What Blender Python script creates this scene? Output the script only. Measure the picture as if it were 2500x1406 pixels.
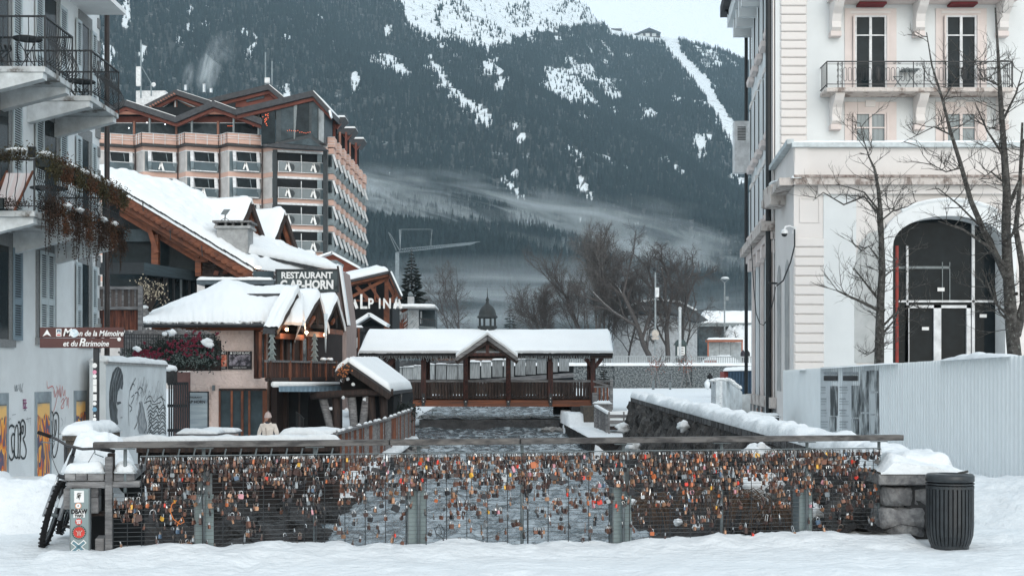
import bpy, math, random
import numpy as np
from math import radians, sin, cos, pi, sqrt, atan2
from mathutils import Vector, Matrix, noise
for _o in list(bpy.data.objects): bpy.data.objects.remove(_o)
SC = bpy.context.scene
COL = SC.collection
R = random.Random(7)
# ---------------------------------------------------------------- camera, world, sun, exposure
FPX, CXP, HZ, EYE = 3300.0, 1250.0, 920.0, 1.7      # focal length and horizon of the photograph in its pixels, eye height in metres
cam_data = bpy.data.cameras.new('camera'); cam = bpy.data.objects.new('camera', cam_data); COL.objects.link(cam)
cam_data.sensor_width = 36; cam_data.lens = FPX / 2500 * 36
cam_data.shift_y = (HZ - 703) / 2500
cam.location = (0, 0, EYE); cam.rotation_euler = (radians(90), 0, 0)
cam_data.clip_start = 0.1; cam_data.clip_end = 30000
SC.camera = cam
SUN_EL, SUN_AZ = radians(24), radians(168)
world = bpy.data.worlds.new('World'); SC.world = world; world.use_nodes = True
nt = world.node_tree; nt.nodes.clear()
wo = nt.nodes.new('ShaderNodeOutputWorld'); bg = nt.nodes.new('ShaderNodeBackground')
sky = nt.nodes.new('ShaderNodeTexSky'); sky.sky_type = 'NISHITA'; sky.sun_disc = False
sky.sun_elevation = SUN_EL; sky.sun_rotation = SUN_AZ
bg1 = nt.nodes.new('ShaderNodeBackground'); bg1.inputs['Strength'].default_value = 0.05
nt.links.new(sky.outputs[0], bg1.inputs[0])
bg.inputs['Color'].default_value = (0.865, 0.905, 0.92, 1); bg.inputs['Strength'].default_value = 0.90
ad = nt.nodes.new('ShaderNodeAddShader')
nt.links.new(bg.outputs[0], ad.inputs[0]); nt.links.new(bg1.outputs[0], ad.inputs[1]); nt.links.new(ad.outputs[0], wo.inputs[0])
sl = bpy.data.lights.new('sun', 'SUN'); sl.energy = 0.95; sl.angle = radians(50); sl.color = (1, 0.97, 0.93)
so = bpy.data.objects.new('sun', sl); COL.objects.link(so)
so.rotation_euler = (radians(90) - SUN_EL, 0, radians(12))
SC.view_settings.view_transform = 'Standard'; SC.view_settings.look = 'None'
SC.view_settings.gamma = 1; SC.view_settings.use_curve_mapping = False; SC.view_settings.exposure = 0.2
SC.render.engine = 'CYCLES'
cy = SC.cycles
cy.max_bounces = 5; cy.diffuse_bounces = 3; cy.glossy_bounces = 2; cy.transmission_bounces = 3; cy.volume_bounces = 1
cy.transparent_max_bounces = 8
cy.use_denoising = True
# ---------------------------------------------------------------- helpers
def at(px, py, Y):
 "the place at depth Y that the photograph shows at pixel (px, py)"
 return Vector(((px - CXP) * Y / FPX, Y, EYE - (py - HZ) * Y / FPX))
class Pl:
 "a vertical plane through two ground points; P(px,py) meets it, off moves along its normal toward the viewer"
 def __init__(s, a, b):
  s.a = Vector((a[0], a[1], 0)); d = Vector((b[0]-a[0], b[1]-a[1], 0)); s.d = d.normalized(); s.len = d.length
  n = Vector((s.d.y, -s.d.x, 0)); s.n = n if n.dot(-s.a) > 0 else -n
 def P(s, px, py, off=0.0):
  r = Vector(((px - CXP) / FPX, 1, -(py - HZ) / FPX)); o = Vector((0, 0, EYE))
  t = (s.a + s.n * off - o).dot(s.n) / r.dot(s.n)
  return o + r * t
 def at(s, u, z, off=0.0):
  p = s.a + s.d * u + s.n * off; return Vector((p.x, p.y, z))
OFF = {}
def tag(o, label=None, cat=None, group=None, kind=None):
 if label: o['label'] = label
 if cat: o['category'] = cat
 if group: o['group'] = group
 if kind: o['kind'] = kind
 return o
def T(name, label, cat, loc, group=None, kind=None):
 o = bpy.data.objects.new(name, None); COL.objects.link(o); o.location = loc; o.empty_display_size = 0.2
 OFF[o] = Vector(loc)
 return tag(o, label, cat, group, kind)
class B:
 def __init__(s): s.v = []; s.f = []
 def poly(s, pts):
  n = len(s.v); s.v += [Vector(p) for p in pts]; s.f.append(tuple(range(n, n + len(pts)))); return s
 def hexa(s, p):
  "8 corners: bottom 4 then top 4, same winding"
  n = len(s.v); s.v += [Vector(q) for q in p]
  for f in ((3,2,1,0),(4,5,6,7),(0,1,5,4),(1,2,6,5),(2,3,7,6),(3,0,4,7)): s.f.append(tuple(n+i for i in f))
  return s
 def box(s, x0, y0, z0, x1, y1, z1):
  return s.hexa([(x0,y0,z0),(x1,y0,z0),(x1,y1,z0),(x0,y1,z0),(x0,y0,z1),(x1,y0,z1),(x1,y1,z1),(x0,y1,z1)])
 def beam(s, p, q, w, h, up=(0, 0, 1)):
  p, q = Vector(p), Vector(q); d = (q - p).normalized(); u = Vector(up)
  if abs(d.dot(u)) > 0.98: u = Vector((0, 1, 0))
  a = d.cross(u).normalized() * w / 2; b = a.cross(d).normalized() * h / 2
  return s.hexa([p-a-b, p+a-b, q+a-b, q-a-b, p-a+b, p+a+b, q+a+b, q-a+b])
 def prism(s, pts, d):
  n = len(s.v); k = len(pts); d = Vector(d); s.v += [Vector(p) for p in pts] + [Vector(p) + d for p in pts]
  s.f.append(tuple(range(n, n + k))[::-1]); s.f.append(tuple(range(n + k, n + 2 * k)))
  for i in range(k): j = (i + 1) % k; s.f.append((n+i, n+j, n+k+j, n+k+i))
  return s
 def tube(s, pts, r, n=6, r2=None, cap=True):
  pts = [Vector(p) for p in pts]; m = len(pts); st = len(s.v)
  pa = None
  for i, p in enumerate(pts):
   d = (pts[min(i+1, m-1)] - pts[max(i-1, 0)])
   d = d.normalized() if d.length > 1e-9 else Vector((0, 0, 1))
   if pa is None:
    u = Vector((0, 0, 1)) if abs(d.z) < .9 else Vector((1, 0, 0)); pa = d.cross(u).normalized()
   else:
    pa = (pa - d * pa.dot(d)); pa = pa.normalized() if pa.length > 1e-6 else d.orthogonal().normalized()
   pb = d.cross(pa)
   rr = r if r2 is None else r + (r2 - r) * i / max(1, m - 1)
   for k in range(n): a = 2 * pi * k / n; s.v.append(p + pa * cos(a) * rr + pb * sin(a) * rr)
  for i in range(m - 1):
   for k in range(n):
    a, b = st + i*n + k, st + i*n + (k+1) % n; s.f.append((a, b, b+n, a+n))
  if cap: s.f.append(tuple(range(st, st+n))[::-1]); s.f.append(tuple(range(st+(m-1)*n, st+m*n)))
  return s
 def lathe(s, c, prof, n=16, a0=0, a1=2*pi):
  c = Vector(c); st = len(s.v); full = abs(a1 - a0 - 2*pi) < 1e-6; k = n if full else n + 1
  for r, z in prof:
   for i in range(k): a = a0 + (a1 - a0) * i / n; s.v.append(c + Vector((r*cos(a), r*sin(a), z)))
  for j in range(len(prof) - 1):
   for i in range(n if full else n):
    a, b = st + j*k + i, st + j*k + (i+1) % k; s.f.append((a, b, b+k, a+k))
  return s
 def ball(s, c, r, seg=8, rings=6, sc=(1, 1, 1), jit=0, seed=0):
  c = Vector(c); st = len(s.v)
  for j in range(rings + 1):
   th = pi * j / rings
   for i in range(seg):
    a = 2*pi*i/seg; d = Vector((sin(th)*cos(a), sin(th)*sin(a), cos(th)))
    rr = r * (1 + jit * noise.noise(d * 1.7 + Vector((seed * 3.1, seed, 0))))
    s.v.append(c + Vector((d.x*sc[0], d.y*sc[1], d.z*sc[2])) * rr)
  for j in range(rings):
   for i in range(seg):
    a, b = st + j*seg + i, st + j*seg + (i+1) % seg; s.f.append((a, a+seg, b+seg, b))
  return s
 def grid(s, nu, nv, fn):
  st = len(s.v)
  for j in range(nv + 1):
   for i in range(nu + 1): s.v.append(Vector(fn(i / nu, j / nv)))
  for j in range(nv):
   for i in range(nu): a = st + j*(nu+1) + i; s.f.append((a, a+1, a+nu+2, a+nu+1))
  return s
 def ribbon(s, pts, w, n):
  "flat stroke of paint: pts in 3-D, width w (number or list), n the wall normal"
  pts = [Vector(p) for p in pts]; m = len(pts); st = len(s.v); n = Vector(n)
  for i, p in enumerate(pts):
   d = pts[min(i+1, m-1)] - pts[max(i-1, 0)]; d = d.normalized() if d.length > 1e-9 else Vector((1,0,0))
   ww = (w[i] if isinstance(w, (list, tuple)) else w) / 2
   a = d.cross(n).normalized() * ww
   s.v += [p - a, p + a]
  for i in range(m - 1): k = st + 2*i; s.f.append((k, k+1, k+3, k+2))
  return s
 def mesh(s, name, mat, off=None, smooth=False):
  me = bpy.data.meshes.new(name)
  vs = s.v if off is None else [v - off for v in s.v]
  me.from_pydata([tuple(v) for v in vs], [], s.f)
  if mat: me.materials.append(mat)
  if smooth: me.polygons.foreach_set('use_smooth', [True] * len(me.polygons))
  me.validate(); me.update(); return me
 def add(s, name, mat, parent=None, smooth=False, bevel=0, loc=None, segs=1):
  off = OFF.get(parent) if parent is not None else loc
  me = s.mesh(name, mat, Vector(off) if off is not None else None, smooth)
  o = bpy.data.objects.new(name, me); COL.objects.link(o)
  if parent is not None: o.parent = parent; OFF[o] = Vector(off)
  elif loc is not None: o.location = loc; OFF[o] = Vector(loc)
  else: OFF[o] = Vector((0, 0, 0))
  if bevel: m = o.modifiers.new('bevel', 'BEVEL'); m.width = bevel; m.segments = segs; m.limit_method = 'ANGLE'; m.harden_normals = False
  return o
def dup(o, loc, rotz=None, parent=None):
 c = o.copy(); COL.objects.link(c)
 if parent is not None: c.parent = parent
 else:
  c.location = loc
  if rotz is not None: c.rotation_euler = (0, 0, rotz)
 for ch in list(o.children): dup(ch, None, None, c)
 return c
def piece(me, name, parent, loc, rot=None, scale=None):
 "one more object on a shared mesh; loc is a world place"
 o = bpy.data.objects.new(name, me); COL.objects.link(o); o.parent = parent
 o.location = Vector(loc) - OFF[parent]
 if rot is not None: o.rotation_euler = rot
 if scale is not None: o.scale = scale
 OFF[o] = OFF[parent]
 return o
def arc(c, r, a0, a1, n, ax=(1, 0, 0), ay=(0, 0, 1), ry=None):
 c, ax, ay = Vector(c), Vector(ax), Vector(ay); ry = r if ry is None else ry
 return [c + ax * cos(a0 + (a1-a0)*i/n) * r + ay * sin(a0 + (a1-a0)*i/n) * ry for i in range(n + 1)]
def nz(x, y, z=0.0): return noise.noise(Vector((x, y, z)))
def lerp(a, b, t): return a + (b - a) * t
def smooth(t): t = max(0.0, min(1.0, t)); return t * t * (3 - 2 * t)
def interp(x, xs, ys): return float(np.interp(x, xs, ys))
def snow_patch(b, c, th, nu, nv, amp=.03, seed=0, edge=.12, drape=True, up=(0, 0, 1)):
 "a layer of snow on the patch c=(p00,p10,p11,p01), th thick, rounded at the rim, uneven on top"
 c = [Vector(q) for q in c]; up = Vector(up); st = len(b.v)
 def base(u, v): return (c[0]*(1-u) + c[1]*u)*(1-v) + (c[3]*(1-u) + c[2]*u)*v
 W = ((c[1]-c[0]).length + (c[2]-c[3]).length)/2; H = ((c[3]-c[0]).length + (c[2]-c[1]).length)/2
 for j in range(nv + 1):
  for i in range(nu + 1):
   u, v = i/nu, j/nv; p = base(u, v)
   d = min(min(u, 1-u)*W, min(v, 1-v)*H)
   k = sqrt(max(0.0, 1 - (1 - min(1, d/edge))**2)) if edge > 0 else 1
   nn = nz(p.x*1.3+seed, p.y*1.3, p.z*1.3)*amp*1.6 + nz(p.x*5+seed, p.y*5, p.z*5)*amp*.6
   q = p + up * ((th*(1+.0) + nn) * (0.25 + .75*k))
   if i in (0, nu) or j in (0, nv):
    q += (p - base(.5, .5)).normalized() * (.02 + abs(nz(p.x*4+seed, p.y*4, p.z*4))*amp*1.5) - up*th*.1
   b.v.append(q)
 for j in range(nv):
  for i in range(nu): a = st + j*(nu+1) + i; b.f.append((a, a+1, a+nu+2, a+nu+1))
 # skirt down to the surface
 ring = [(i, 0) for i in range(nu)] + [(nu, j) for j in range(nv)] + [(i, nv) for i in range(nu, 0, -1)] + [(0, j) for j in range(nv, 0, -1)]
 s2 = len(b.v)
 for (i, j) in ring: b.v.append(base(i/nu, j/nv) + up*.004)
 n = len(ring)
 for k in range(n):
  i, j = ring[k]; i2, j2 = ring[(k+1) % n]
  b.f.append((st + j*(nu+1) + i, s2 + k, s2 + (k+1) % n, st + j2*(nu+1) + i2))
 return b
_tc = {}
def text_mesh(s, size, mat, depth=0.004, shear=0.0, bold=0.0, align='CENTER', sx=1.0):
 k = (s, round(size, 4), mat.name, depth, shear, bold, align, sx)
 if k in _tc: return _tc[k]
 cu = bpy.data.curves.new('t', 'FONT'); cu.body = s; cu.size = size; cu.extrude = depth; cu.shear = shear
 cu.offset = bold; cu.align_x = align; cu.align_y = 'CENTER'; cu.resolution_u = 3
 to = bpy.data.objects.new('t', cu)
 me = bpy.data.meshes.new_from_object(to); bpy.data.objects.remove(to)
 me.materials.clear(); me.materials.append(mat)
 if sx != 1: me.transform(Matrix.Scale(sx, 4, (1, 0, 0)))
 me.name = 'lettering'; _tc[k] = me; return me
def text(s, loc, size, mat, parent, rotz=0.0, name='lettering', **kw):
 me = text_mesh(s, size, mat, **kw)
 return piece(me, name, parent, loc, (radians(90), 0, rotz))
# ---------------------------------------------------------------- materials
MATS = {}
def mat(name, col, rough=.8, var=.12, scale=3.0, bump=0.0, bscale=None, rnd=0.0, metal=0.0, col2=None, stretch=None, spec=.3, detail=6, dirt=None, lo=.35, hi=.65):
 if name in MATS: return MATS[name]
 m = bpy.data.materials.new(name); m.use_nodes = True; t = m.node_tree; N = t.nodes; L = t.links
 b = N['Principled BSDF']; b.inputs['Roughness'].default_value = rough; b.inputs['Metallic'].default_value = metal
 b.inputs['Specular IOR Level'].default_value = spec
 tc = N.new('ShaderNodeTexCoord'); src = tc.outputs['Object']
 if stretch:
  mp = N.new('ShaderNodeMapping'); mp.inputs['Scale'].default_value = stretch; L.new(src, mp.inputs[0]); src = mp.outputs[0]
 n1 = N.new('ShaderNodeTexNoise'); n1.inputs['Scale'].default_value = scale; n1.inputs['Detail'].default_value = detail
 n1.inputs['Roughness'].default_value = .62
 if rnd:
  oi = N.new('ShaderNodeObjectInfo'); va = N.new('ShaderNodeVectorMath'); va.operation = 'ADD'
  cx = N.new('ShaderNodeVectorMath'); cx.operation = 'SCALE'; cx.inputs[0].default_value = (37, 17, 29); L.new(oi.outputs['Random'], cx.inputs['Scale'])
  L.new(src, va.inputs[0]); L.new(cx.outputs[0], va.inputs[1]); src = va.outputs[0]
 L.new(src, n1.inputs['Vector'])
 cr = N.new('ShaderNodeMix'); cr.data_type = 'RGBA'
 c2 = col2 if col2 else tuple(c * (1 - var*2) for c in col); c1 = col if col2 else tuple(min(.95, c * (1 + var)) for c in col)
 cr.inputs[6].default_value = (*c1, 1); cr.inputs[7].default_value = (*c2, 1)
 mr = N.new('ShaderNodeMapRange'); mr.inputs[1].default_value = lo; mr.inputs[2].default_value = hi
 L.new(n1.outputs[0], mr.inputs[0]); L.new(mr.outputs[0], cr.inputs[0])
 out = cr.outputs[2]
 if dirt:
  n3 = N.new('ShaderNodeTexNoise'); n3.inputs['Scale'].default_value = dirt[1]; n3.inputs['Detail'].default_value = 8; n3.inputs['Roughness'].default_value = .7
  L.new(tc.outputs['Object'], n3.inputs['Vector'])
  m3 = N.new('ShaderNodeMapRange'); m3.inputs[1].default_value = dirt[2]; m3.inputs[2].default_value = dirt[2] + .12
  L.new(n3.outputs[0], m3.inputs[0]); x3 = N.new('ShaderNodeMix'); x3.data_type = 'RGBA'; x3.inputs[7].default_value = (*dirt[0], 1)
  L.new(m3.outputs[0], x3.inputs[0]); L.new(out, x3.inputs[6]); out = x3.outputs[2]
 if rnd:
  hs = N.new('ShaderNodeHueSaturation'); mr2 = N.new('ShaderNodeMapRange'); mr2.inputs[3].default_value = 1 - rnd; mr2.inputs[4].default_value = 1 + rnd
  L.new(oi.outputs['Random'], mr2.inputs[0]); L.new(mr2.outputs[0], hs.inputs['Value']); L.new(out, hs.inputs['Color']); out = hs.outputs[0]
 L.new(out, b.inputs['Base Color'])
 if bump:
  n2 = N.new('ShaderNodeTexNoise'); n2.inputs['Scale'].default_value = bscale or scale*4; n2.inputs['Detail'].default_value = 5
  L.new(src, n2.inputs['Vector']); bp = N.new('ShaderNodeBump'); bp.inputs['Strength'].default_value = min(1, bump*4) if bump < .25 else 1.0; bp.inputs['Distance'].default_value = bump*.2
  L.new(n2.outputs[0], bp.inputs['Height']); L.new(bp.outputs[0], b.inputs['Normal'])
 MATS[name] = m; return m
def glow(name, col, st):
 if name in MATS: return MATS[name]
 m = bpy.data.materials.new(name); m.use_nodes = True; b = m.node_tree.nodes['Principled BSDF']
 b.inputs['Base Color'].default_value = (*col, 1); b.inputs['Emission Color'].default_value = (*col, 1); b.inputs['Emission Strength'].default_value = st
 MATS[name] = m; return m
def glass(name, tint=(.02, .028, .032), rough=.08):
 return mat(name, tint, rough, var=.2, scale=1.2, spec=.08)
SNOW = mat('snow', (.74, .78, .80), .85, var=.035, scale=2.5, bump=.22, bscale=9, spec=.15)
ROOFSNOW = mat('roof_snow', (.80, .835, .85), .9, var=.015, scale=.8, bump=.07, bscale=4, spec=.1)
WOOD = mat('dark_timber', (.055, .036, .03), .75, scale=2.5, bump=.1, rnd=.25, stretch=(6, 6, .8), col2=(.02, .017, .017))
WOODR = mat('red_brown_timber', (.21, .078, .042), .7, scale=2.2, bump=.06, rnd=.18, col2=(.09, .037, .025))
WOODO = mat('orange_beam_timber', (.25, .085, .04), .6, scale=1.6, bump=.04, stretch=(.25, 1, 5), col2=(.10, .045, .03), rnd=.1)
WOODG = mat('weathered_grey_wood', (.25, .25, .25), .85, scale=2.5, bump=.12, stretch=(1, 4, 6), col2=(.10, .10, .105), rnd=.2)
WOODP = mat('pale_grey_plank', (.36, .385, .39), .85, scale=2, bump=.1, stretch=(6, 6, .7), col2=(.19, .205, .21), rnd=.18)
BLACK = mat('black_metal', (.018, .022, .026), .45, spec=.4, scale=5)
STEEL = mat('grey_steel', (.16, .19, .2), .5, spec=.5, scale=6, metal=.3)
GREENST = mat('grey_green_steel', (.21, .27, .275), .55, var=.08, scale=2, spec=.4, dirt=((.13, .15, .15), 9, .66))
STONE = mat('granite_stone', (.27, .27, .265), .9, scale=9, bump=.25, bscale=14, col2=(.12, .12, .125), rnd=.2)
ROCK = mat('dark_wet_rock', (.045, .045, .046), .75, scale=3, bump=.45, bscale=8, col2=(.02, .021, .022), rnd=.3)
SLATE = mat('dark_roof_slate', (.06, .063, .068), .8, scale=3, bump=.2)
CONC = mat('concrete', (.34, .35, .35), .9, scale=4, bump=.08, dirt=((.16, .16, .16), 3, .6))
GLASS = glass('dark_window_glass')
GLASS2 = glass('grey_reflecting_glass', (.055, .075, .085), .12)
WHITE = mat('white_paint', (.78, .80, .80), .6, var=.03, scale=3)
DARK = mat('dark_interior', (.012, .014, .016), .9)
# ================================================================ terrain near
XLs, XLv = [14, 25, 34, 50, 60, 75, 140], [-3.3, -3.5, -3.75, -4.05, -4.2, -4.4, -4.6]
XRs, XRv = [14, 25, 50, 67, 75, 140], [2.3, 2.45, 2.75, 2.3, 2.6, 3.4]
def XL(Y): return interp(Y, XLs, XLv)
def XR(Y): return interp(Y, XRs, XRv)
def water_z(Y): return -1.48 + .0152 * (Y - 25) if Y < 67 else -.37 + .008 * (Y - 67)
def fence_y(X): return 12.6 + 1.6 * (X + 3.9) / 7.99
def ground(X, Y):
 n = nz(X*.35, Y*.35) * .06 + nz(X*1.3, Y*1.3, 5) * .025
 if Y > 150.2:
  p = interp(Y, [150, 260, 850], [3.3, 4.0, 6.0])
  return (p if X > -16 else interp(Y, [150, 300, 850], [.5, 2, 6.0])) + n
 if Y < fence_y(X) + .12: return 0.0 + n*.5
 xl, xr = XL(Y), XR(Y)
 wz = water_z(Y)
 if X < xl:
  side = interp(Y, [13, 34, 60, 100, 150], [-.15, -.9, -1.2, .2, .5]); street = interp(Y, [13, 28, 36, 60, 100, 150], [0, -.35, -1.15, -1.2, .2, .5])
  if Y < 34:
   wl = interp(Y, [14, 16, 33], [.75, 1.6, 5.6]); t = (xl - X) / wl; lo = interp(Y, [14, 33], [-1.1, -1.5])
   return lerp(wz - .1, lo, smooth(t)) + n*2 if t < 1 else lerp(lo, street, smooth((t-1)*wl/.12)) + n
  t = (xl - X) / .1
  return lerp(wz - .5, street, smooth(t)) + n*.6
 if X > xr:
  lvl = interp(Y, [13, 55, 70, 150], [0, -.05, .02, .47])
  if Y < 46:
   t = (X - xr) / max(.3, 4.35 - xr)
   return lerp(wz - .1, -.35, smooth(t)) + n*1.5 if t < 1 else lerp(-.35, lvl, smooth((t-1)/.1)) + n
  if Y < 62 and X < 4.6:
   return lerp(wz - .4, -.55, smooth((X-xr)/.15)) + n
  return lerp(wz - .5, lvl, smooth((X-xr)/.12)) + n
 return wz - .5
def lines(segs):
 out = []
 for a, b, st in segs:
  k = max(1, round((b - a) / st)); out += [a + (b - a) * i / k for i in range(k)]
 return out + [segs[-1][1]]
xs = lines([(-4000, -400, 900), (-400, -60, 60), (-60, -16, 4), (-16, -5, .4), (-5, 5, .12), (5, 14, .45), (14, 60, 4), (60, 400, 60), (400, 4000, 900)])
ys = lines([(-30, 4, 6), (4, 12, .5), (12, 15, .1), (15, 34, .45), (34, 34.4, .1), (34.4, 46, .45), (46, 46.3, .1), (46.3, 80, .7), (80, 150, 3), (150, 150.4, .2), (150.4, 300, 15), (300, 900, 60)])
b = B()
for Y in ys:
 for X in xs:
  lo = (13.9 < Y < 33 and XL(Y) - interp(Y, [14, 16, 33], [.7, 1.5, 5.4]) < X < XL(Y)) or (13.9 < Y < 46 and XR(Y) < X < 4.3)
  b.v.append(Vector((X, Y, ground(X, Y) - (.5 if lo else 0))))
nx = len(xs)
for j in range(len(ys)-1):
 for i in range(nx-1): a = j*nx+i; b.f.append((a, a+1, a+nx+1, a+nx))
tag(b.add('snow_ground', SNOW, smooth=True), kind='structure')
# rock skin of the river banks
def bank(side):
 b = B()
 def f(u, v):
  Y = lerp(13.9, 46 if side > 0 else 66, v)
  if side > 0:
   X = lerp(XR(Y) - .25, min(4.3, 4.3 if Y < 46 else XR(Y) + .5), u)
  else:
   X = lerp(XL(Y) + .25, XL(Y) - (interp(Y, [14, 16, 33], [.8, 1.65, 5.65]) if Y < 33.2 else .02), u)
  z = ground(X, Y) + .05
  z = max(z, water_z(Y) - .35)
  k = noise.noise(Vector((X*1.1, Y*.8, 3))) * .22 + abs(noise.noise(Vector((X*3, Y*2.2, 9)))) * .22
  k *= 1 if Y < 46 else .3
  return (X + k*.3, Y, z + k)
 b.grid(26, 190, f)
 return b.add('river_bank', ROCKY, smooth=False)
ROCKY = mat('bank_rock', (.04, .037, .035), .85, scale=1.3, bump=.5, bscale=7, col2=(.010, .010, .011), detail=9, dirt=((.07, .052, .042), 2.2, .64))
for s_ in (-1, 1): tag(bank(s_), kind='structure')
b = B(); b.grid(80, 8, lambda u, v: (XR(lerp(46, 66.8, u)) + .04 - nz(u*30, v*3)*.07, lerp(46, 66.8, u), lerp(-1.7, -.52, v)))
b.grid(60, 1, lambda u, v: (lerp(XR(46), 4.1, u), 46.02 + nz(u*9, 4)*.05, lerp(-1.7, -.5, v)))
tag(b.add('river_embankment', ROCKY), kind='structure')
# river
wm = bpy.data.materials.new('river_water'); wm.use_nodes = True; t = wm.node_tree; N = t.nodes; L = t.links; pb = N['Principled BSDF']
pb.inputs['Roughness'].default_value = .12; pb.inputs['Specular IOR Level'].default_value = .5
tc = N.new('ShaderNodeTexCoord'); mp = N.new('ShaderNodeMapping'); mp.inputs['Scale'].default_value = (1.0, .42, 1)
L.new(tc.outputs['Object'], mp.inputs[0])
n1 = N.new('ShaderNodeTexNoise'); n1.inputs['Scale'].default_value = 2.3; n1.inputs['Detail'].default_value = 9; n1.inputs['Roughness'].default_value = .68; n1.inputs['Distortion'].default_value = .6
L.new(mp.outputs[0], n1.inputs['Vector'])
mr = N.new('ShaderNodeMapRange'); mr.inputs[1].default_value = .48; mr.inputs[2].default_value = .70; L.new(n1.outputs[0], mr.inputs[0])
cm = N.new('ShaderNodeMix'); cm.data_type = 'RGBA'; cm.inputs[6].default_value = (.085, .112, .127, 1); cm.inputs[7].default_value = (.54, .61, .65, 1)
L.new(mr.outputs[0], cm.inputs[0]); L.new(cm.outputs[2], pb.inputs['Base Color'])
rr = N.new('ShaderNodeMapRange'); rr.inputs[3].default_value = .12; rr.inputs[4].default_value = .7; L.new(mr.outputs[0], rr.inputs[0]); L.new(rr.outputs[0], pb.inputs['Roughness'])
n2 = N.new('ShaderNodeTexNoise'); n2.inputs['Scale'].default_value = 5; n2.inputs['Detail'].default_value = 6; L.new(mp.outputs[0], n2.inputs['Vector'])
bp = N.new('ShaderNodeBump'); bp.inputs['Strength'].default_value = .9; bp.inputs['Distance'].default_value = .08; L.new(n2.outputs[0], bp.inputs['Height']); L.new(bp.outputs[0], pb.inputs['Normal'])
b = B()
def wf(u, v):
 Y = 13.3 + 53.7 * v; X = lerp(XL(Y) - .5, XR(Y) + .5, u)
 k = noise.noise(Vector((X*.9, Y*.55, 0)))*.10 + noise.noise(Vector((X*2.6, Y*1.5, 4)))*.06 + abs(noise.noise(Vector((X*5, Y*2.5, 7))))*.04
 return (X, Y, water_z(min(Y, 66.9)) + k)
b.grid(90, 420, wf)
def wf2(u, v):
 Y = 67.2 + 75*v; X = lerp(XL(Y) - .5, XR(Y) + .5, u)
 k = noise.noise(Vector((X*.8, Y*.4, 0)))*.1 + noise.noise(Vector((X*2.4, Y*1.2, 4)))*.05
 return (X, Y, water_z(Y) + k)
b.grid(50, 150, wf2)
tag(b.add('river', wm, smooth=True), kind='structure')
b = B()
b.grid(40, 4, lambda u, v: (lerp(-4.6, 2.9, u), lerp(66.75, 67.25, v) + nz(u*9, v)*.12, lerp(-.9, -.40, v) + nz(u*12, v*3, 5)*.04))
tag(b.add('river_weir', ROCK), kind='structure')
# ================================================================ mountain
RX = [-3000, 0, 900, 1200, 1380, 1430, 1450, 1490, 1560, 1640, 1700, 1760, 1830, 2100, 2500, 6000]
RY = [-900, -600, -170, -80, 0, 12, 46, 70, 84, 96, 112, 126, 158, 290, 420, 500]
SX = [-3000, 0, 880, 1060, 1180, 1300, 1420, 1560, 1700, 6000]
SY = [420, 470, 545, 575, 610, 650, 715, 770, 820, 880]
Y0, YR = 840.0, 3800.0
def mount(px, Y):
 "terrain height at view column px and depth Y"
 X = (px - CXP) * Y / FPX
 zr = (HZ - interp(px, RX, RY)) / FPX * YR
 s = (Y - Y0) / (YR - Y0)
 if s <= 1:
  g = .42*s + .58*max(s, 0)**1.55
 else: g = 1 - (s - 1)*.35
 z = 4 + zr * g
 w = max(0, min(1, s)) * max(0, 1 - max(0, s)) * 4
 z += w * (noise.noise(Vector((X/520, Y/900, 1))) * 70 + noise.noise(Vector((X/170 + Y/500, Y/420, 2))) * 26 + abs(noise.noise(Vector(((X + Y*.35)/260, Y/1500, 8)))) * -45)
 hs = (HZ - interp(px, SX, SY)) / FPX * 1300
 pr = smooth((Y - 830)/470) if Y < 1300 else 1 - smooth((Y-1300)/420)
 zs = hs * pr + noise.noise(Vector((X/90, Y/120, 3))) * 9 * pr
 return X, max(z, zs)
PATCH = [
 (.03, [(880,-200),(1000,62),(1050,96),(1092,98),(1062,50),(1120,-200)]),
 (.22, [(1080,-200),(1075,95),(1160,118),(1235,112),(1330,75),(1425,62),(1460,-200)]),
 (.12, [(1038,143),(1062,150),(1120,228),(1203,288),(1196,312),(1110,248),(1056,185)]),
 (.25, [(900,132),(962,138),(1014,195),(1006,212),(955,175),(902,160)]),
 (.18, [(1335,162),(1400,178),(1455,240),(1458,266),(1400,248),(1348,240),(1328,200)]),
 (.2, [(1385,130),(1425,155),(1452,168),(1442,206),(1400,178)]),
 (.25, [(1455,193),(1502,193),(1504,222),(1534,254),(1478,232)]),
 (.0, [(1608,86),(1652,95),(1664,130),(1724,190),(1764,260),(1804,318),(1840,388),(1846,430),(1804,392),(1776,340),(1742,272),(1688,192),(1646,140)]),
 (.05, [(1698,332),(1744,332),(1722,366),(1712,388),(1698,352)]),
 (.3, [(1700,118),(1752,128),(1768,160),(1742,174),(1704,142)]),
 (.1, [(601,140),(620,78),(630,78),(626,96),(612,142)]),
 (.1, [(432,86),(440,90),(446,108),(438,104)]),
 (.12, [(1180,150),(1210,140),(1212,176),(1182,182)]),
 (.15, [(1212,185),(1238,192),(1230,222),(1214,224)]),
 (.0, [(1480,64),(1600,74),(1660,92),(1640,106),(1560,98),(1490,84)]),
 (.3, [(1560,250),(1596,276),(1602,298),(1572,282)]),
 (.3, [(1436,378),(1480,372),(1502,412),(1470,396)]),
 (.3, [(1244,414),(1268,418),(1266,432),(1246,432)]),
 (.35, [(1350,52),(1372,100),(1360,110),(1344,70)]),
 (.3, [(1640,228),(1664,240),(1656,262)]), (.3, [(1545,180),(1562,186),(1572,205),(1556,202)]),
]
def inpoly(x, y, P):
 c = False; j = len(P) - 1
 for i in range(len(P)):
  xi, yi = P[i]; xj, yj = P[j]
  if (yi > y) != (yj > y) and x < (xj-xi)*(y-yi)/(yj-yi)+xi: c = not c
  j = i
 return c
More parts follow.
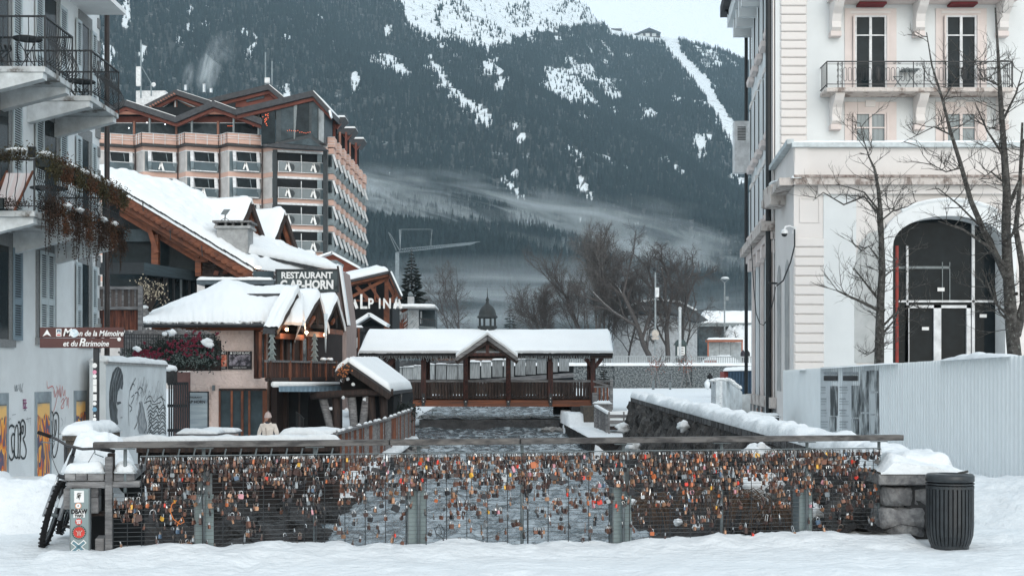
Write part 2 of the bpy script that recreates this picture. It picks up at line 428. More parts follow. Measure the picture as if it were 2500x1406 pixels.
PB = [(d, P, min(p[0] for p in P), max(p[0] for p in P), min(p[1] for p in P), max(p[1] for p in P)) for d, P in PATCH]
def density(X, Y, z):
 px = CXP + X*FPX/Y; py = HZ - (z - EYE)*FPX/Y
 if Y > 1350:
  jx = px + nz(X/40, Y/60)*14 + nz(X/12, Y/30, 5)*12; jy = py + nz(X/40, Y/60, 9)*12 + nz(X/12, Y/30, 7)*14
  for d, P, a, b_, c, e in PB:
   jx2, jy2 = (px + (jx-px)*.3, py + (jy-py)*.3) if d < .04 else (jx, jy)
   if a < jx2 < b_ and c < jy2 < e and inpoly(jx2, jy2, P): return d if d < .2 else (min(1, d*2.6) if nz(X/45, Y/150, 2) > .04 else .03)
  if 1080 < px < 1480 and py < 62: return .25
  f = noise.noise(Vector(((X + Y*.2)/20, Y/190, 4)))
  if f > .50 and Y > 1700: return .12
 return 1.0
b = B(); NU, NV = 240, 150
pxs = lines([(-2600, -200, 160), (-200, 2600, 13), (2600, 5200, 200)])
yss = lines([(Y0, 1760, 16), (1760, 3800, 28), (3800, 5200, 200)])
snowv = []
for Y in yss:
 for px in pxs:
  X, z = mount(px, Y); b.v.append(Vector((X, Y, z)))
  snowv.append(1 - density(X, Y, z))
nx = len(pxs)
for j in range(len(yss)-1):
 for i in range(nx-1): a = j*nx+i; b.f.append((a, a+1, a+nx+1, a+nx))
mm = bpy.data.materials.new('mountain_ground'); mm.use_nodes = True; t = mm.node_tree; N = t.nodes; L = t.links; pb = N['Principled BSDF']
pb.inputs['Roughness'].default_value = .9; pb.inputs['Specular IOR Level'].default_value = .05
a_ = N.new('ShaderNodeAttribute'); a_.attribute_name = 'snowy'
tc = N.new('ShaderNodeTexCoord'); n1 = N.new('ShaderNodeTexNoise'); n1.inputs['Scale'].default_value = .035; n1.inputs['Detail'].default_value = 8; L.new(tc.outputs['Object'], n1.inputs['Vector'])
m1 = N.new('ShaderNodeMath'); m1.operation = 'MULTIPLY_ADD'; m1.inputs[1].default_value = .9; L.new(n1.outputs[0], m1.inputs[0]); L.new(a_.outputs['Fac'], m1.inputs[2])
mr = N.new('ShaderNodeMapRange'); mr.inputs[1].default_value = .58; mr.inputs[2].default_value = .72; L.new(m1.outputs[0], mr.inputs[0])
cm = N.new('ShaderNodeMix'); cm.data_type = 'RGBA'; cm.inputs[6].default_value = (.05, .055, .055, 1); cm.inputs[7].default_value = (.80, .84, .86, 1)  # dark tone under trees: undergrowth, plus canopy shade put into the colour
n4 = N.new('ShaderNodeTexNoise'); n4.inputs['Scale'].default_value = .06; n4.inputs['Detail'].default_value = 10; n4.inputs['Roughness'].default_value = .7; L.new(tc.outputs['Object'], n4.inputs['Vector'])
m4 = N.new('ShaderNodeMapRange'); m4.inputs[1].default_value = .56; m4.inputs[2].default_value = .60; L.new(n4.outputs[0], m4.inputs[0])
x4 = N.new('ShaderNodeMix'); x4.data_type = 'RGBA'; x4.inputs[7].default_value = (.22, .22, .22, 1)
L.new(mr.outputs[0], cm.inputs[0]); L.new(cm.outputs[2], x4.inputs[6])
m5 = N.new('ShaderNodeMath'); m5.operation = 'MULTIPLY'; m5.inputs[1].default_value = .6; L.new(m4.outputs[0], m5.inputs[0]); L.new(m5.outputs[0], x4.inputs[0]); L.new(x4.outputs[2], pb.inputs['Base Color'])
mo = b.add('mountain', mm, smooth=True); tag(mo, kind='structure')
at_ = mo.data.attributes.new('snowy', 'FLOAT', 'POINT'); at_.data.foreach_set('value', snowv)
# forest: one mass of conifers; each is an instance of a tiered crown
rn = random.Random(3); pts = []; scl = []
def sample(n, ya, yb, pa, pb_):
 for _ in range(n):
  Y = sqrt(rn.uniform(ya*ya, yb*yb)); px = rn.uniform(pa, pb_)
  X, z = mount(px, Y); d = density(X, Y, z)
  if rn.random() < d:
   pts.append((X, Y, z - .8)); h = rn.uniform(.5, 1.15) * (15 if Y > 1800 else 18)
   if d < 1: h *= .7
   scl.append(h)
sample(84000, 1300, 3830, -60, 2250)
sample(15000, Y0 + 60, 1340, 300, 2150)
sample(5000, Y0 + 60, 3800, -700, 60); sample(3500, 1000, 3800, 1990, 3200)
fm = bpy.data.meshes.new('forest'); fm.from_pydata(pts, [], [])
fa = fm.attributes.new('hgt', 'FLOAT', 'POINT'); fa.data.foreach_set('value', scl)
fo = bpy.data.objects.new('forest', fm); COL.objects.link(fo); tag(fo, 'dense dark conifer forest covering the mountain slope behind the town', 'forest', kind='stuff')
tm = mat('conifer_needles', (.021, .032, .034), .9, scale=.22, col2=(.008, .014, .016), spec=.05, detail=3, rnd=.55)
ng = bpy.data.node_groups.new('forest_nodes', 'GeometryNodeTree')
ng.interface.new_socket('Geometry', in_out='INPUT', socket_type='NodeSocketGeometry'); ng.interface.new_socket('Geometry', in_out='OUTPUT', socket_type='NodeSocketGeometry')
gi = ng.nodes.new('NodeGroupInput'); go = ng.nodes.new('NodeGroupOutput')
jn = ng.nodes.new('GeometryNodeJoinGeometry')
for k, (r0, z0, h) in enumerate([(.19, .10, .34), (.155, .30, .30), (.115, .50, .27), (.07, .70, .30)]):
 cn = ng.nodes.new('GeometryNodeMeshCone'); cn.inputs['Vertices'].default_value = 7; cn.inputs['Radius Top'].default_value = 0; cn.inputs['Radius Bottom'].default_value = r0; cn.inputs['Depth'].default_value = h
 try: cn.fill_type = 'NONE'
 except Exception: pass
 tr = ng.nodes.new('GeometryNodeTransform'); tr.inputs['Translation'].default_value = (0, 0, z0); tr.inputs['Rotation'].default_value = (0.04*(-1)**k, 0.03, k*.7)
 ng.links.new(cn.outputs[0], tr.inputs[0]); ng.links.new(tr.outputs[0], jn.inputs[0])
sm = ng.nodes.new('GeometryNodeSetMaterial'); sm.inputs['Material'].default_value = tm
ng.links.new(jn.outputs[0], sm.inputs[0])
ip = ng.nodes.new('GeometryNodeInstanceOnPoints')
na = ng.nodes.new('GeometryNodeInputNamedAttribute'); na.data_type = 'FLOAT'; na.inputs['Name'].default_value = 'hgt'
rv = ng.nodes.new('FunctionNodeRandomValue'); rv.data_type = 'FLOAT_VECTOR'; rv.inputs[0].default_value = (-.05, -.05, 0); rv.inputs[1].default_value = (.05, .05, 6.28)
rs = ng.nodes.new('FunctionNodeRandomValue'); rs.data_type = 'FLOAT_VECTOR'; rs.inputs[0].default_value = (.7, .7, .85); rs.inputs[1].default_value = (1.35, 1.35, 1.15)
vm = ng.nodes.new('ShaderNodeVectorMath'); vm.operation = 'SCALE'
ng.links.new(rs.outputs[0], vm.inputs[0]); ng.links.new(na.outputs[0], vm.inputs['Scale'])
ng.links.new(gi.outputs[0], ip.inputs['Points']); ng.links.new(sm.outputs[0], ip.inputs['Instance']); ng.links.new(rv.outputs[0], ip.inputs['Rotation']); ng.links.new(vm.outputs[0], ip.inputs['Scale'])
ng.links.new(ip.outputs[0], go.inputs[0])
md = fo.modifiers.new('forest', 'NODES'); md.node_group = ng
# the air: even haze round the whole scene, and banks of mist low on the slope
hb = B().box(-9000, -60, -4, 9000, 5400, 3600)
hm = bpy.data.materials.new('haze_air'); hm.use_nodes = True; t = hm.node_tree; t.nodes.clear()
o_ = t.nodes.new('ShaderNodeOutputMaterial'); pv = t.nodes.new('ShaderNodeVolumePrincipled')
pv.inputs['Color'].default_value = (.60, .84, .98, 1); pv.inputs['Density'].default_value = .000072; pv.inputs['Anisotropy'].default_value = .0
t.links.new(pv.outputs[0], o_.inputs['Volume'])
tag(hb.add('haze', hm), kind='stuff')
def mist(name, label, c, s, dens, nscale, thr, col=(.86, .93, .96), rot=0, stretch=(1, 1, 1), seed=0, cat='mist', step=None):
 o = B().box(-.5, -.5, -.5, .5, .5, .5).add(name, None)
 o.location = c; o.scale = s; o.rotation_euler = (0, rot, 0)
 m = bpy.data.materials.new(name); m.use_nodes = True; t = m.node_tree; N = t.nodes; L = t.links; N.clear()
 oo = N.new('ShaderNodeOutputMaterial'); pv = N.new('ShaderNodeVolumePrincipled'); pv.inputs['Color'].default_value = (*col, 1)
 tc = N.new('ShaderNodeTexCoord'); mp = N.new('ShaderNodeMapping'); mp.inputs['Scale'].default_value = stretch; mp.inputs['Location'].default_value = (seed, seed*.7, 0)
 L.new(tc.outputs['Object'], mp.inputs[0])
 n = N.new('ShaderNodeTexNoise'); n.inputs['Scale'].default_value = nscale; n.inputs['Detail'].default_value = 6; n.inputs['Roughness'].default_value = .6; n.inputs['Distortion'].default_value = 1.0; L.new(mp.outputs[0], n.inputs['Vector'])
 ln = N.new('ShaderNodeVectorMath'); ln.operation = 'LENGTH'; L.new(tc.outputs['Object'], ln.inputs[0])
 fo_ = N.new('ShaderNodeMapRange'); fo_.inputs[1].default_value = .12; fo_.inputs[2].default_value = .5; fo_.inputs[3].default_value = 1; fo_.inputs[4].default_value = 0; L.new(ln.outputs['Value'], fo_.inputs[0])
 mr = N.new('ShaderNodeMapRange'); mr.inputs[1].default_value = thr; mr.inputs[2].default_value = thr + .22; L.new(n.outputs[0], mr.inputs[0])
 mu = N.new('ShaderNodeMath'); mu.operation = 'MULTIPLY'; L.new(fo_.outputs[0], mu.inputs[0]); L.new(mr.outputs[0], mu.inputs[1])
 m2 = N.new('ShaderNodeMath'); m2.operation = 'MULTIPLY'; m2.inputs[1].default_value = dens; L.new(mu.outputs[0], m2.inputs[0]); L.new(m2.outputs[0], pv.inputs['Density'])
 L.new(pv.outputs[0], oo.inputs['Volume'])
 o.data.materials.append(m); tag(o, label, cat, kind='stuff'); return o
c = at(1250, 600, 1560); mist('mist_bank', 'pale bank of mist drifting across the lower forest above the covered bridge', c, (600, 330, 150), .045, 4.6, .50, rot=radians(12), stretch=(1, .6, 1.6), seed=1)
c = at(1700, 720, 1500); mist('mist_bank', 'thick low mist lying behind the bare trees and street lamp', c, (520, 420, 190), .026, 4.8, .49, rot=radians(15), stretch=(1, .7, 1.5), seed=5)
c = at(1240, 740, 800); mist('mist_bank', 'thin mist at the foot of the slope behind the bridge cupola', c, (420, 160, 60), .010, 3.6, .42, stretch=(1, .6, 1.3), seed=9)
c = at(940, 500, 1420); mist('mist_bank', 'thin wisp of mist on the slope beside the tall hotel', c, (220, 160, 55), .026, 4, .47, rot=radians(18), stretch=(1, .6, 1.6), seed=13)
# ================================================================ foreground: snow on the bridge deck, with its torn edge
FEN = Pl((-3.9, 12.6), (4.09, 14.2))
def edge_y(X):
 return fence_y(X) + .02
b = B()
def snowf(u, v):
 X = lerp(-9, 11, u); Yf = min(edge_y(X), 14.9); Y = lerp(5.0, Yf, v ** .6)
 z = .02 + nz(X*.5, Y*.5)*.05 + nz(X*1.6, Y*1.6, 2)*.03 + nz(X*6, Y*4, 3)*.009
 k = smooth((Y - (Yf - .9)) / .8)
 lip = .06*k + k*(max(0, nz(X*1.1, 0, 8))*.14 + nz(X*5, Y*4, 8)*.03 + abs(nz(X*14, Y*9, 3))*.02)
 if -4.35 < X < 4.15: z += lip
 if X > 4.9: z += smooth((X-4.9)/2)*smooth((Y-10.5)/3)*.38 + k*.05*nz(X*3, Y*3, 6)
 if X < -5.1: z += smooth((-5.1-X)/2.4)*.08
 # footprints and trodden places
 z -= max(0, nz(X*2.4, Y*1.7, 21) - .28)*.12
 return (X, Y, z)
b.grid(360, 90, snowf)
b.grid(360, 2, lambda u, v: Vector(snowf(u, 1)) + Vector((0, .05*v, -.45*v)))
tag(b.add('snow_deck', SNOW, smooth=True), kind='structure')
# street snow beyond the deck on both sides
def heap(name, label, c, rx, ry, h, seed, nu=34):
 b = B(); c = Vector(c)
 def f(u, v):
  a = 2*pi*u; r = v
  x, y = c.x + cos(a)*rx*r, c.y + sin(a)*ry*r
  k = (1 - r*r)**1.0 if r < 1 else 0
  z = c.z + h*smooth(k) + (nz(x*1.6+seed, y*1.6)*.25 + abs(nz(x*4+seed, y*4))*.2 + nz(x*10+seed, y*10)*.07)*h*smooth(min(1, k*2.5)) - .12*(r > .99)
  return (x, y, z)
 b.grid(nu*2, nu, f)
 return tag(b.add(name, SNOW, smooth=True, loc=c), label, 'snow pile')
heap('snow_pile', 'big heap of cleared snow left of the leaning bicycle', (-5.95, 16.1, -.1), 1.5, 1.2, .56, 3)
heap('snow_pile', 'low snow heap at the bottom left corner against the graffiti wall', (-8.0, 18.2, -.3), 1.9, 2.2, .75, 6)
heap('snow_pile', 'low bank of ploughed snow along the foot of the white hoarding', (6.6, 17.4, -.1), 1.9, 3.6, .42, 9)
heap('snow_pile', 'tall snow heap piled up behind the timber platform', (-4.36, 14.35, .5), .44, .8, .60, 12)
# ================================================================ lock fence
fz = lambda px, py, off=0.0: FEN.P(px, py, off)
FL = (-3.9, 12.6, 0)
fence = T('lock_fence', 'long steel mesh fence with wooden handrail, covered in love padlocks', 'fence', FL)
u_of = lambda px: (fz(px, 1070) - FEN.a).dot(FEN.d)
LEN = FEN.len
# handrail in three lengths of weathered plank
for k, (x0, x1) in enumerate([(228, 948), (951, 1266), (1269, 2201)]):
 p, q = fz(x0, 1081 if x0 < 500 else 1074), fz(x1, 1071); p.z = 1.065; q.z = 1.065
 B().beam(p, q, .11, .058).add('handrail', mat('worn_handrail_wood' if k != 1 else 'dark_handrail_wood', (.13, .125, .12) if k != 1 else (.05, .048, .048), .8, scale=5, bump=.1, stretch=(.5, 3, 3), col2=(.05, .048, .048) if k != 1 else (.16, .15, .14), lo=.42, hi=.6), fence, bevel=.006)
for px in (305, 497, 769, 1023, 1276, 1524, 1764, 1973, 2149):
 a = FEN.at(u_of(px), -.05 if px > 400 else .62, -.03); t = FEN.at(u_of(px), 1.028, -.03)
 po = B().tube([a, t], .017, 8).add('post', STEEL, fence, smooth=True)
 B().beam(t + FEN.d*-.09 + Vector((0,0,-.004)), t + FEN.d*.09 + Vector((0,0,-.004)), .05, .008).add('bracket', STEEL, po)
for px, w in ((499, 42), (1023, 44), (1526, 46), (1977, 34)):
 u = u_of(px); ww = w/250/2
 pl = B(); zt = .58
 c0, c1 = FEN.at(u-ww, -.05, -.09), FEN.at(u+ww, -.05, -.09)
 pl.prism([c0, c1, c1 + Vector((0,0,zt+.05)), c0 + Vector((0,0,zt+.05))], -FEN.n*.02)
 po = pl.add('wide_post', GREENST, fence)
 fl = B().prism([c0, c0 + FEN.n*-.16, c0 + FEN.n*-.16 + Vector((0,0,zt+.05)), c0 + Vector((0,0,zt+.05))], -FEN.d*.012).add('post_flange', STEEL, po)
 for zz in (.60, .72):
  B().ball(FEN.at(u-.03, zz, -.06), .012, 6, 4).add('bolt', STEEL, po)
 br = B().box(0,0,0,1,1,1); br.v = []; br.f = []
 br.prism([FEN.at(u-.07, .58, -.1), FEN.at(u+.07, .58, -.1), FEN.at(u+.07, .78, -.1), FEN.at(u-.07, .78, -.1)], -FEN.n*.01).add('post_plate', STEEL, po)
# wires: horizontals and verticals, each run of wires one mesh (too thin to pick apart)
ZT, ZB = .945, -.03
uL = u_of(342); uR = u_of(2150); u0 = u_of(276)
wb = B(); wires = []
z = ZT; k = 0
while z > ZB:
 a = (uL if z > .62 else u0)
 for (p, q) in ((a, lerp(a, uR, .33)), (lerp(a, uR, .33), lerp(a, uR, .66)), (lerp(a, uR, .66), uR)):
  dz = R.uniform(-.004, .004)
  wb.tube([FEN.at(p, z, 0), FEN.at((p+q)/2, z-.004+dz, 0), FEN.at(q, z, 0)], .0018, 4, cap=False)
 wires.append(z); z -= .041; k += 1
tag(wb.add('wire', mat('thin_steel_wire', (.11, .12, .125), .5, spec=.4, scale=3), fence), kind='stuff')
vb_me = None
px = 346; verts_u = []
while px < 2150:
 u = u_of(px); verts_u.append(u)
 thick = .006 if int((px-346)/49.5) % 5 else .0065
 if vb_me is None:
  vb_me = B().tube([(0,0,ZB), (0,0,ZT+.01)], .0045, 5).mesh('rod', BLACK)
 o = piece(vb_me, 'rod', fence, FEN.at(u, 0, .004)); px += 49.6
for px in (276, 311): piece(B().tube([(0,0,ZB), (0,0,.62)], .0045, 5).mesh('rod', BLACK), 'rod', fence, FEN.at(u_of(px), 0, .004))
B().tube([FEN.at(uL, ZT+.012, 0), FEN.at(uR, ZT+.012, 0)], .006, 6).add('top_rod', STEEL, fence)
for px in (1289, 1778, 770):
 B().tube([FEN.at(u_of(px), -.03, -.01), FEN.at(u_of(px), ZT+.02, -.01)], .009, 6).add('panel_edge', BLACK, fence)
# coiled cables caught in the mesh
tag(B().tube([FEN.at(u_of(1082), .0+.05, .02), FEN.at(u_of(1084), .2, .02), FEN.at(u_of(1075), .26, .02), FEN.at(u_of(1060), .22, .02), FEN.at(u_of(1066), .14, .02), FEN.at(u_of(1078), .17, .02), FEN.at(u_of(1070), .27, .02), FEN.at(u_of(1062), .18, .02), FEN.at(u_of(1080), .12, .02), FEN.at(u_of(1088), .0, .02)], .004, 5).add('cable', BLACK), 'black loop of cable tied low on the mesh right of the second wide post', 'cable')
tag(B().tube([FEN.at(u_of(x), (1085-y)/250+.985, .03) for x, y in ((432,1196),(420,1205),(416,1222),(424,1240),(440,1252),(450,1247),(446,1236),(437,1246),(433,1256))], .004, 5).add('cord', mat('orange_cord', (.75, .22, .05), .6)), 'thin orange cord looped through the fence mesh near the left end', 'cord')
# ---------------------------------------------------------------- padlocks
LM = {'brass': (mat('brass', (.36, .20, .12), .38, metal=.35, spec=.5, scale=12, var=.2), 12), 'copper brown': (mat('copper_brown', (.18, .085, .058), .45, metal=.35, spec=.5, scale=12, var=.25), 15),
      'black': (mat('black_lock', (.025, .025, .028), .4, spec=.5), 24), 'grey steel': (mat('steel_lock', (.30, .33, .35), .35, metal=.5, spec=.5), 4),
      'red': (mat('red_lock', (.70, .05, .03), .35, spec=.5), 1.3), 'dark brown': (mat('dark_brown_lock', (.07, .04, .034), .5, spec=.4, scale=12), 24),
      'golden yellow': (mat('yellow_lock', (.75, .42, .06), .4, spec=.5), .8), 'pink': (mat('pink_lock', (.62, .30, .34), .45, spec=.4), .8), 'orange': (mat('orange_lock', (.55, .16, .06), .4, spec=.5), 1.6), 'blue grey': (mat('blue_lock', (.10, .16, .24), .4, spec=.5), 1)}
CHROME = mat('shackle_steel', (.62, .64, .65), .25, metal=.85, spec=.5, scale=8)
DCHROME = mat('dull_shackle', (.20, .17, .15), .35, metal=.7, spec=.5, scale=8)
lock_shape = []
for (w, h, t, sh, heart) in ((.044, .038, .016, .028, 0), (.036, .034, .014, .03, 0), (.05, .046, .018, .03, 0), (.04, .035, .015, .07, 0), (.046, .04, .014, .03, 1), (.078, .064, .024, .045, 0)):
 b = B()
 if heart:
  pr = [(0,-h), (w*.42,-h*.55), (w*.52,-h*.2), (w*.3,0), (0,-h*.12), (-w*.3,0), (-w*.52,-h*.2), (-w*.42,-h*.55)]
 else:
  c = w*.12; pr = [(-w/2+c,-h), (w/2-c,-h), (w/2,-h+c), (w/2,-c), (w/2-c,0), (-w/2+c,0), (-w/2,-c), (-w/2,-h+c)]
 off_ = Vector((0, 0, -sh))
 b.prism([Vector((x, -t/2, z)) + off_ for x, z in pr], (0, t, 0))
 s = B(); r = w*.32
 s.tube([Vector((-r, 0, -sh)), Vector((-r, 0, -r))] + [Vector((cos(a)*r, 0, sin(a)*r - r)) for a in [pi - pi*i/6 for i in range(1, 6)]] + [Vector((r, 0, -r)), Vector((r, 0, -sh))], t*.24, 5, cap=False)
 lock_shape.append((b, s, w))
_lm = {}
def lock_mesh(k, colr, chrome):
 key = (k, colr, chrome)
 if key not in _lm:
  b, s, w = lock_shape[k]
  _lm[key] = (b.mesh('padlock', LM[colr][0]), s.mesh('shackle', CHROME if chrome else DCHROME, smooth=True))
 return _lm[key]
rl = random.Random(11)
names_, wts = list(LM), [LM[c][1] for c in LM]
cand = []
zt0, zb0 = ZT, .02
nrow = len(wires)
for r_, z in enumerate(wires[:-1]):
 f = r_ / nrow
 base = [420, 190, 260, 190, 190, 165, 140, 125, 110, 95, 82, 70, 60, 52, 45, 38, 33, 28, 24, 20, 17, 15, 13, 12][min(r_, 23)]
 for _ in range(int(base*1.3)):
  u = rl.uniform(uL if z > .62 else u0, uR)
  if z <= .62 and r_ < 14 and rl.random() < .1: u = rl.uniform(u0, uL)
  if noise.noise(Vector((u*2.1, z*5, 7))) < -.15 and rl.random() < (.75 if r_ > 1 else .15): continue
  cand.append((u, z))
clus = []
for _ in range(70):
 u = rl.uniform(uL, uR); z = wires[min(22, int(rl.triangular(0, 20, 3)))]
 for k in range(rl.randint(3, 7)): clus.append((u + rl.uniform(-.04, .04), z))
cand += clus
big = []; small = []
for u, z in cand:
 colr = rl.choices(names_, wts)[0]
 k = rl.choices([0, 1, 2, 3, 4, 5], [30, 34, 17, 5, 4, 3])[0]
 if colr == 'red' and rl.random() < .5: k = 4
 if k == 4 and colr not in ('red', 'pink', 'brass'): k = 0
 turn = rl.gauss(0, .5) if rl.random() < .2 else pi/2 + rl.gauss(0, .35)
 tilt = rl.gauss(0, .22); lean = rl.gauss(0, .12)
 vis = lock_shape[k][2] * (abs(cos(turn)) + .3)
 (big if True else small).append([vis, u, z, colr, k, turn, tilt, lean])
big.sort(key=lambda t: -t[0]); rest = big[300:]; big = big[:300]
def band(z): return 'top rows' if z > .78 else 'upper middle' if z > .56 else 'middle rows' if z > .34 else 'lower rows'
marks = [(u_of(p), n) for p, n in ((330, 'by the timber platform'), (420, 'left of first wide post'), (499, 'at first wide post'), (600, 'right of first wide post'), (769, 'at post left of river'), (890, 'at left river edge'), (1023, 'at second wide post'), (1150, 'over river left of centre'), (1276, 'at mid river post'), (1400, 'over river right of centre'), (1526, 'at third wide post'), (1650, 'before the dry grass'), (1764, 'at post over the bank'), (1870, 'left of fourth wide post'), (1977, 'at fourth wide post'), (2090, 'near the stone pier'))]
shp = {0: 'square', 1: 'small', 2: 'medium', 3: 'long-shackled', 4: 'heart-shaped', 5: 'large'}
used = {}
for vis, u, z, colr, k, turn, tilt, lean in big:
 mn = min(marks, key=lambda m: abs(m[0]-u))[1]
 face = 'face on' if abs(cos(turn)) > .75 else 'edge on' if abs(cos(turn)) < .35 else 'half turned'
 lab = f"{shp[k]} {colr} padlock {face}, {band(z)}, {mn}"
 used.setdefault(lab, []).append((u, z, colr, k, turn, tilt, lean))
for lab, L_ in used.items():
 for (u, z, colr, k, turn, tilt, lean) in L_:
  bm_, sm_ = lock_mesh(k, colr, rl.random() < .55)
  o = bpy.data.objects.new('padlock', bm_); COL.objects.link(o)
  o.location = FEN.at(u, z, .006); o.rotation_euler = (lean, tilt, turn + atan2(FEN.d.y, FEN.d.x))
  tag(o, lab, 'padlock', 'love padlocks hanging on the fence mesh' if len(L_) == 1 else 'alike padlocks: ' + lab)
  s = bpy.data.objects.new('shackle', sm_); COL.objects.link(s); s.parent = o
# the smaller rest as one mass
bb = {}; 
vs, fs, mi = [], [], []; mlist = [LM[c][0] for c in names_] + [CHROME, DCHROME]
for vis, u, z, colr, k, turn, tilt, lean in rest:
 b_, s_, w_ = lock_shape[k]
 M = Matrix.Translation(FEN.at(u, z, .006)) @ Matrix.Rotation(turn + .2, 4, 'Z') @ Matrix.Rotation(tilt, 4, 'Y') @ Matrix.Rotation(lean, 4, 'X')
 for src, m_ in ((b_, names_.index(colr)), (s_, len(names_) + (0 if rl.random() < .5 else 1))):
  n = len(vs); vs += [tuple(M @ v) for v in src.v]; fs += [tuple(i+n for i in f) for f in src.f]; mi += [m_]*len(src.f)
me = bpy.data.meshes.new('padlocks'); me.from_pydata(vs, [], fs); [me.materials.append(m) for m in mlist]; me.polygons.foreach_set('material_index', mi); me.update()
o = bpy.data.objects.new('padlocks', me); COL.objects.link(o); tag(o, 'hundreds of small padlocks crowding the wires of the fence', 'padlocks', kind='stuff')
# ================================================================ timber platform, sticker post, sign
PX = Pl((-4.3, 12.55), (-3.3, 12.75))
pf = T('timber_platform', 'grey timber platform of stacked beams under thick snow at the left end of the fence', 'platform', (-4.0, 12.7, 0))
GW = WOODG
def blk(name, x0, x1, y0, y1, d0, d1, m=GW, par=pf, bev=.006):
 a, c = PX.P(x0, y1, -d0), PX.P(x1, y0, -d0); n = -PX.n*(d1-d0)
 p = [Vector((a.x,a.y,a.z)), Vector((c.x,c.y,a.z)), Vector((c.x,c.y,a.z))+n, Vector((a.x,a.y,a.z))+n]
 return B().hexa(p + [q + Vector((0,0,c.z-a.z)) for q in p]).add(name, m, par, bevel=bev)
blk('cross_beam', 162, 342, 1174, 1192, -.02, .1)
for x0, x1 in ((158, 184), (185, 212), (214, 254), (277, 329)): blk('deck_beam', x0, x1, 1156, 1174, -.01, 1.5)
blk('upright', 256, 274, 1115, 1349, -.05, .04)
blk('upright', 262, 279, 1106, 1174, .06, .16, WOOD)
blk('block', 155, 171, 1192, 1243, .02, .3); blk('block', 221, 240, 1190, 1214, .02, .3); blk('block', 221, 240, 1214, 1253, .01, .3)
blk('block', 232, 254, 1314, 1350, .01, .3); blk('block', 222, 256, 1253, 1260, .1, .4, WOOD)
blk('back_wall', 222, 274, 1192, 1352, .45, .5, DARK); blk('dark_backdrop', 236, 352, 1150, 1385, 1.3, 1.4, DARK)  # second one is a flat sheet added so the space below reads black
B().ball(PX.P(263, 1341, .02), .02, 8, 6).add('bolt', STEEL, pf)
b = B(); p = [PX.P(158, 1157), PX.P(256, 1157), PX.P(256, 1157, -1.5), PX.P(158, 1157, -1.5)]
snow_patch(b, p, .12, 26, 26, .07, 2, .1); q = [PX.P(279, 1157), PX.P(331, 1157), PX.P(331, 1157, -1.5), PX.P(279, 1157, -1.5)]
snow_patch(b, q, .13, 14, 26, .07, 5, .09); b.add('snow_cover', SNOW, pf, smooth=True)
# sticker post
sp = T('sticker_post', 'grey green steel post covered in round and square stickers beside the bicycle', 'post', PX.P(195, 1362, .1))
def prr(x0, x1, y0, y1, off, dep, name, m, par): 
 a, c = PX.P(x0, y1, off), PX.P(x1, y0, off)
 return B().prism([a, Vector((c.x,c.y,a.z)), c, Vector((a.x,a.y,c.z))], -PX.n*dep).add(name, m, par)
prr(170, 218, 1193, 1372, .12, .02, 'face_plate', GREENST, sp)
prr(170, 172, 1193, 1372, .125, .12, 'side_flange', STEEL, sp); prr(216, 218.5, 1193, 1372, .125, .12, 'side_flange', STEEL, sp)
def disc(c, r, n, m, name, par, k=20, th=.002):
 c = Vector(c); n = Vector(n).normalized(); a = n.cross(Vector((0,0,1))).normalized(); bq = Vector((0,0,1))
 return B().prism([c + a*cos(2*pi*i/k)*r + bq*sin(2*pi*i/k)*r for i in range(k)], n*th).add(name, m, par)
REDP = mat('red_print', (.55, .05, .04), .6, scale=20); WHITEP = mat('white_print', (.72, .73, .72), .6, scale=20, var=.05); BLACKP = mat('black_print', (.02, .02, .022), .6)
prr(181, 205, 1197, 1226, .124, .003, 'sticker', WHITEP, sp)
rb = B()
for k in range(7): rb.ribbon([PX.P(186+rl.uniform(0,14), 1202+rl.uniform(0,18), .126) for _ in range(4)], .004, PX.n)
rb.add('sticker_print', BLACKP, sp)
prr(179, 207, 1243, 1263, .124, .003, 'sticker', WHITEP, sp)
ang = atan2(PX.d.y, PX.d.x)
text('DBAW', PX.P(193, 1248.5, .127), .055, BLACKP, sp, ang, depth=.001, bold=.003, sx=.85)
text('TWO', PX.P(193, 1259, .127), .034, BLACKP, sp, ang, depth=.001, bold=.002, sx=.9)
disc(PX.P(191, 1234, .124), .028, PX.n, mat('orange_print', (.7, .3, .15), .6), 'sticker', sp); disc(PX.P(191, 1234, .127), .022, PX.n, WHITEP, 'sticker_print', sp); disc(PX.P(191, 1234, .130), .006, PX.n, BLACKP, 'sticker_print', sp)
disc(PX.P(192, 1273, .124), .030, PX.n, REDP, 'sticker', sp)
text('RED', PX.P(192, 1270.5, .128), .022, WHITEP, sp, ang, depth=.001, bold=.001); text('IDE', PX.P(192, 1276, .128), .022, WHITEP, sp, ang, depth=.001, bold=.001)
disc(PX.P(193, 1299, .124), .064, PX.n, mat('dark_green_print', (.05, .08, .08), .6), 'sticker', sp, 28); disc(PX.P(193, 1299, .127), .05, PX.n, REDP, 'sticker_print', sp, 28)
rb = B()
for k in range(18):
 a = 2*pi*k/18; c = PX.P(193, 1299, .1275); rb.ribbon([c + PX.d*cos(a)*.051 + Vector((0,0,sin(a)*.051)), c + PX.d*cos(a)*.058 + Vector((0,0,sin(a)*.058))], .005, PX.n)
for k in (-1, 0, 1): c = PX.P(193, 1299, .131); rb.ribbon([c + PX.d*.028*k + Vector((0,0,.018)), c + PX.d*.01*k + Vector((0,0,0)), c + PX.d*.014*k + Vector((0,0,-.03))], .006, PX.n)
rb.add('sticker_print', mat('pale_line_print', (.45, .40, .35), .6), sp)
c = PX.P(192, 1334, .126); rb = B()
for s_ in (-1, 1):
 rb.ribbon([c + PX.d*(-.058) + Vector((0,0,.05*s_)), c + PX.d*.058 + Vector((0,0,-.05*s_))], .04, PX.n)
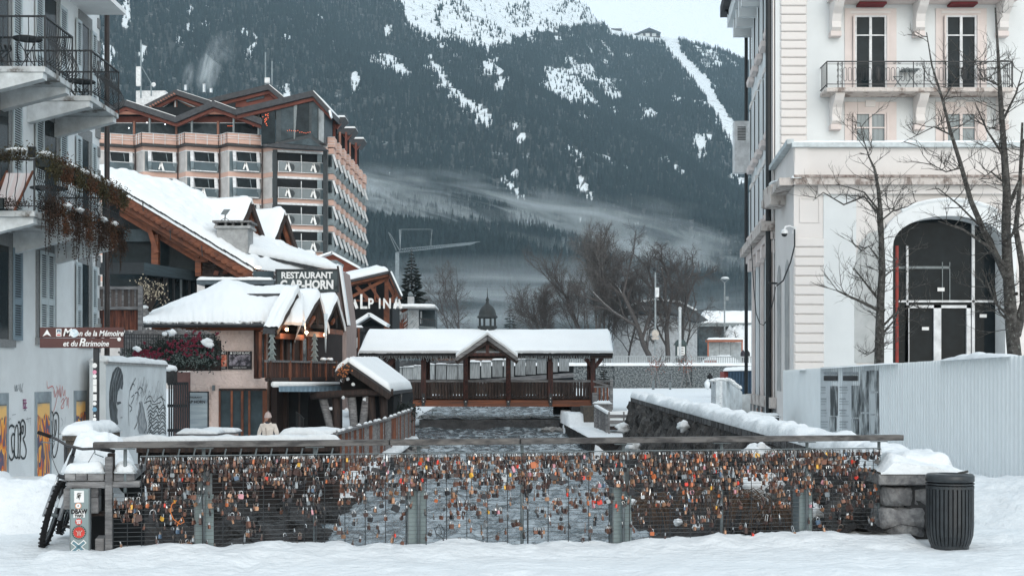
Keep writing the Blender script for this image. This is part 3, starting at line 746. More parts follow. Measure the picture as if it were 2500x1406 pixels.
rb.add('sticker', WHITEP, sp); rb = B()
for s_ in (-1, 1):
 rb.ribbon([c + PX.n*.002 + PX.d*(-.052) + Vector((0,0,.044*s_)), c + PX.n*.002 + PX.d*.052 + Vector((0,0,-.044*s_))], .024, PX.n)
rb.add('sticker_print', mat('blue_grey_print', (.12, .22, .26), .6), sp)
# brown direction sign
sg = T('direction_sign', 'brown two-line tourist sign reading Maison de la Memoire et du Patrimoine on a dark pole', 'sign', at(232, 1170, 18.4))
SB = mat('brown_sign_board', (.075, .028, .025), .5, scale=4, var=.08, spec=.4)
S = lambda px, py, d=0.0: at(px, py, 18.5 - d)
B().box(*S(97, 824), *(S(301, 799) + Vector((0, .03, 0)))).add('board', SB, sg, bevel=.004)
B().box(*S(97, 849), *(S(301, 825.2) + Vector((0, .03, 0)))).add('board', SB, sg, bevel=.004)
B().prism([S(104, 821, .004), S(115, 804, .004), S(125, 821, .004), S(115, 816, .004)], (0, -.002, 0)).add('arrow_mark', WHITEP, sg)
B().prism([S(137, 821, .004), S(150, 821, .004), S(150, 803, .004), S(137, 803, .004)], (0, -.002, 0)).add('emblem', WHITEP, sg)
B().prism([S(139, 813, .007), S(148, 813, .007), S(148, 805, .007), S(139, 805, .007)], (0, -.001, 0)).add('emblem_print', mat('emblem_blue', (.05, .12, .2), .5), sg)
B().prism([S(139, 819, .007), S(148, 819, .007), S(148, 816, .007), S(139, 816, .007)], (0, -.001, 0)).add('emblem_print', REDP, sg)
B().prism([S(139, 812, .009), S(143.5, 808, .009), S(148, 812, .009)], (0, -.001, 0)).add('emblem_print', WHITEP, sg)
text('M', S(163, 812, .006), .145, WHITEP, sg, depth=.001, shear=.25, bold=.003)
text('on de la Mémoire', S(242.5, 814, .006), .106, WHITEP, sg, depth=.001, shear=.25, bold=.002, sx=.86)
text('et du', S(171, 839, .006), .106, WHITEP, sg, depth=.001, shear=.25, bold=.002, sx=.9); text('P', S(199, 836, .006), .15, WHITEP, sg, depth=.001, shear=.25, bold=.003)
text('atrimoine', S(233, 839, .006), .106, WHITEP, sg, depth=.001, shear=.25, bold=.002, sx=.88)
disc(S(181, 813, .011), .058, (0, -1, 0), mat('pale_blue_sticker', (.42, .55, .62), .6, scale=25, col2=(.75, .78, .78)), 'sticker', sg, 14)
disc(S(291, 828, .008), .026, (0, -1, 0), WHITEP, 'sticker', sg, 16)
B().box(*(S(225.5, 1165) + Vector((0, .035, 0))), *(S(238, 849) + Vector((0, .09, 0)))).add('pole', BLACK, sg)
B().box(*(S(226, 850) + Vector((0, .1, 0))), *(S(240, 790) + Vector((0, .15, 0)))).add('pole_top', STEEL, sg)
stk = [(229, 892, .036, WHITEP), (231, 908, .03, mat('pink_print', (.6, .25, .35), .6)), (232, 918, .03, WHITEP), (230, 985, .028, WHITEP), (229, 999, .034, mat('blue_print', (.15, .3, .42), .6)), (229, 1014, .016, WHITEP), (231, 1023, .026, WHITEP)]
for x, y, r, m in stk: disc(S(231, y, -.032), r*.95, (0, -1, 0), m, 'sticker', sg, 14)
for y0, y1 in ((925, 940), (941, 957), (962, 978)):
 B().prism([S(227, y1, -.032), S(236, y1, -.032), S(236, y0, -.032), S(227, y0, -.032)], (0, -.002, 0)).add('sticker', WHITEP, sg)
# second small stone wall with snow left of the pole
w2 = T('low_wall', 'short dark stone wall with a snow cap left of the sign pole', 'wall', at(200, 1112, 17.8))
a, c = at(160, 1118, 17.8), at(226, 1075, 17.8)
B().box(a.x, a.y, -.3, c.x, a.y + 1.2, c.z).add('wall_body', mat('dark_stone', (.06, .058, .055), .9, scale=8, bump=.3, col2=(.12, .1, .08)), w2)
B().box(a.x - .03, a.y - .04, c.z, c.x, a.y + 1.25, c.z + .06).add('coping', mat('dark_stone', (.06, .058, .055)), w2)
b = B(); snow_patch(b, [(a.x-.05, a.y-.04, c.z+.06), (c.x, a.y-.04, c.z+.06), (c.x, a.y+1.25, c.z+.06), (a.x-.05, a.y+1.25, c.z+.06)], .14, 22, 16, .05, 3, .12); b.add('snow_cover', SNOW, w2, smooth=True)
w3 = T('mesh_gate', 'short black mesh rail with a few padlocks between bicycle and stone wall', 'gate', at(180, 1160, 16.2))
b = B().beam(at(158, 1090, 16.2), at(226, 1090, 16.2), .04, .03).beam(at(160, 1082, 16.2), at(160, 1180, 16.2), .03, .03)
b.add('frame', BLACK, w3); b = B()
for x in range(166, 226, 7): b.beam(at(x, 1090, 16.2), at(x, 1180, 16.2), .008, .008)
tag(b.add('bars', BLACK, w3), kind='stuff')
# ================================================================ stone pier, river wall, trash can
WL = T('river_wall', 'long stone river wall with granite coping bricks buried under snow on the right bank', 'wall', (4.1, 14, 0))
def cop(Y): return interp(Y, [13.8, 46], [.70, 1.0])
# wall face stones
b = B()
def wallf(u, v):
 Y = lerp(14.0, 46, u); zt = cop(Y) - .12; zb = -.55; z = lerp(zb, zt, v)
 k = abs(noise.noise(Vector((Y*1.6, z*1.6, 2))))*.30 + noise.noise(Vector((Y*4 + z*3, z*4, 5)))*.14
 return (4.08 - .28*(1-v) - k, Y, z)
b.grid(260, 14, wallf)
b.add('wall_face', mat('slanted_stone', (.10, .095, .09), .9, scale=2.2, bump=.5, bscale=9, col2=(.025, .025, .026), stretch=(1, 1.6, .5), dirt=((.15, .09, .06), 2.5, .63)), WL)
B().hexa([(4.08,14,-.6),(4.6,14,-.6),(4.6,46,-.6),(4.08,46,-.6),(4.08,14,cop(14)-.13),(4.6,14,cop(14)-.13),(4.6,46,cop(46)-.13),(4.08,46,cop(46)-.13)]).add('wall_core', ROCK, WL)
cm_ = B().box(-.27, -.072, -.06, .30, .072, .06).mesh('coping_brick', mat('coping_stone', (.15, .15, .15), .9, scale=6, bump=.2, col2=(.07, .07, .072), rnd=.3))
Y = 14.9; n_ = 0
while Y < 46 and n_ < 205:
 piece(cm_, 'coping_brick', WL, (4.3 + R.uniform(-.012, .012), Y, cop(Y) - .06), (0.009, 0, R.uniform(-.02, .02))); Y += .152; n_ += 1
b = B(); snow_patch(b, [(4.02, 14.1, cop(14.1)), (4.62, 14.1, cop(14.1)), (4.62, 46, cop(46)), (4.02, 46, cop(46))], .19, 14, 420, .075, 8, .16)
b.add('snow_cover', SNOW, WL, smooth=True)
# patches of snow and brown grass on the bank
for k, (px, py, Y, r) in enumerate([(1590, 1000, 43, .35), (1600, 1015, 42, .25), (1848, 1105, 20, .18), (1850, 1190, 17.5, .26), (1668, 1040, 30, .14), (1545, 1090, 36, .2), (1655, 1275, 16.5, .05), (1520, 1045, 44, .22), (1986, 1250, 15.5, .1), (1508, 1225, 18, .1), (1700, 1285, 16.2, .05), (1545, 1225, 17, .04)]):
 p = at(px, py, Y); tag(B().ball(p, r, 14, 9, (1, .9, .8), .7, k).add('snow_clump', SNOW, smooth=True, loc=p), ['clump of snow clinging high on the slanted river wall', 'smaller snow clump under the first on the river wall', 'snow blob on the wall just above the fence mesh', 'big snow patch on the bank seen through the mesh', 'small snow spot mid height on the river wall', 'snow clump at the far corner of the wall above the water', 'little snow patch low on the bank left of the fence post', 'snow lump beside the wooden steps', 'snow blob on the bank near the stone pier', 'small bit of snow stuck on the third wide post', 'lowest tiny snow patch on the bank', 'snow speck beside the third wide post'][k], 'snow')
gm = mat('dry_grass', (.13, .09, .065), .9, scale=8, col2=(.06, .042, .032))
def tuft(px, py, Y, r, n, lab):
 c = at(px, py, Y); b = B()
 for _ in range(n):
  a = rl.uniform(-1.3, 1.3); L_ = r*rl.uniform(.6, 1.2); d = Vector((sin(a), rl.uniform(-.6, .1), 0)); o0 = c + Vector((rl.uniform(-.2, .2)*r, rl.uniform(-.2, .2), rl.uniform(-.1, .25)*r))
  pts = [o0, o0 + d*L_*.35 + Vector((0,0,.16*L_)), o0 + d*L_*.7 + Vector((0,0,-.12*L_)), o0 + d*L_*.85 + Vector((0,0,-.6*L_))]
  b.ribbon(pts, [.012, .01, .008, .003], (rl.uniform(-.4, .4), -1, rl.uniform(-.3, .3)))
 tag(b.add('dry_grass', gm), lab, 'grass', kind='stuff')
tuft(1590, 1235, 17.2, .5, 110, 'tuft of brown dead grass hanging on the bank by the third wide post'); tuft(1700, 1210, 16.8, .3, 120, 'small brown grass tuft')
tuft(1820, 1225, 16.5, .45, 110, 'brown dead grass clump behind the middle of the right mesh'); tuft(1890, 1250, 16.2, .4, 90, 'brown dead grass clump left of the fourth wide post'); tuft(1715, 1130, 20, .35, 70, 'brown grass high on the bank')
rockme = []
for k in range(5):
 rb_ = B().ball((0,0,0), 1, 10, 7, (1, .8, .75), .8, k+3); rockme.append(rb_.mesh('boulder', ROCK))
def rocks(lst, lab, grp):
 for k, (p, r) in enumerate(lst):
  o = bpy.data.objects.new('boulder', rockme[k % 5]); COL.objects.link(o); o.location = p; o.scale = (r, r*rl.uniform(.8, 1.1), r*rl.uniform(.8, 1.2)); o.rotation_euler = (rl.uniform(-.4,.4), rl.uniform(-.4,.4), rl.uniform(0, 6))
  X_, Y_ = p[0], p[1]; mk = min(marks, key=lambda m: abs(m[0] - u_of(CXP + X_*FPX/Y_)))[1]
  tag(o, f"{'small' if r < .3 else 'mid-sized' if r < .43 else 'large'} {lab}, {mk}", 'rock', grp)
rocks([((rl.uniform(2.2, 3.9), rl.uniform(14.6, 21), 0), rl.uniform(.18, .5)) for _ in range(26)], 'dark wet boulder on the right bank', 'boulders on the right bank')
for o in [o for o in COL.objects if o.name.startswith('boulder')]:
 o.location.z = ground(o.location.x, o.location.y) + .12
n0 = {o for o in COL.objects if o.name.startswith('boulder')}
rocks([(((lambda y: (rl.uniform(max(-7.6, -.25*y), -3.8), y, 0))(rl.uniform(19, 31))), rl.uniform(.2, .6)) for _ in range(34)], 'dark rock at the foot of the left bank', 'rocks on the left bank')
for o in [o for o in COL.objects if o.name.startswith('boulder') and o not in n0]:
 o.location.z = ground(o.location.x, o.location.y) + .1
PALE = mat('pale_river_stone', (.27, .265, .255), .8, scale=5, bump=.2, rnd=.3, col2=(.14, .14, .14)); rm2 = [B().ball((0,0,0), 1, 10, 7, (1, .8, .5), .5, k+13).mesh('river_stone', PALE) for k in range(3)]
for k in range(22):
 Y = rl.uniform(44, 58); X = XL(Y) + rl.uniform(.0, .75); r = rl.uniform(.12, .34)
 if k > 17: Y, X, r = 62 + k*.1, XR(62) - .2*(k-17), .3
 o = bpy.data.objects.new('river_stone', rm2[k % 3]); COL.objects.link(o); o.location = (X, Y, water_z(Y) + .06); o.scale = (r, r, r); o.rotation_euler = (0, 0, k)
 tag(o, 'pale rounded stone at the left edge of the water below the covered bridge' if k < 18 else 'pale stone below the weir at the right', 'rock', 'stones at the left water edge' if k < 18 else 'stones below the weir')
pier = T('stone_pier', 'rough granite pier with flat cap slab behind the black litter bin', 'pier', at(2205, 1312, 13.95))
PY = 13.95
q = lambda x, y, d=0.0: at(x, y, PY + d)
B().box(*q(2146, 1184, -.05), *(q(2300, 1157, -.05) + Vector((0, .75, 0)))).add('cap_slab', STONE, pier, bevel=.012)
for k, (x0, x1, y0, y1, dd) in enumerate([(2160, 2236, 1188, 1238, 0), (2224, 2290, 1186, 1240, .05), (2156, 2266, 1238, 1312, .0), (2255, 2300, 1240, 1315, .06), (2170, 2290, 1190, 1310, .25)]):
 c = (q(x0, y0, dd) + q(x1, y1, dd))/2 + Vector((0, .28, 0)); w = (x1-x0)/2*PY/FPX; h = (y1-y0)/2*PY/FPX
 bb_ = B().ball((0,0,0), 1, 20, 14, (1, 1, 1), 0)
 for v in bb_.v:
  s_ = max(abs(v.x), abs(v.y), abs(v.z)); f = lerp(1, 1/s_, .72); v *= f; v *= 1 + .1*noise.noise(v*2 + Vector((k*5, 0, 0)))
  v.x = v.x*w*1.03 + c.x; v.y = v.y*.3 + c.y; v.z = v.z*h*1.03 + c.z
 bb_.add('stone', STONE, pier, smooth=True)
b = B(); a, c = q(2150, 1157, -.05), q(2365, 1157, -.05)
def capf(u, v):
 X = lerp(a.x, c.x, u); Y = lerp(PY-.06, PY+1.6, v); e = min(u*.9, (1-u)*.9)
 h = .02 + .20*smooth(min(1, e*6))*lerp(1, .25, smooth(u*1.15)) * (.35+.65*smooth(v*5+.35))
 return (X, Y, a.z + h + nz(X*4, Y*4)*.02 + nz(X*12, Y*12)*.008)
b.grid(46, 34, capf); b.grid(46, 1, lambda u, v: Vector(capf(u, 0)) * (1-v) + Vector((lerp(a.x, c.x, u), PY-.06, a.z))*v)
b.grid(34, 1, lambda u, v: Vector(capf(1, u)) * (1-v) + Vector((c.x, lerp(PY-.06, PY+1.6, u), -.1))*v)
b.add('snow_cover', SNOW, pier, smooth=True)
tc_ = at(2319, 1335, 13.45); tcn = T('litter_bin', 'round black slatted metal litter bin standing in the snow', 'litter bin', tc_)
cx, cyy, cz = tc_.x, tc_.y, tc_.z
H = (1335-1155)*13.45/FPX; rt = 57*13.45/FPX
BM = mat('bin_black_paint', (.022, .027, .031), .42, spec=.5, scale=14, var=.2, bump=.02)
B().lathe(tc_, [(rt*.8, .03), (rt*.82, .06), (rt*.9, H*.15), (rt*.93, H*.86), (0, H*.9)], 32).add('inner_drum', DARK, tcn, smooth=True)
sm_ = None
for k in range(34):
 a = 2*pi*k/34; d = Vector((cos(a), sin(a), 0)); tng = Vector((-sin(a), cos(a), 0)); w = rt*.062
 b = B(); prof = [(.80, .03), (.86, .07), (.955, .17), (.985, .30), (.985, .84)]
 for (r1, z1), (r2, z2) in zip(prof, prof[1:]):
  p1 = tc_ + d*rt*r1 + Vector((0,0,H*z1)); p2 = tc_ + d*rt*r2 + Vector((0,0,H*z2))
  b.hexa([p1-tng*w, p1+tng*w, p1+tng*w-d*.012, p1-tng*w-d*.012, p2-tng*w, p2+tng*w, p2+tng*w-d*.012, p2-tng*w-d*.012])
 b.add('slat', BM, tcn)
for z0, z1, r0 in ((.80, .835, 1.0), (.855, .875, 1.005)):
 B().lathe(tc_, [(rt*r0-.01, H*z0), (rt*r0, H*z0), (rt*r0, H*z1), (rt*r0-.01, H*z1)], 40).add('band', BM, tcn, smooth=False)
B().lathe(tc_, [(rt*.97, H*.89), (rt*1.01, H*.90), (rt*1.01, H*.97), (rt*.94, H*.995), (rt*.5, H*1.0), (rt*.45, H*.98), (rt*.45, H*.9)], 40).add('rim', BM, tcn, smooth=True)
B().beam(tc_ + Vector((rt*.35, 0, H*1.0)), tc_ + Vector((rt*.75, -.02, H*1.03)), .05, .02).add('lid_catch', BM, tcn)
B().lathe(tc_, [(rt*.78, -.02), (rt*.8, .035)], 24).add('foot', BM, tcn)
# ================================================================ bicycle leaning at the platform
bk = T('bicycle', 'dark mountain bike with grey suspension fork leaning against the timber platform in the snow', 'bicycle', (-4.78, 13.6, 0))
pF = Vector((-4.66, 13.45, .0)); pR = Vector((-4.84, 14.48, .02))
fw = (pF - pR).normalized(); lean = radians(15)
side0 = Vector((fw.y, -fw.x, 0))              # rider's right in the picture is toward -X when riding at the camera
side0 = Vector((1, 0, 0)) - fw * fw.x; side0.normalize()
upv = (Vector((0, 0, 1))*cos(lean) + side0*sin(lean)).normalized(); sd = (side0*cos(lean) - Vector((0,0,1))*sin(lean)).normalized()
def K(x, y, z): return pR + fw*x + sd*y + upv*z      # x forward from rear contact, y to picture right, z up in the bike's own plane
BKM = mat('bike_black', (.02, .022, .026), .35, spec=.5, scale=9); TY = mat('tyre_rubber', (.022, .022, .024), .85, scale=40, bump=.3); BG = mat('fork_grey', (.27, .29, .31), .35, metal=.4, scale=9); CH = mat('fork_chrome', (.6, .62, .63), .2, metal=.9); SAD = mat('saddle_dark', (.05, .055, .06), .5)
WB, RW = 1.08, .345
def wheel(cx_, nm):
 c = K(cx_, 0, RW)
 w = B(); pts = [c + fw*cos(a)*(RW-.03) + upv*sin(a)*(RW-.03) for a in [2*pi*i/40 for i in range(41)]]
 o = w.tube(pts, .029, 8, cap=False).add('wheel', TY, bk, smooth=True)
 t = B()
 for i in range(64):
  a = 2*pi*i/64; e = c + fw*cos(a)*(RW-.006) + upv*sin(a)*(RW-.006); s_ = (-1)**i
  t.beam(e + sd*.022*s_ - sd*.012, e + sd*.022*s_ + sd*.012, .014, .012, up=(fw*cos(a) + upv*sin(a)))
 tag(t.add('tyre_knobs', TY, o), kind='stuff')
 B().tube([c + fw*cos(a)*(RW-.062) + upv*sin(a)*(RW-.062) for a in [2*pi*i/32 for i in range(33)]], .012, 6, cap=False).add('rim', BKM, o, smooth=True)
 sp_ = B()
 for i in range(24):
  a = 2*pi*i/24; sp_.tube([c + sd*.025*(-1)**i, c + fw*cos(a)*(RW-.065) + upv*sin(a)*(RW-.065)], .0015, 3, cap=False)
 tag(sp_.add('spokes', STEEL, o), kind='stuff')
 B().tube([c - sd*.05, c + sd*.05], .018, 8).add('hub', STEEL, o)
wheel(0.02, 'r'); wheel(WB, 'f')
HT = K(.80, 0, .93); HB = K(.86, 0, .76); BBk = K(.42, 0, .30); ST = K(.28, 0, .80)
B().tube([HT, HB], .026, 10).add('head_tube', BKM, bk, smooth=True)
fr = B(); fr.tube([HT - upv*.04, K(.5, 0, .76), ST - upv*.06], .019, 8); fr.tube([HB, BBk], .027, 8); fr.tube([BBk, ST], .017, 8)
for s_ in (-1, 1):
 fr.tube([ST - upv*.06, K(.02, .06*s_, RW)], .010, 6); fr.tube([BBk, K(.2, .055*s_, .3), K(.02, .06*s_, RW)], .011, 6)
fr.add('frame', BKM, bk, smooth=True)
B().tube([K(.875, -.075, .705), K(.875, .075, .705)], .024, 8).add('fork_crown', BKM, bk, smooth=True)
for s_ in (-1, 1):
 lg = B().tube([K(.88, .07*s_, .71), K(.93, .07*s_, .56)], .016, 8).add('fork_leg', CH, bk, smooth=True)
 B().tube([K(.92, .07*s_, .60), K(WB+.01, .075*s_, RW-.03)], .024, 8, .019).add('lower_leg', BG, lg, smooth=True)
B().tube([K(.94, .07, .57), K(.97, .05, .66), K(.975, 0, .69), K(.97, -.05, .66), K(.94, -.07, .57)], .012, 6).add('fork_brace', BG, bk, smooth=True)
hb_ = K(.83, 0, 1.02)
B().tube([HT, K(.80, 0, .99), hb_], .02, 8).add('stem', BKM, bk, smooth=True)
bar = B().tube([hb_ - sd*.36 + upv*.05 - fw*.05 - Vector((0,.0,0)), hb_ - sd*.2 + upv*.035 - fw*.02, hb_ - sd*.08, hb_, hb_ + sd*.08, hb_ + sd*.2 + upv*.035 - fw*.02, hb_ + sd*.36 + upv*.05 - fw*.05], .0145, 8).add('handlebar', BKM, bk, smooth=True)
for s_ in (-1, 1):
 B().tube([hb_ + sd*.25*s_ + upv*.042 - fw*.03, hb_ + sd*.39*s_ + upv*.052 - fw*.055], .019, 8).add('grip', TY, bar, smooth=True)
 B().tube([hb_ + sd*.2*s_ + upv*.02, hb_ + sd*.22*s_ + fw*.07 - upv*.01, hb_ + sd*.31*s_ + fw*.08 - upv*.02], .006, 5).add('brake_lever', STEEL, bar, smooth=True)
 B().tube([hb_ + sd*.2*s_, hb_ + sd*.18*s_ + fw*.14 - upv*.12, K(.95, .10*s_, .78), K(.93, .04*s_, .70)], .0035, 5).add('brake_cable', BKM, bar, smooth=True)
b = B(); sc_ = K(.24, 0, .93)
b.ball(sc_, 1, 12, 8, (.075, .13, .035)); b.ball(sc_ + fw*.14, 1, 10, 6, (.03, .09, .025)); b.add('saddle', SAD, bk, smooth=True)
B().tube([ST, sc_], .013, 8).add('seat_post', BG, bk, smooth=True)
B().prism([BBk + sd*.05 + fw*cos(a)*.085 + upv*sin(a)*.085 for a in [i*pi/12 for i in range(24)]], sd*.006).add('chainring', STEEL, bk)
for s_ in (-1, 1):
 ck = B().beam(BBk + sd*.06*s_, BBk + sd*.07*s_ + (fw*.11 - upv*.12)*s_, .022, .014, up=sd).add('crank', BKM, bk)
 pc = BBk + sd*.11*s_ + (fw*.11 - upv*.12)*s_
 pd = B()
 for a1, a2 in (((-.045, -.04), (.045, -.04)), ((-.045, .04), (.045, .04)), ((-.045, -.04), (-.045, .04)), ((.045, -.04), (.045, .04)), ((-.045, 0), (.045, 0))):
  pd.beam(pc + fw*a1[0] + sd*a1[1], pc + fw*a2[0] + sd*a2[1], .014, .018)
 pd.add('pedal', BKM, ck)
B().beam(K(WB+.12, -.035, .40), K(WB+.17, -.035, .30), .004, .012, up=sd).add('reflector', mat('orange_reflector', (.7, .18, .05), .4), bk)
# ================================================================ white house on the left
XH = -10.85
HP = Pl((XH, 20), (XH, 36)); HN = Vector((1, 0, 0))
WALLW = mat('white_render_wall', (.68, .72, .735), .9, scale=.9, bump=.05, bscale=20, var=.05, dirt=((.52, .56, .575), .7, .62))
STG = mat('speckled_stone_frame', (.26, .275, .28), .9, scale=30, col2=(.17, .18, .185), bump=.05)
SHM = mat('pale_shutter_paint', (.46, .53, .56), .6, var=.05, scale=4)
SHD = mat('blue_grey_shutter_paint', (.19, .26, .31), .6, var=.06)
hs = T('white_house', 'white rendered house with louvred shutters, balconies and graffiti on its ground floor', 'house', (XH, 30, -.3))
B().box(XH-8, 18, -1.2, XH, 35.55, 14).add('wall', WALLW, hs)
B().box(XH-8.3, 17.6, 13.8, XH+.7, 36.0, 14.3).add('roof_edge', SLATE, hs)
def opening(Y0, Y1, z0, z1, closed=False, dark=False, sh=True, frame=True, shm=None):
 shm = shm or SHM
 fr = B(); w = .17
 if frame:
  fr.box(XH, Y0-w, z1, XH+.025, Y1+w, z1+.3)
  fr.box(XH, Y0-w, z0, XH+.025, Y0, z1).box(XH, Y1, z0, XH+.025, Y1+w, z1)
  fr.box(XH, Y0-w-.03, z0-.16, XH+.06, Y1+w+.03, z0)
 wn = fr.add('window', STG, hs)
 # recess: reveal boards and dark glass, set in by a raised box
 B().box(XH, Y0, z0, XH+.006, Y1, z1).add('pane', GLASS if not dark else DARK, wn)
 B().box(XH+.001, Y1-.10, z0, XH+.02, Y1, z1).add('reveal', STG, wn)
 if sh:
  sw = (Y1-Y0)/2
  for s_ in ((-1, 1)):
   if closed: ya, yb = (Y0+.02, Y0+sw-.01) if s_ < 0 else (Y0+sw+.01, Y1-.02); xo = .03
   else: ya, yb = (Y0-sw-.08, Y0-.06) if s_ < 0 else (Y1+.06, Y1+sw+.08); xo = .035
   b = B(); t = .035
   x0, x1 = XH+xo, XH+xo+t
   b.box(x0, ya, z0, x1, ya+.06, z1).box(x0, yb-.06, z0, x1, yb, z1)
   zm = z0 + (z1-z0)*.42
   for za, zb in ((z0, z0+.08), (z1-.08, z1), (zm-.07, zm+.07)): b.box(x0, ya+.06, za, x1, yb-.06, zb)
   so_ = b.add('shutter', shm, wn); b = B()
   for za, zb in ((z0+.08, zm-.07), (zm+.07, z1-.08)):
    z = za + .02
    while z < zb - .02:
     b.hexa([(x0+.0, ya+.06, z), (x1-.004, ya+.06, z-.012), (x1-.004, yb-.06, z-.012), (x0, yb-.06, z), (x0, ya+.06, z+.018), (x1-.004, ya+.06, z+.006), (x1-.004, yb-.06, z+.006), (x0, yb-.06, z+.018)]); z += .052
   tag(b.add('louvres', shm, so_), kind='stuff')
   B().box(x0-.004, ya+.05, z0+.07, x0-.001, yb-.05, z1-.07).add('louvre_shade', mat('louvre_shade_tone', (.06, .07, .075), .9), so_)  # dark sheet behind the slats, the shade between them put into its colour
 return wn
cols = [(28.15, 29.2), (31.25, 32.25), (33.98, 34.7)]
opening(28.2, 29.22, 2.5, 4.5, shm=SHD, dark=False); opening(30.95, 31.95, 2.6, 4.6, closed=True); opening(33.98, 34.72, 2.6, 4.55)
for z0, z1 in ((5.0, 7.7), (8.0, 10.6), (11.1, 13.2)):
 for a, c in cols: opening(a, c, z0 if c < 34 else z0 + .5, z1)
# projecting stone jambs of the middle windows, seen side on
qm = [B().box(0, -.18, -.15, .035, .18, .15).mesh('quoin', STG), B().box(0, -.10, -.13, .03, .10, .13).mesh('quoin', STG)]
z = .1; k = 0
while z < 13.6: piece(qm[k % 2], 'quoin', hs, (XH, 35.55 - (.18 if k % 2 == 0 else .10), z + .15)); z += .62 if k % 2 == 0 else .5; k += 1
tag(B().tube([(XH+.16, 35.68, z) for z in (-1, 4, 9, 14)], .07, 10).add('drainpipe', mat('dark_brown_pipe', (.03, .024, .024), .5, spec=.4), smooth=True), 'dark vertical drainpipe on the far corner of the white house', 'drainpipe')
B().box(XH-.1, 30.6, 10.93, XH+1.0, 34.5, 11.05).add('upper_slab', WHITE, hs)
lm = B().box(0,0,0,.16,.08,.3); B().box(XH, 30.3, 6.62, XH+.16, 30.38, 6.86).add('wall_lamp', BLACK, hs)
# painted niches at ground level
fl = bpy.data.materials.new('flame_mural'); fl.use_nodes = True; t = fl.node_tree; N = t.nodes; L = t.links; pb = N['Principled BSDF']; pb.inputs['Roughness'].default_value = .8
tc = N.new('ShaderNodeTexCoord'); mp = N.new('ShaderNodeMapping'); mp.inputs['Scale'].default_value = (1, 1.9, .62); mp.inputs['Rotation'].default_value = (radians(24), 0, 0); L.new(tc.outputs['Object'], mp.inputs[0])
n = N.new('ShaderNodeTexNoise'); n.inputs['Scale'].default_value = .9; n.inputs['Detail'].default_value = 1.2; n.inputs['Distortion'].default_value = 2.2; L.new(mp.outputs[0], n.inputs['Vector'])
ml = N.new('ShaderNodeMath'); ml.operation = 'MULTIPLY'; ml.inputs[1].default_value = 5.5; L.new(n.outputs[0], ml.inputs[0]); fr_ = N.new('ShaderNodeMath'); fr_.operation = 'FRACT'; L.new(ml.outputs[0], fr_.inputs[0])
cr = N.new('ShaderNodeValToRGB'); cr.color_ramp.interpolation = 'CONSTANT'; el = cr.color_ramp.elements
el[0].position = 0; el[0].color = (.12, .10, .16, 1); el[1].position = .25; el[1].color = (.62, .14, .04, 1)
for p_, c_ in ((.42, (.78, .33, .06, 1)), (.72, (.85, .48, .12, 1)), (.85, (.10, .09, .13, 1))): e = el.new(p_); e.color = c_
L.new(fr_.outputs[0], cr.inputs[0])
sx = N.new('ShaderNodeSeparateXYZ'); L.new(tc.outputs['Object'], sx.inputs[0]); nb = N.new('ShaderNodeTexNoise'); nb.inputs['Scale'].default_value = 2; L.new(tc.outputs['Object'], nb.inputs['Vector'])
ad_ = N.new('ShaderNodeMath'); ad_.operation = 'MULTIPLY_ADD'; ad_.inputs[1].default_value = .5; L.new(nb.outputs[0], ad_.inputs[0]); L.new(sx.outputs[2], ad_.inputs[2])
m1 = N.new('ShaderNodeMapRange'); m1.inputs[1].default_value = 1.32; m1.inputs[2].default_value = 1.36; L.new(ad_.outputs[0], m1.inputs[0])
m2 = N.new('ShaderNodeMapRange'); m2.inputs[1].default_value = 1.55; m2.inputs[2].default_value = 1.8; L.new(ad_.outputs[0], m2.inputs[0])
x1 = N.new('ShaderNodeMix'); x1.data_type = 'RGBA'; x1.inputs[7].default_value = (.80, .50, .18, 1); L.new(m1.outputs[0], x1.inputs[0]); L.new(cr.outputs[0], x1.inputs[6])
x2 = N.new('ShaderNodeMix'); x2.data_type = 'RGBA'; x2.inputs[7].default_value = (.22, .28, .32, 1); L.new(m2.outputs[0], x2.inputs[0]); L.new(x1.outputs[2], x2.inputs[6]); L.new(x2.outputs[2], pb.inputs['Base Color'])
fm_ = mat('grey_frame_paint', (.28, .33, .36), .8)
for Y0, Y1, zt in ((27.6, 28.95, 1.12), (30.85, 31.65, 1.12), (33.6, 34.3, 1.12)):
 n_ = B().box(XH, Y0-.15, -.7, XH+.02, Y1+.15, zt+.24).add('niche_frame', fm_, hs)
 B().box(XH+.021, Y0, -.7, XH+.026, Y1, zt).add('painted_panel', fl, n_)
 B().box(XH+.026, Y0, zt-.03, XH+.03, Y1, zt).add('panel_top', STEEL, n_)
# graffiti, drawn as flat strokes where the photograph shows them (crop pixels -> wall)
def G(name, strokes, m, w, sc=3.348, ox=0, oy=760, par=hs, pl=HP, off=.012, seed=0):
 b = B()
 for st_ in strokes:
  pts = [pl.P(ox + x/sc, oy + y/sc, off) for x, y in st_]
  if len(pts) > 2:
   cr_ = []
   for i in range(len(pts)-1):
    p0, p1, p2, p3 = pts[max(i-1,0)], pts[i], pts[i+1], pts[min(i+2, len(pts)-1)]
    for k in range(4):
     t = k/4; cr_.append(.5*((2*p1) + (p2-p0)*t + (2*p0-5*p1+4*p2-p3)*t*t + (3*p1-p0-3*p2+p3)*t**3))
   pts = cr_ + [pts[-1]]
  b.ribbon(pts, w, pl.n)
 return b.add(name, m, par)
GB = mat('black_spray', (.05, .06, .065), .8); GR = mat('red_spray', (.60, .14, .13), .8); GM = mat('magenta_spray', (.42, .16, .30), .8); GGr = mat('grey_marker', (.22, .25, .27), .8)
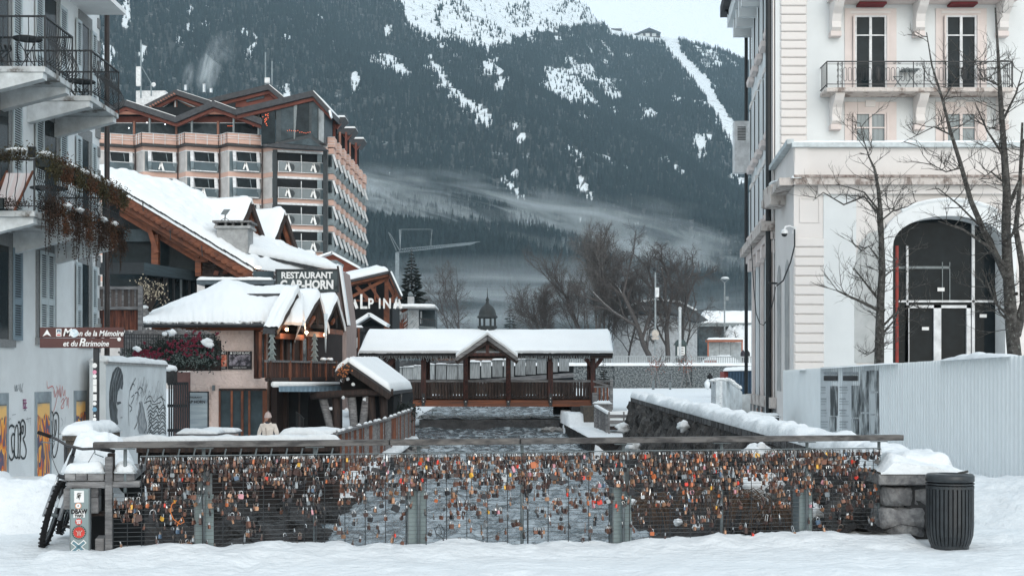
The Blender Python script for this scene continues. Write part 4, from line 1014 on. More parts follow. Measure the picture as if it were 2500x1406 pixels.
G('graffiti', [[(118,945),(95,930),(72,960),(64,1040),(68,1150),(90,1210),(112,1190),(118,1130),(105,1150),(98,1100),(96,1030),(108,1000),(120,1010)],
  [(118,1130),(122,1000),(130,940),(145,935),(150,1000),(150,1150),(140,1195),(122,1180),(118,1130)],
  [(148,910),(160,905),(168,960),(164,1180),(150,1190)], [(168,960),(175,900),(192,890),(208,930),(206,1010),(190,1040),(204,1080),(216,1140),(206,1190),(186,1200),(172,1180)], [(180,940),(192,940),(190,990),(180,990),(180,940)], [(160,1010),(172,985),(170,1060)]], GB, .05)
G('graffiti', [[(402,850),(425,820),(436,860),(430,1000),(425,1140),(408,1170),(402,1100)], [(436,860),(455,825),(478,850),(482,930),(474,1100),(448,1190),(430,1150),(434,1000)], [(412,900),(424,900),(416,980)], [(452,880),(448,1020),(462,960),(460,880)], [(410,1120),(404,900)]], GB, .045)
G('graffiti', [[(384,570),(392,625),(432,612),(455,690)], [(440,650),(450,700),(470,640),(462,610)], [(470,700),(476,640),(484,690),(490,620),(500,700),(510,610),(520,690),(532,640),(534,700)], [(470,690),(450,780),(436,820)], [(500,740),(520,710),(522,780),(500,785),(545,700),(548,770),(560,700),(560,790)], [(490,600),(496,700)]], GR, .02)
G('graffiti', [[(192,720),(192,780)],[(200,720),(200,790),(212,760)],[(212,725),(210,790)],[(190,750),(220,748)],[(188,722),(216,722)],[(188,790),(222,786)]], GM, .03)
G('graffiti', [[(120,600),(125,650),(135,600),(132,655)],[(140,600),(140,650),(150,625)],[(155,595),(160,650)],[(168,590),(172,660),(188,585)],[(185,640),(186,665)],[(196,810),(212,800),(214,815)]], GGr, .02)
G('graffiti', [[(68,870),(75,890),(82,870),(90,885)],[(215,880),(255,870)],[(225,860),(232,905)],[(245,870),(250,930)],[(100,845),(130,840)],[(500,870),(515,900),(505,940)],[(535,860),(530,920)],[(490,1040),(540,1045)],[(495,1060),(530,1062)]], GGr, .012)
# balconies
BARM = None
def balcony(Y0, Y1, zs, lab, full=True):
 XO = -9.4
 bl = T('balcony', lab, 'balcony', (XO, (Y0+Y1)/2, zs), 'balconies of the white house')
 SLB = mat('stained_slab_edge', (.50, .53, .54), .9, scale=2.5, bump=.1, dirt=((.10, .085, .07), 2.2, .50))
 B().box(XH+.002, Y0, zs-.12, XO, Y1, zs).add('slab', SLB, bl, bevel=.01)
 for yc in ([Y0+.2, (Y0+Y1)/2, Y1-.2] if Y1-Y0 > 3 else [Y0+.15, Y1-.15]):
  B().prism([(XH+.003, yc-.12, zs-.122), (XO-.05, yc-.12, zs-.122), (XO-.05, yc-.12, zs-.24), (XH+.003, yc-.12, zs-.6)], (0, .24, 0)).add('console', mat('white_console', (.60, .64, .655), .8), bl)
 # wrought rails
 zt = zs + 1.0
 for a, c in (((XO, Y0, 0), (XO, Y1, 0)), ((XH, Y0, 0), (XO, Y0, 0)), ((XH, Y1, 0), (XO, Y1, 0))):
  for z, w in ((zt, .045), (zs+.09, .025), (zs+.62, .02)) if a[0] == XO else ((zt, .045), (zs+.09, .025)):
   B().beam((a[0], a[1], z), (c[0], c[1], z), w, w*.7).add('rail', BLACK, bl)
 bm = B().tube([(0,0,.09), (.10,0,.16), (.15,0,.27), (.11,0,.42), (.03,0,.56), (-.015,0,.72), (0,0,.86), (.0,0,1.0)], .0095, 5).mesh('baluster', BLACK, smooth=True)
 y = Y0 + .06
 while y < Y1: piece(bm, 'baluster', bl, (XO, y, zs)); y += .125
 x = XH + .1
 while x < XO - .02:
  piece(bm, 'baluster', bl, (x, Y0, zs), (0, 0, -pi/2)); piece(bm, 'baluster', bl, (x, Y1, zs), (0, 0, pi/2)); x += .17
 for yy in (Y0, Y1): B().tube([(XO, yy, zs), (XO, yy, zt+.02)], .02, 6).add('rail_post', BLACK, bl)
 return bl
balcony(26.6, 32.3, 4.97, 'lower balcony of the white house, overgrown with brown dead plants')
balcony(27.2, 28.9, 7.95, 'nearer short upper balcony of the white house')
balcony(30.2, 32.3, 7.98, 'farther short upper balcony of the white house')
# small furniture on the balconies
def cafe(p, lab, h=.72, r=.3):
 t = T('cafe_table', lab, 'table', p); p = Vector(p)
 B().lathe(p, [(r, h-.02), (r, h), (0, h)], 16).add('table_top', BLACK, t)
 for a in range(3): B().tube([p + Vector((cos(a*2.1)*r*.8, sin(a*2.1)*r*.8, 0)), p + Vector((0,0,h*.5)), p + Vector((-cos(a*2.1)*r*.7, -sin(a*2.1)*r*.7, h-.02))], .01, 5).add('leg', BLACK, t)
def chair(p, rz, lab, m=None):
 m = m or BLACK; c = T('folding_chair', lab, 'chair', p); p = Vector(p); M = Matrix.Rotation(rz, 3, 'Z'); q = lambda x, y, z: p + M @ Vector((x, y, z))
 for s_ in (-1, 1):
  B().tube([q(-.2, .19*s_, 0), q(.2, .19*s_, .45)], .011, 5).add('leg', m, c); B().tube([q(.2, .19*s_, 0), q(-.2, .19*s_, .45), q(-.27, .19*s_, .85)], .011, 5).add('back_leg', m, c)
 for k in range(5): B().beam(q(-.18+.09*k, -.2, .45), q(-.18+.09*k, .2, .45), .05, .012).add('seat_slat', m, c)
 for k in range(3): B().beam(q(-.22-.02*k, -.19, .6+.1*k), q(-.22-.02*k, .19, .6+.1*k), .012, .05).add('back_slat', m, c)
cafe((-10.0, 27.9, 7.96), 'small round dark cafe table on the nearer upper balcony'); chair((-10.4, 27.5, 7.96), .3, 'dark folding chair left of the table on the nearer upper balcony')
cafe((-9.95, 31.3, 7.99), 'small round dark cafe table on the farther upper balcony', .55); chair((-10.2, 31.9, 7.99), .2, 'dark folding chair on the farther upper balcony'); 
cafe((-10.0, 29.2, 4.98), 'dark round table on the lower balcony behind the railing', .8, .4)
dc = T('deck_chair', 'folding deck chair with pale striped canvas on the lower balcony', 'chair', (-10.3, 27.5, 4.98))
B().grid(6, 8, lambda u, v: (-10.55+.5*u, 27.3+.9*v, 5.1+.85*v - .12*sin(pi*v))).add('canvas', mat('striped_canvas', (.62, .50, .50), .8, scale=3, stretch=(9, .2, .2), col2=(.66, .68, .69)), dc)
for s_ in (0, 1): B().beam((-10.57+.54*s_, 27.2, 5.0), (-10.57+.54*s_, 28.3, 6.0), .04, .04).add('frame', WOODR, dc)
# window boxes of dead plants, with snow
PL1 = mat('dead_plant', (.12, .05, .028), .95, scale=6, col2=(.035, .03, .018)); PL2 = mat('green_brown_plant', (.07, .065, .03), .95, scale=5, col2=(.03, .022, .015)); PLD = mat('dark_dead_plant', (.05, .028, .02), .95, scale=6, col2=(.018, .016, .012))
def leafball(b, c, rx, ry, rz, n, s, rr, down=0):
 c = Vector(c)
 for _ in range(n):
  d = Vector((rr.gauss(0, .45), rr.gauss(0, .45), rr.gauss(0, .45))); p = c + Vector((d.x*rx, d.y*ry, d.z*rz))
  a = Vector((rr.uniform(-1,1), rr.uniform(-1,1), rr.uniform(-1,1) - down)).normalized() * s * rr.uniform(.5, 1.4); q = Vector((rr.uniform(-1,1), rr.uniform(-1,1), rr.uniform(-1,1))).normalized()*s*.35
  b.poly([p, p + a*.5 + q, p + a, p + a*.5 - q])
rp = random.Random(5)
for k in range(7):
 y0 = 26.75 + k*.79; c = Vector((-9.33, y0+.36, 5.98))
 fb = T('flower_box', ['first', 'second', 'third', 'fourth', 'fifth', 'sixth', 'seventh'][k] + ' railing box of withered plants counted from the near corner of the lower balcony', 'flower box', c, 'flower boxes on the lower balcony')
 B().box(-9.46, y0+.04, 5.86, -9.2, y0+.70, 6.02).add('planter', mat('dark_green_plastic', (.02, .028, .03), .6), fb)
 b = B(); leafball(b, c + Vector((.03, 0, .06)), .20, .46, .2, 800, .05, rp, .3); leafball(b, c + Vector((.16, 0, -.12)), .12, .42, .24, 520, .05, rp, 1.2); tag(b.add('dead_plants', PL1 if k % 2 else PL2, fb), kind='stuff')
 if k != 1: b = B(); b.ball(c + Vector((-.02, rp.uniform(-.1,.1), .17)), 1, 12, 8, (.13, .26, .075), .35, k); b.add('snow_cover', SNOW, fb, smooth=True)
fb = T('flower_box', 'box of withered plants on the near end railing of the lower balcony', 'flower box', (-10.2, 26.6, 5.98), 'flower boxes on the lower balcony')
b = B(); leafball(b, (-10.1, 26.55, 6.03), .85, .14, .13, 1000, .05, rp, .3); leafball(b, (-9.7, 26.55, 6.1), .3, .14, .16, 360, .05, rp, 0); tag(b.add('dead_plants', PL2, fb), kind='stuff')
B().ball((-9.75, 26.6, 6.16), 1, 12, 8, (.22, .1, .05), .3, 3).add('snow_cover', SNOW, fb, smooth=True)
fb = T('flower_box', 'box of withered plants on the floor edge at the near end of the lower balcony', 'flower box', (-10.2, 26.6, 5.1), 'flower boxes on the lower balcony')
b = B(); leafball(b, (-10.1, 26.5, 5.12), .85, .14, .12, 800, .045, rp, .6); tag(b.add('dead_plants', PLD, fb), kind='stuff')
B().box(-10.25, 26.4, 5.0, -9.95, 26.5, 5.2).add('planter', mat('dark_green_plastic', (0,0,0)), fb)
for k in range(7):
 y0 = 27.1 + k*.8 + (.1 if k > 3 else 0); c = Vector((-9.28, y0, 5.02))
 hb = T('hanging_plant', ['nearest', 'second', 'third', 'fourth', 'fifth', 'sixth', 'farthest'][k] + ' clump of dead trailing plants hanging from the lower balcony slab', 'plant', c, 'dead plants hanging from the balcony slab')
 b = B(); leafball(b, c + Vector((0, 0, .12)), .20, .36, .25, 800, .045, rp, .6); leafball(b, c + Vector((.06, 0, -.22)), .12, .2, .26, 560, .04, rp, 1.5); tag(b.add('dead_leaves', PLD if k % 2 == 0 else PL1, hb), kind='stuff')
 b = B()
 for _ in range(7):
  x, y = c.x + rp.uniform(-.05, .15), c.y + rp.uniform(-.3, .3); L_ = rp.uniform(.35, .95); b.tube([(x, y, 5.0), (x + rp.uniform(-.03,.03), y, 5.0-L_*.5), (x + rp.uniform(-.05,.05), y, 5.0-L_)], .005, 4)
  for j in range(int(L_*16)): b.ball((x + rp.uniform(-.02,.02), y + rp.uniform(-.02,.02), 5.0 - j/16), .016, 4, 3)
 b.add('trailing_stems', PLD, hb)
 if k in (1, 2, 4, 5): B().ball(c + Vector((.08, .05, .22)), 1, 10, 7, (.09, .14, .055), .5, k).add('snow_cover', SNOW, hb, smooth=True)
# ================================================================ mural wall
MP = Pl((-10.22, 34.0), (-11.0, 43.0))
mw = T('mural_wall', 'white garden wall with a black painted portrait and swirling pattern, snow on top', 'wall', (-10.6, 38, -1))
a, c = MP.at(0, -1.2), MP.at(MP.len, -1.2)
MW = mat('mural_white', (.60, .65, .67), .85, scale=1.2, var=.06, bump=.03, dirt=((.42, .45, .46), 1.5, .63))
B().prism([a, c, c - MP.n*.4, a - MP.n*.4], (0, 0, 3.28)).add('wall_body', MW, mw)
b = B(); u3 = Vector((0,0,3.28)); snow_patch(b, [a+u3+MP.n*.08, c+u3+MP.n*.08, c+u3-MP.n*.45, a+u3-MP.n*.45], .16, 60, 8, .03, 4, .15); b.add('snow_cover', SNOW, mw, smooth=True)
B().prism([MP.at(0, 2.02, .05), MP.at(MP.len, 2.02, .05), MP.at(MP.len, 2.09, .05), MP.at(0, 2.09, .05)], -MP.n*.1).add('coping', CONC, mw)
MBk = mat('mural_black', (.035, .04, .045), .8, scale=5, var=.2, col2=(.10, .12, .13)); MG = mat('mural_grey', (.20, .225, .24), .8, scale=6, col2=(.38, .41, .43))
def patch(name, pts, m, off=.004, sc=3.348, ox=0, oy=760):
 b = B(); P = [MP.P(ox + x/sc, oy + y/sc, off) for x, y in pts]; b.poly(P); o = b.add(name, m, mw); return o
patch('painted_hair', [(965,450),(990,470),(1005,520),(1008,590),(1000,640),(980,625),(965,650),(958,700),(950,760),(952,830),(955,930),(915,930),(900,860),(892,760),(893,660),(902,580),(920,500),(945,460)], MBk)
patch('painted_face', [(980,640),(1000,650),(1004,700),(1000,730),(1004,790),(1000,840),(1003,870),(990,900),(975,940),(955,930),(952,830),(955,740),(960,680)], mat('mural_skin_grey', (.45, .48, .50), .8, scale=3, col2=(.58, .62, .64)), .007)
patch('painted_face', [(955,740),(985,735),(992,750),(960,765)], MBk, .010); patch('painted_face', [(953,780),(962,800),(958,860),(968,920),(955,925)], MBk, .010); patch('painted_face', [(985,860),(1002,858),(1000,872),(984,872)], MG, .010)
G('painted_strand', [[(962,460),(935,540),(925,640),(930,740)], [(975,480),(950,560),(942,660),(946,760)], [(990,510),(968,580),(958,640)], [(1000,560),(985,620),(968,650)], [(945,500),(915,600),(905,720)]], MG, .03, par=mw, pl=MP, off=.010)
rm = random.Random(8); st_ = []
for k in range(46):
 x = rm.uniform(1110, 1335); y = rm.uniform(530, 700); st_.append([(x, y), (x - rm.uniform(-4, 10), y + rm.uniform(20, 50)), (x - rm.uniform(0, 22), y + rm.uniform(60, 100))])
G('painted_stroke', st_, GGr, .018, par=mw, pl=MP, off=.006)
G('painted_stroke', [[(1110,545),(1070,620),(1055,720),(1052,830),(1056,935)], [(1130,640),(1150,620),(1170,650),(1168,700)], [(1070,640),(1090,590),(1100,610)], [(1052,760),(1080,790),(1062,820)], [(1075,700),(1098,680),(1090,720),(1070,760)], [(1105,670),(1125,660),(1140,690)], [(1195,720),(1230,690),(1260,740),(1310,700),(1350,730)], [(1180,750),(1230,730),(1250,760),(1320,740)]], MBk, [.03]*40 if False else .03, par=mw, pl=MP, off=.008)
patch('painted_figure', [(1150,730),(1165,740),(1180,820),(1195,900),(1210,1000),(1140,1000),(1125,960),(1135,900),(1130,820)], MG, .006)
sw = []
for k in range(9):
 y0 = 770 + k*27; sw.append([(1205+k*2+rm.uniform(-6,6), y0+34), (1232+rm.uniform(-9,9), y0+rm.uniform(-9,9)), (1254+rm.uniform(-9,9), y0+26), (1280+rm.uniform(-9,9), y0-rm.uniform(0,16)), (1302, y0+28), (1330+rm.uniform(-9,9), y0-rm.uniform(0,12)), (1356, y0+26)])
G('painted_wave', [[(x, min(1000, y)) for x, y in s_] for s_ in sw], MBk, .04, par=mw, pl=MP, off=.009)
G('painted_wave', [[(1140,930),(1130,870),(1150,800),(1140,740)], [(1180,990),(1200,930),(1185,860),(1175,780)], [(1100,960),(1125,900),(1120,850)], [(1205,995),(1240,930),(1220,880),(1240,830)], [(1320,690),(1345,780),(1350,900),(1360,1000)]], MBk, .04, par=mw, pl=MP, off=.012)
# ================================================================ terrace edge on the left bank
A = (-9.15, 33.0); Bq = (-4.3, 33.6)
te = T('terrace_edge', 'dark timber terrace edge with snow on its parapet above the rocky bank', 'retaining wall', (-6.7, 33.3, -1.2))
TP = Pl(A, Bq); LT = TP.len
B().prism([TP.at(0, -1.6, -.1), TP.at(LT, -1.6, -.1), TP.at(LT, .1, -.1), TP.at(0, .1, -.1)], -TP.n*.15).add('back_wall', mat('black_brown_board', (.022, .018, .018), .9, scale=3, bump=.15, stretch=(1,1,5)), te)
B().beam(TP.at(-.6, .07, .0), TP.at(LT, .07, .0), .4, .12).add('coping_board', WOOD, te)
B().beam(TP.at(0, -.07, .1), TP.at(LT, -.07, .1), .08, .14).add('edge_beam', WOOD, te)
for k in range(13):
 u = .3 + k*.37; B().tube([TP.at(u, -.05, .22), TP.at(u-.16, -.75, .3)], .022, 6).add('strut', STEEL, te)
for k in range(8):
 u = .2 + k*.66; B().box(0,0,0,.1,.1,.1).v and B().prism([TP.at(u-.09, -1.9, -.02), TP.at(u+.09, -1.9, -.02), TP.at(u+.09, .0, -.02), TP.at(u-.09, .0, -.02)], -TP.n*.12).add('timber_pile', WOOD, te)
b = B(); snow_patch(b, [TP.at(-.6, .13, .2), TP.at(LT, .13, .2), TP.at(LT, .13, -.2), TP.at(-.6, .13, -.2)], .12, 120, 10, .05, 6, .12); b.add('snow_cover', SNOW, te, smooth=True)
# slatted river fence of the terrace
sf = T('slat_fence', 'weathered wooden slat fence along the left bank below the gazebo', 'fence', (-4.3, 44, -.9))
SP1 = [(-4.45, 34.0, .24), (-4.22, 44.5, .25), (-4.0, 55.5, .36)]
SP1 = [Vector(p) for p in SP1]
slm = B().box(-.02, -.06, -1.15, .02, .06, 0).mesh('slat', WOODG); slm2 = B().box(-.02, -.06, -1.15, .02, .06, 0).mesh('slat', WOODR)
for p, q in zip(SP1, SP1[1:]):
 L_ = (q-p).length; n = int(L_/.27)
 for k in range(n): piece(slm if R.random() < .62 else slm2, 'slat', sf, lerp(p, q, (k+.5)/n) + Vector((0,0,R.uniform(-.03, .02))))
 B().beam(p - Vector((0,0,-.03)), q - Vector((0,0,-.03)), .12, .06).add('top_rail', WOODG, sf); B().beam(p - Vector((.06,0,.85)), q - Vector((.06,0,.85)), .06, .1).add('lower_rail', WOOD, sf)
for y in (34.0, 44.5, 55.5, 39): 
 x = interp(y, [34, 44.5, 55.5], [-4.45, -4.22, -4.0]); B().box(x-.1, y-.08, -1.6, x+.02, y+.08, interp(y, [34, 55.5], [.27, .36])).add('post', WOOD, sf)
b = B()
for k in range(16):
 t = (k + R.random()*.6)/16; p = lerp(SP1[0], SP1[1], t*2) if t < .5 else lerp(SP1[1], SP1[2], t*2-1); b.ball(p + Vector((0,0,.08)), 1, 8, 5, (.07, .28, .05), .5, k)
b.add('snow_cover', SNOW, sf, smooth=True)
lg = T('bank_ledge', 'snow covered concrete ledge at the water side of the slat fence', 'ledge', (-4.0, 44, -1.2))
B().hexa([(-4.5,33.8,-2.2),(-3.75,33.8,-2.2),(-3.7,54,-1.7),(-4.3,54,-1.7),(-4.5,33.8,-.98),(-3.85,33.8,-.98),(-3.75,54,-.80),(-4.3,54,-.80)]).add('ledge_body', ROCK, lg)
b = B(); snow_patch(b, [(-4.4,34,-.98),(-3.82,34,-.98),(-3.72,54,-.80),(-4.2,54,-.80)], .16, 8, 120, .06, 3, .15); b.add('snow_cover', SNOW, lg, smooth=True)
# terrace tables with snow
def tbl(px, py, Y, w, d, lab, h=.12):
 c = at(px, py, Y); t = T('picnic_table', lab, 'table', (c.x, c.y, c.z-.75))
 B().box(c.x-w/2, c.y-d/2, c.z-.05, c.x+w/2, c.y+d/2, c.z).add('table_top', WOODG, t)
 for s_ in (-1, 1): B().box(c.x+s_*w*.4-.05, c.y-d*.4, c.z-.75, c.x+s_*w*.4+.05, c.y+d*.4, c.z-.051).add('leg', mat('pale_pink_wood', (.42, .30, .26), .8), t)
 b = B(); snow_patch(b, [(c.x-w/2-.03,c.y-d/2-.03,c.z),(c.x+w/2+.03,c.y-d/2-.03,c.z),(c.x+w/2+.03,c.y+d/2+.03,c.z),(c.x-w/2-.03,c.y+d/2+.03,c.z)], h, 22, 16, .05, px, .2); b.add('snow_cover', SNOW, t, smooth=True)
tbl(490, 1058, 38, 1.05, .9, 'snow laden terrace table left of the person, nearer of two'); tbl(540, 1054, 41, 1.0, .9, 'snow laden terrace table left of the person, farther of two')
tbl(762, 1062, 38.5, 1.6, 1.1, 'wide terrace table under a thick dome of snow right of the person', .2)
# ================================================================ person on the terrace
pc = at(655, 1068, 43.5); PZ = -1.22
pn = T('person', 'person in a cream jacket and beige knitted beanie looking left on the terrace', 'person', (pc.x, 43.5, PZ))
JK = mat('cream_jacket', (.66, .60, .54), .9, scale=6, bump=.1, var=.1); SKN = mat('skin', (.42, .24, .18), .6, var=.05); BEAN = mat('beige_beanie', (.60, .49, .46), .95, scale=30, bump=.2); HAIR = mat('brown_hair', (.08, .045, .03), .8); JEAN = mat('dark_trousers', (.05, .06, .08), .9)
def skin(name, verts, edges, radii, m, par, sub=2):
 me = bpy.data.meshes.new(name); off = OFF[par]; me.from_pydata([tuple(Vector(v) - off) for v in verts], edges, []); me.materials.append(m)
 o = bpy.data.objects.new(name, me); COL.objects.link(o); o.parent = par; OFF[o] = off
 md = o.modifiers.new('skin', 'SKIN'); md.use_smooth_shade = True
 sv = me.skin_vertices[0].data if me.skin_vertices else None
 if sv is None:
  bm = __import__('bmesh').new(); bm.from_mesh(me); bm.verts.layers.skin.verify(); bm.to_mesh(me); bm.free(); sv = me.skin_vertices[0].data
 for i, r in enumerate(radii): sv[i].radius = (r, r) if not isinstance(r, tuple) else r
 sv[0].use_root = True
 s2 = o.modifiers.new('sub', 'SUBSURF'); s2.levels = sub; s2.render_levels = sub
 return o
x, y = pc.x, 43.5
def J(dx, dy, z): return (x+dx, y+dy, PZ+z)
skin('body', [J(0,0,.92), J(0,0,1.12), J(0,.0,1.32), J(0,0,1.43), J(-.01,0,1.53), J(-.17,0,1.36), J(.17,0,1.36), J(-.23,-.03,1.08), J(.23,-.03,1.08), J(-.22,-.08,.86), J(.22,-.08,.86), J(-.09,0,.88), J(.09,0,.88), J(-.10,-.01,.48), J(.10,-.01,.48), J(-.10,0,.06), J(.10,0,.06), J(-.12,-.16,.04), J(.12,-.16,.04)],
     [(0,1),(1,2),(2,3),(3,4),(2,5),(2,6),(5,7),(6,8),(7,9),(8,10),(0,11),(0,12),(11,13),(12,14),(13,15),(14,16),(15,17),(16,18)], [.13,.13,.14,.08,.055,.075,.075,.055,.055,.04,.04,.09,.09,.065,.065,.045,.045,.04,.04], JEAN, pn)
skin('jacket', [J(0,0,.85), J(0,0,1.08), J(0,0,1.30), J(0,0,1.42), J(-.2,0,1.34), J(.2,0,1.34), J(-.285,-.02,1.08), J(.285,-.02,1.08), J(-.26,-.06,.86), J(.26,-.06,.86), J(0,0,.74)], [(0,1),(1,2),(2,3),(2,4),(2,5),(4,6),(5,7),(6,8),(7,9),(0,10)], [.20,.19,.175,.10,.105,.105,.085,.085,.07,.07,.215], JK, pn)
B().beam(J(-.02,-.19,.8), J(-.05,-.17,1.3), .02, .02).add('jacket_seam', mat('seam_shade', (.30,.26,.23), .9), pn)
B().prism([J(-.16,-.17,1.18), J(-.05,-.19,1.18), J(-.05,-.19,1.06), J(-.16,-.17,1.06)], (0,-.01,0)).add('pocket', JK, pn); B().prism([J(.16,-.17,1.18), J(.05,-.19,1.18), J(.05,-.19,1.06), J(.16,-.17,1.06)], (0,-.01,0)).add('pocket', JK, pn)
B().prism([J(-.03,-.13,1.42), J(-.12,-.10,1.47), J(-.13,-.12,1.36)], (0,-.02,0)).add('collar', JK, pn); B().prism([J(.03,-.13,1.42), J(.12,-.10,1.47), J(.13,-.12,1.36)], (0,-.02,0)).add('collar', JK, pn)
hc = Vector(J(-.02,-.02,1.60))
hd = B().ball(hc, 1, 16, 12, (.085, .098, .12)); 
for v in hd.v:
 d = v - hc
 if d.z < -.02: v.x = hc.x + d.x*(1 + d.z*1.8) - .012
hd.ball(hc + Vector((-.092, -.03, -.015)), .017, 8, 6); hd.ball(hc + Vector((-.075, -.03, -.09)), .028, 8, 6)
hd.add('head', SKN, pn, smooth=True)
B().ball(hc + Vector((-.078,-.05,.02)), .009, 6, 5).ball(hc + Vector((-.062,-.072,.02)), .008, 6, 5).add('eye', BLACK, pn); B().ball(hc + Vector((-.082,-.038,-.058)), 1, 6, 5, (.012,.02,.006)).add('mouth', mat('lips', (.30,.10,.09), .6), pn)
B().ball(hc + Vector((.03,-.07,-.01)), 1, 8, 6, (.012,.012,.024)).add('ear', SKN, pn)
B().ball(hc + Vector((.03,.02,-.04)), 1, 12, 9, (.085,.10,.12)).add('hair', HAIR, pn, smooth=True)
b = B().lathe(hc + Vector((.012,.01,0)), [(.105,.005),(.118,.02),(.118,.065),(.108,.07),(.105,.10),(.088,.15),(.05,.19),(0,.2)], 24); b.ball(hc + Vector((.02,.01,.2)), .022, 8, 6); b.add('beanie', BEAN, pn, smooth=True)
for s_ in (-1, 1):
 h0 = Vector(J(.26*s_, -.10, .80)); b = B().ball(h0, 1, 8, 6, (.022,.035,.045))
 for k in range(4): b.tube([h0 + Vector((0,-.024+.016*k,-.03)), h0 + Vector((-.004*s_,-.026+.016*k,-.07+.004*abs(k-1.5))), h0 + Vector((-.015*s_,-.024+.015*k,-.105+.008*abs(k-1.5)))], .0085, 5)
 b.tube([h0 + Vector((0,-.03,0)), h0 + Vector((-.01*s_,-.05,-.035)), h0 + Vector((-.015*s_,-.045,-.06))], .009, 5); b.add('hand', SKN, pn, smooth=True)
def QP(pts, Y, dep, off=(0, 0, 0)):
 "solid whose front face, at depth Y, has the outline pts (pixels), dep deep"
 return B().prism([at(x, y, Y) + Vector(off) for x, y in pts], (0, dep, 0))
def rect(x0, y0, x1, y1): return [(x0, y1), (x1, y1), (x1, y0), (x0, y0)]
def qbox(x0, y0, x1, y1, Y, dep): return QP(rect(x0, y0, x1, y1), Y, dep)
PLAS = mat('pink_beige_plaster', (.74, .61, .56), .95, scale=2, bump=.5, bscale=9, var=.05)
WARM = glow('warm_bulb', (1, .62, .35), 6.0); REDLAMP = glow('red_lamp', (.8, .16, .07), .8)
# ================================================================ Cap Horn restaurant
YC = 50.0
ch = T('restaurant_chalet', 'plastered and timber restaurant with a thick snow roof, three small gables and a balcony', 'restaurant', at(560, 1108, YC))
B().box(*at(465, 1135, YC), *(at(652, 797, YC) + Vector((0, 5, 0)))).add('wall', PLAS, ch)
B().box(*at(650, 1135, 50.8), *(at(700, 790, 50.8) + Vector((0, 5, 0)))).add('dark_wall', mat('dark_stained_board', (.03, .02, .018), .8, scale=2, bump=.1), ch)
# ground floor glazing
g = qbox(536, 953, 648, 1132, YC-.02, .05).add('glass_front', GLASS2, ch)
for x0, x1 in ((534, 538), (563, 568), (588, 594), (606, 611), (641, 652)): qbox(x0, 950, x1, 1132, YC-.07, .09).add('frame', WOODR, g)
qbox(534, 948, 650, 954, YC-.075, .1).add('frame', WOOD, g)
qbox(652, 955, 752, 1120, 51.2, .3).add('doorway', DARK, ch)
for x in (668, 700, 728): qbox(x, 958, x+4, 1110, 51.1, .08).add('door_frame', WOOD, ch)
# light shade over the glazing, lamps
qbox(518, 940, 524, 953, YC-.12, .1).add('wall_lamp', STEEL, ch)
qbox(507, 940, 513, 1135, YC-.04, .06).add('corner_strip', PLAS, ch)
# eaves
E0, E1 = at(350, 789, 49.2), at(684, 789, 49.2)
B().beam(at(372, 800, 49.7), at(672, 800, 49.7), .25, .19).add('eave_beam', WOODO, ch)
B().prism([at(348, 792, 49.1), at(688, 792, 49.1), at(688, 784, 49.1), at(348, 784, 49.1)], (0, .8, 0)).add('roof_edge', SLATE, ch)
gt = B().tube([at(352, 795, 48.95), at(682, 795, 48.95)], .065, 8).add('gutter', BLACK, ch)
for x in (362, 388, 433, 481, 527, 569, 614, 640, 664): B().beam(at(x, 790, 48.9), at(x+1.5, 783, 48.95), .03, .03).add('snow_hook', WHITE, ch)
sil = ([345, 360, 400, 440, 480, 520, 545, 560, 590, 620, 650, 690, 715, 728, 738], [782, 770, 752, 736, 722, 703, 692, 690, 694, 702, 705, 702, 702, 710, 722])
def roofsnow(u, v):
 x = 343 + 396*u; yt = interp(x, *sil) if v > .01 else 0
 if v <= .75:
  t = v/.75; Y = lerp(49.05, 53.0, t); zt = EYE - (interp(x, *sil)-HZ)*53.0/FPX
  z0_ = at(0, 786, 49.05).z
  z = lerp(z0_, zt, sin(min(1, t)*pi/2)**.82) if t > 0 else z0_
  z += nz(x*.02, t*2, 3)*.07 + nz(x*.07, t*5, 6)*.035 + nz(x*.2, t*14, 8)*.015 + (.10*min(1, t*12))
  if t < .02: z += nz(x*.09, 1)*.06
 else:
  t = (v-.75)/.25; Y = lerp(53, 56, t); z = lerp(EYE - (interp(x, *sil)-HZ)*53.0/FPX, 2.9, t*t) + nz(x*.02, 2, 3)*.05
 p = at(x, 0, Y if Y < 53 else 53); px_ = x + (nz(x*.2, v*9)*1.0)
 return (p.x, Y + nz(x*.11, 4)*.08*(v < .1), z)
b = B(); b.grid(110, 44, roofsnow)
b.grid(110, 2, lambda u, v: Vector(roofsnow(u, 0)) + Vector((0, .1*v, -.15*v*(.6+.5*abs(nz(u*30, 2))))))
b.grid(44, 1, lambda u, v: Vector(roofsnow(1, u)) * (1-v) + Vector((roofsnow(1, u)[0]-.3, roofsnow(1, u)[1], 3.0))*v)
b.add('snow_cover', ROOFSNOW, ch, smooth=True)
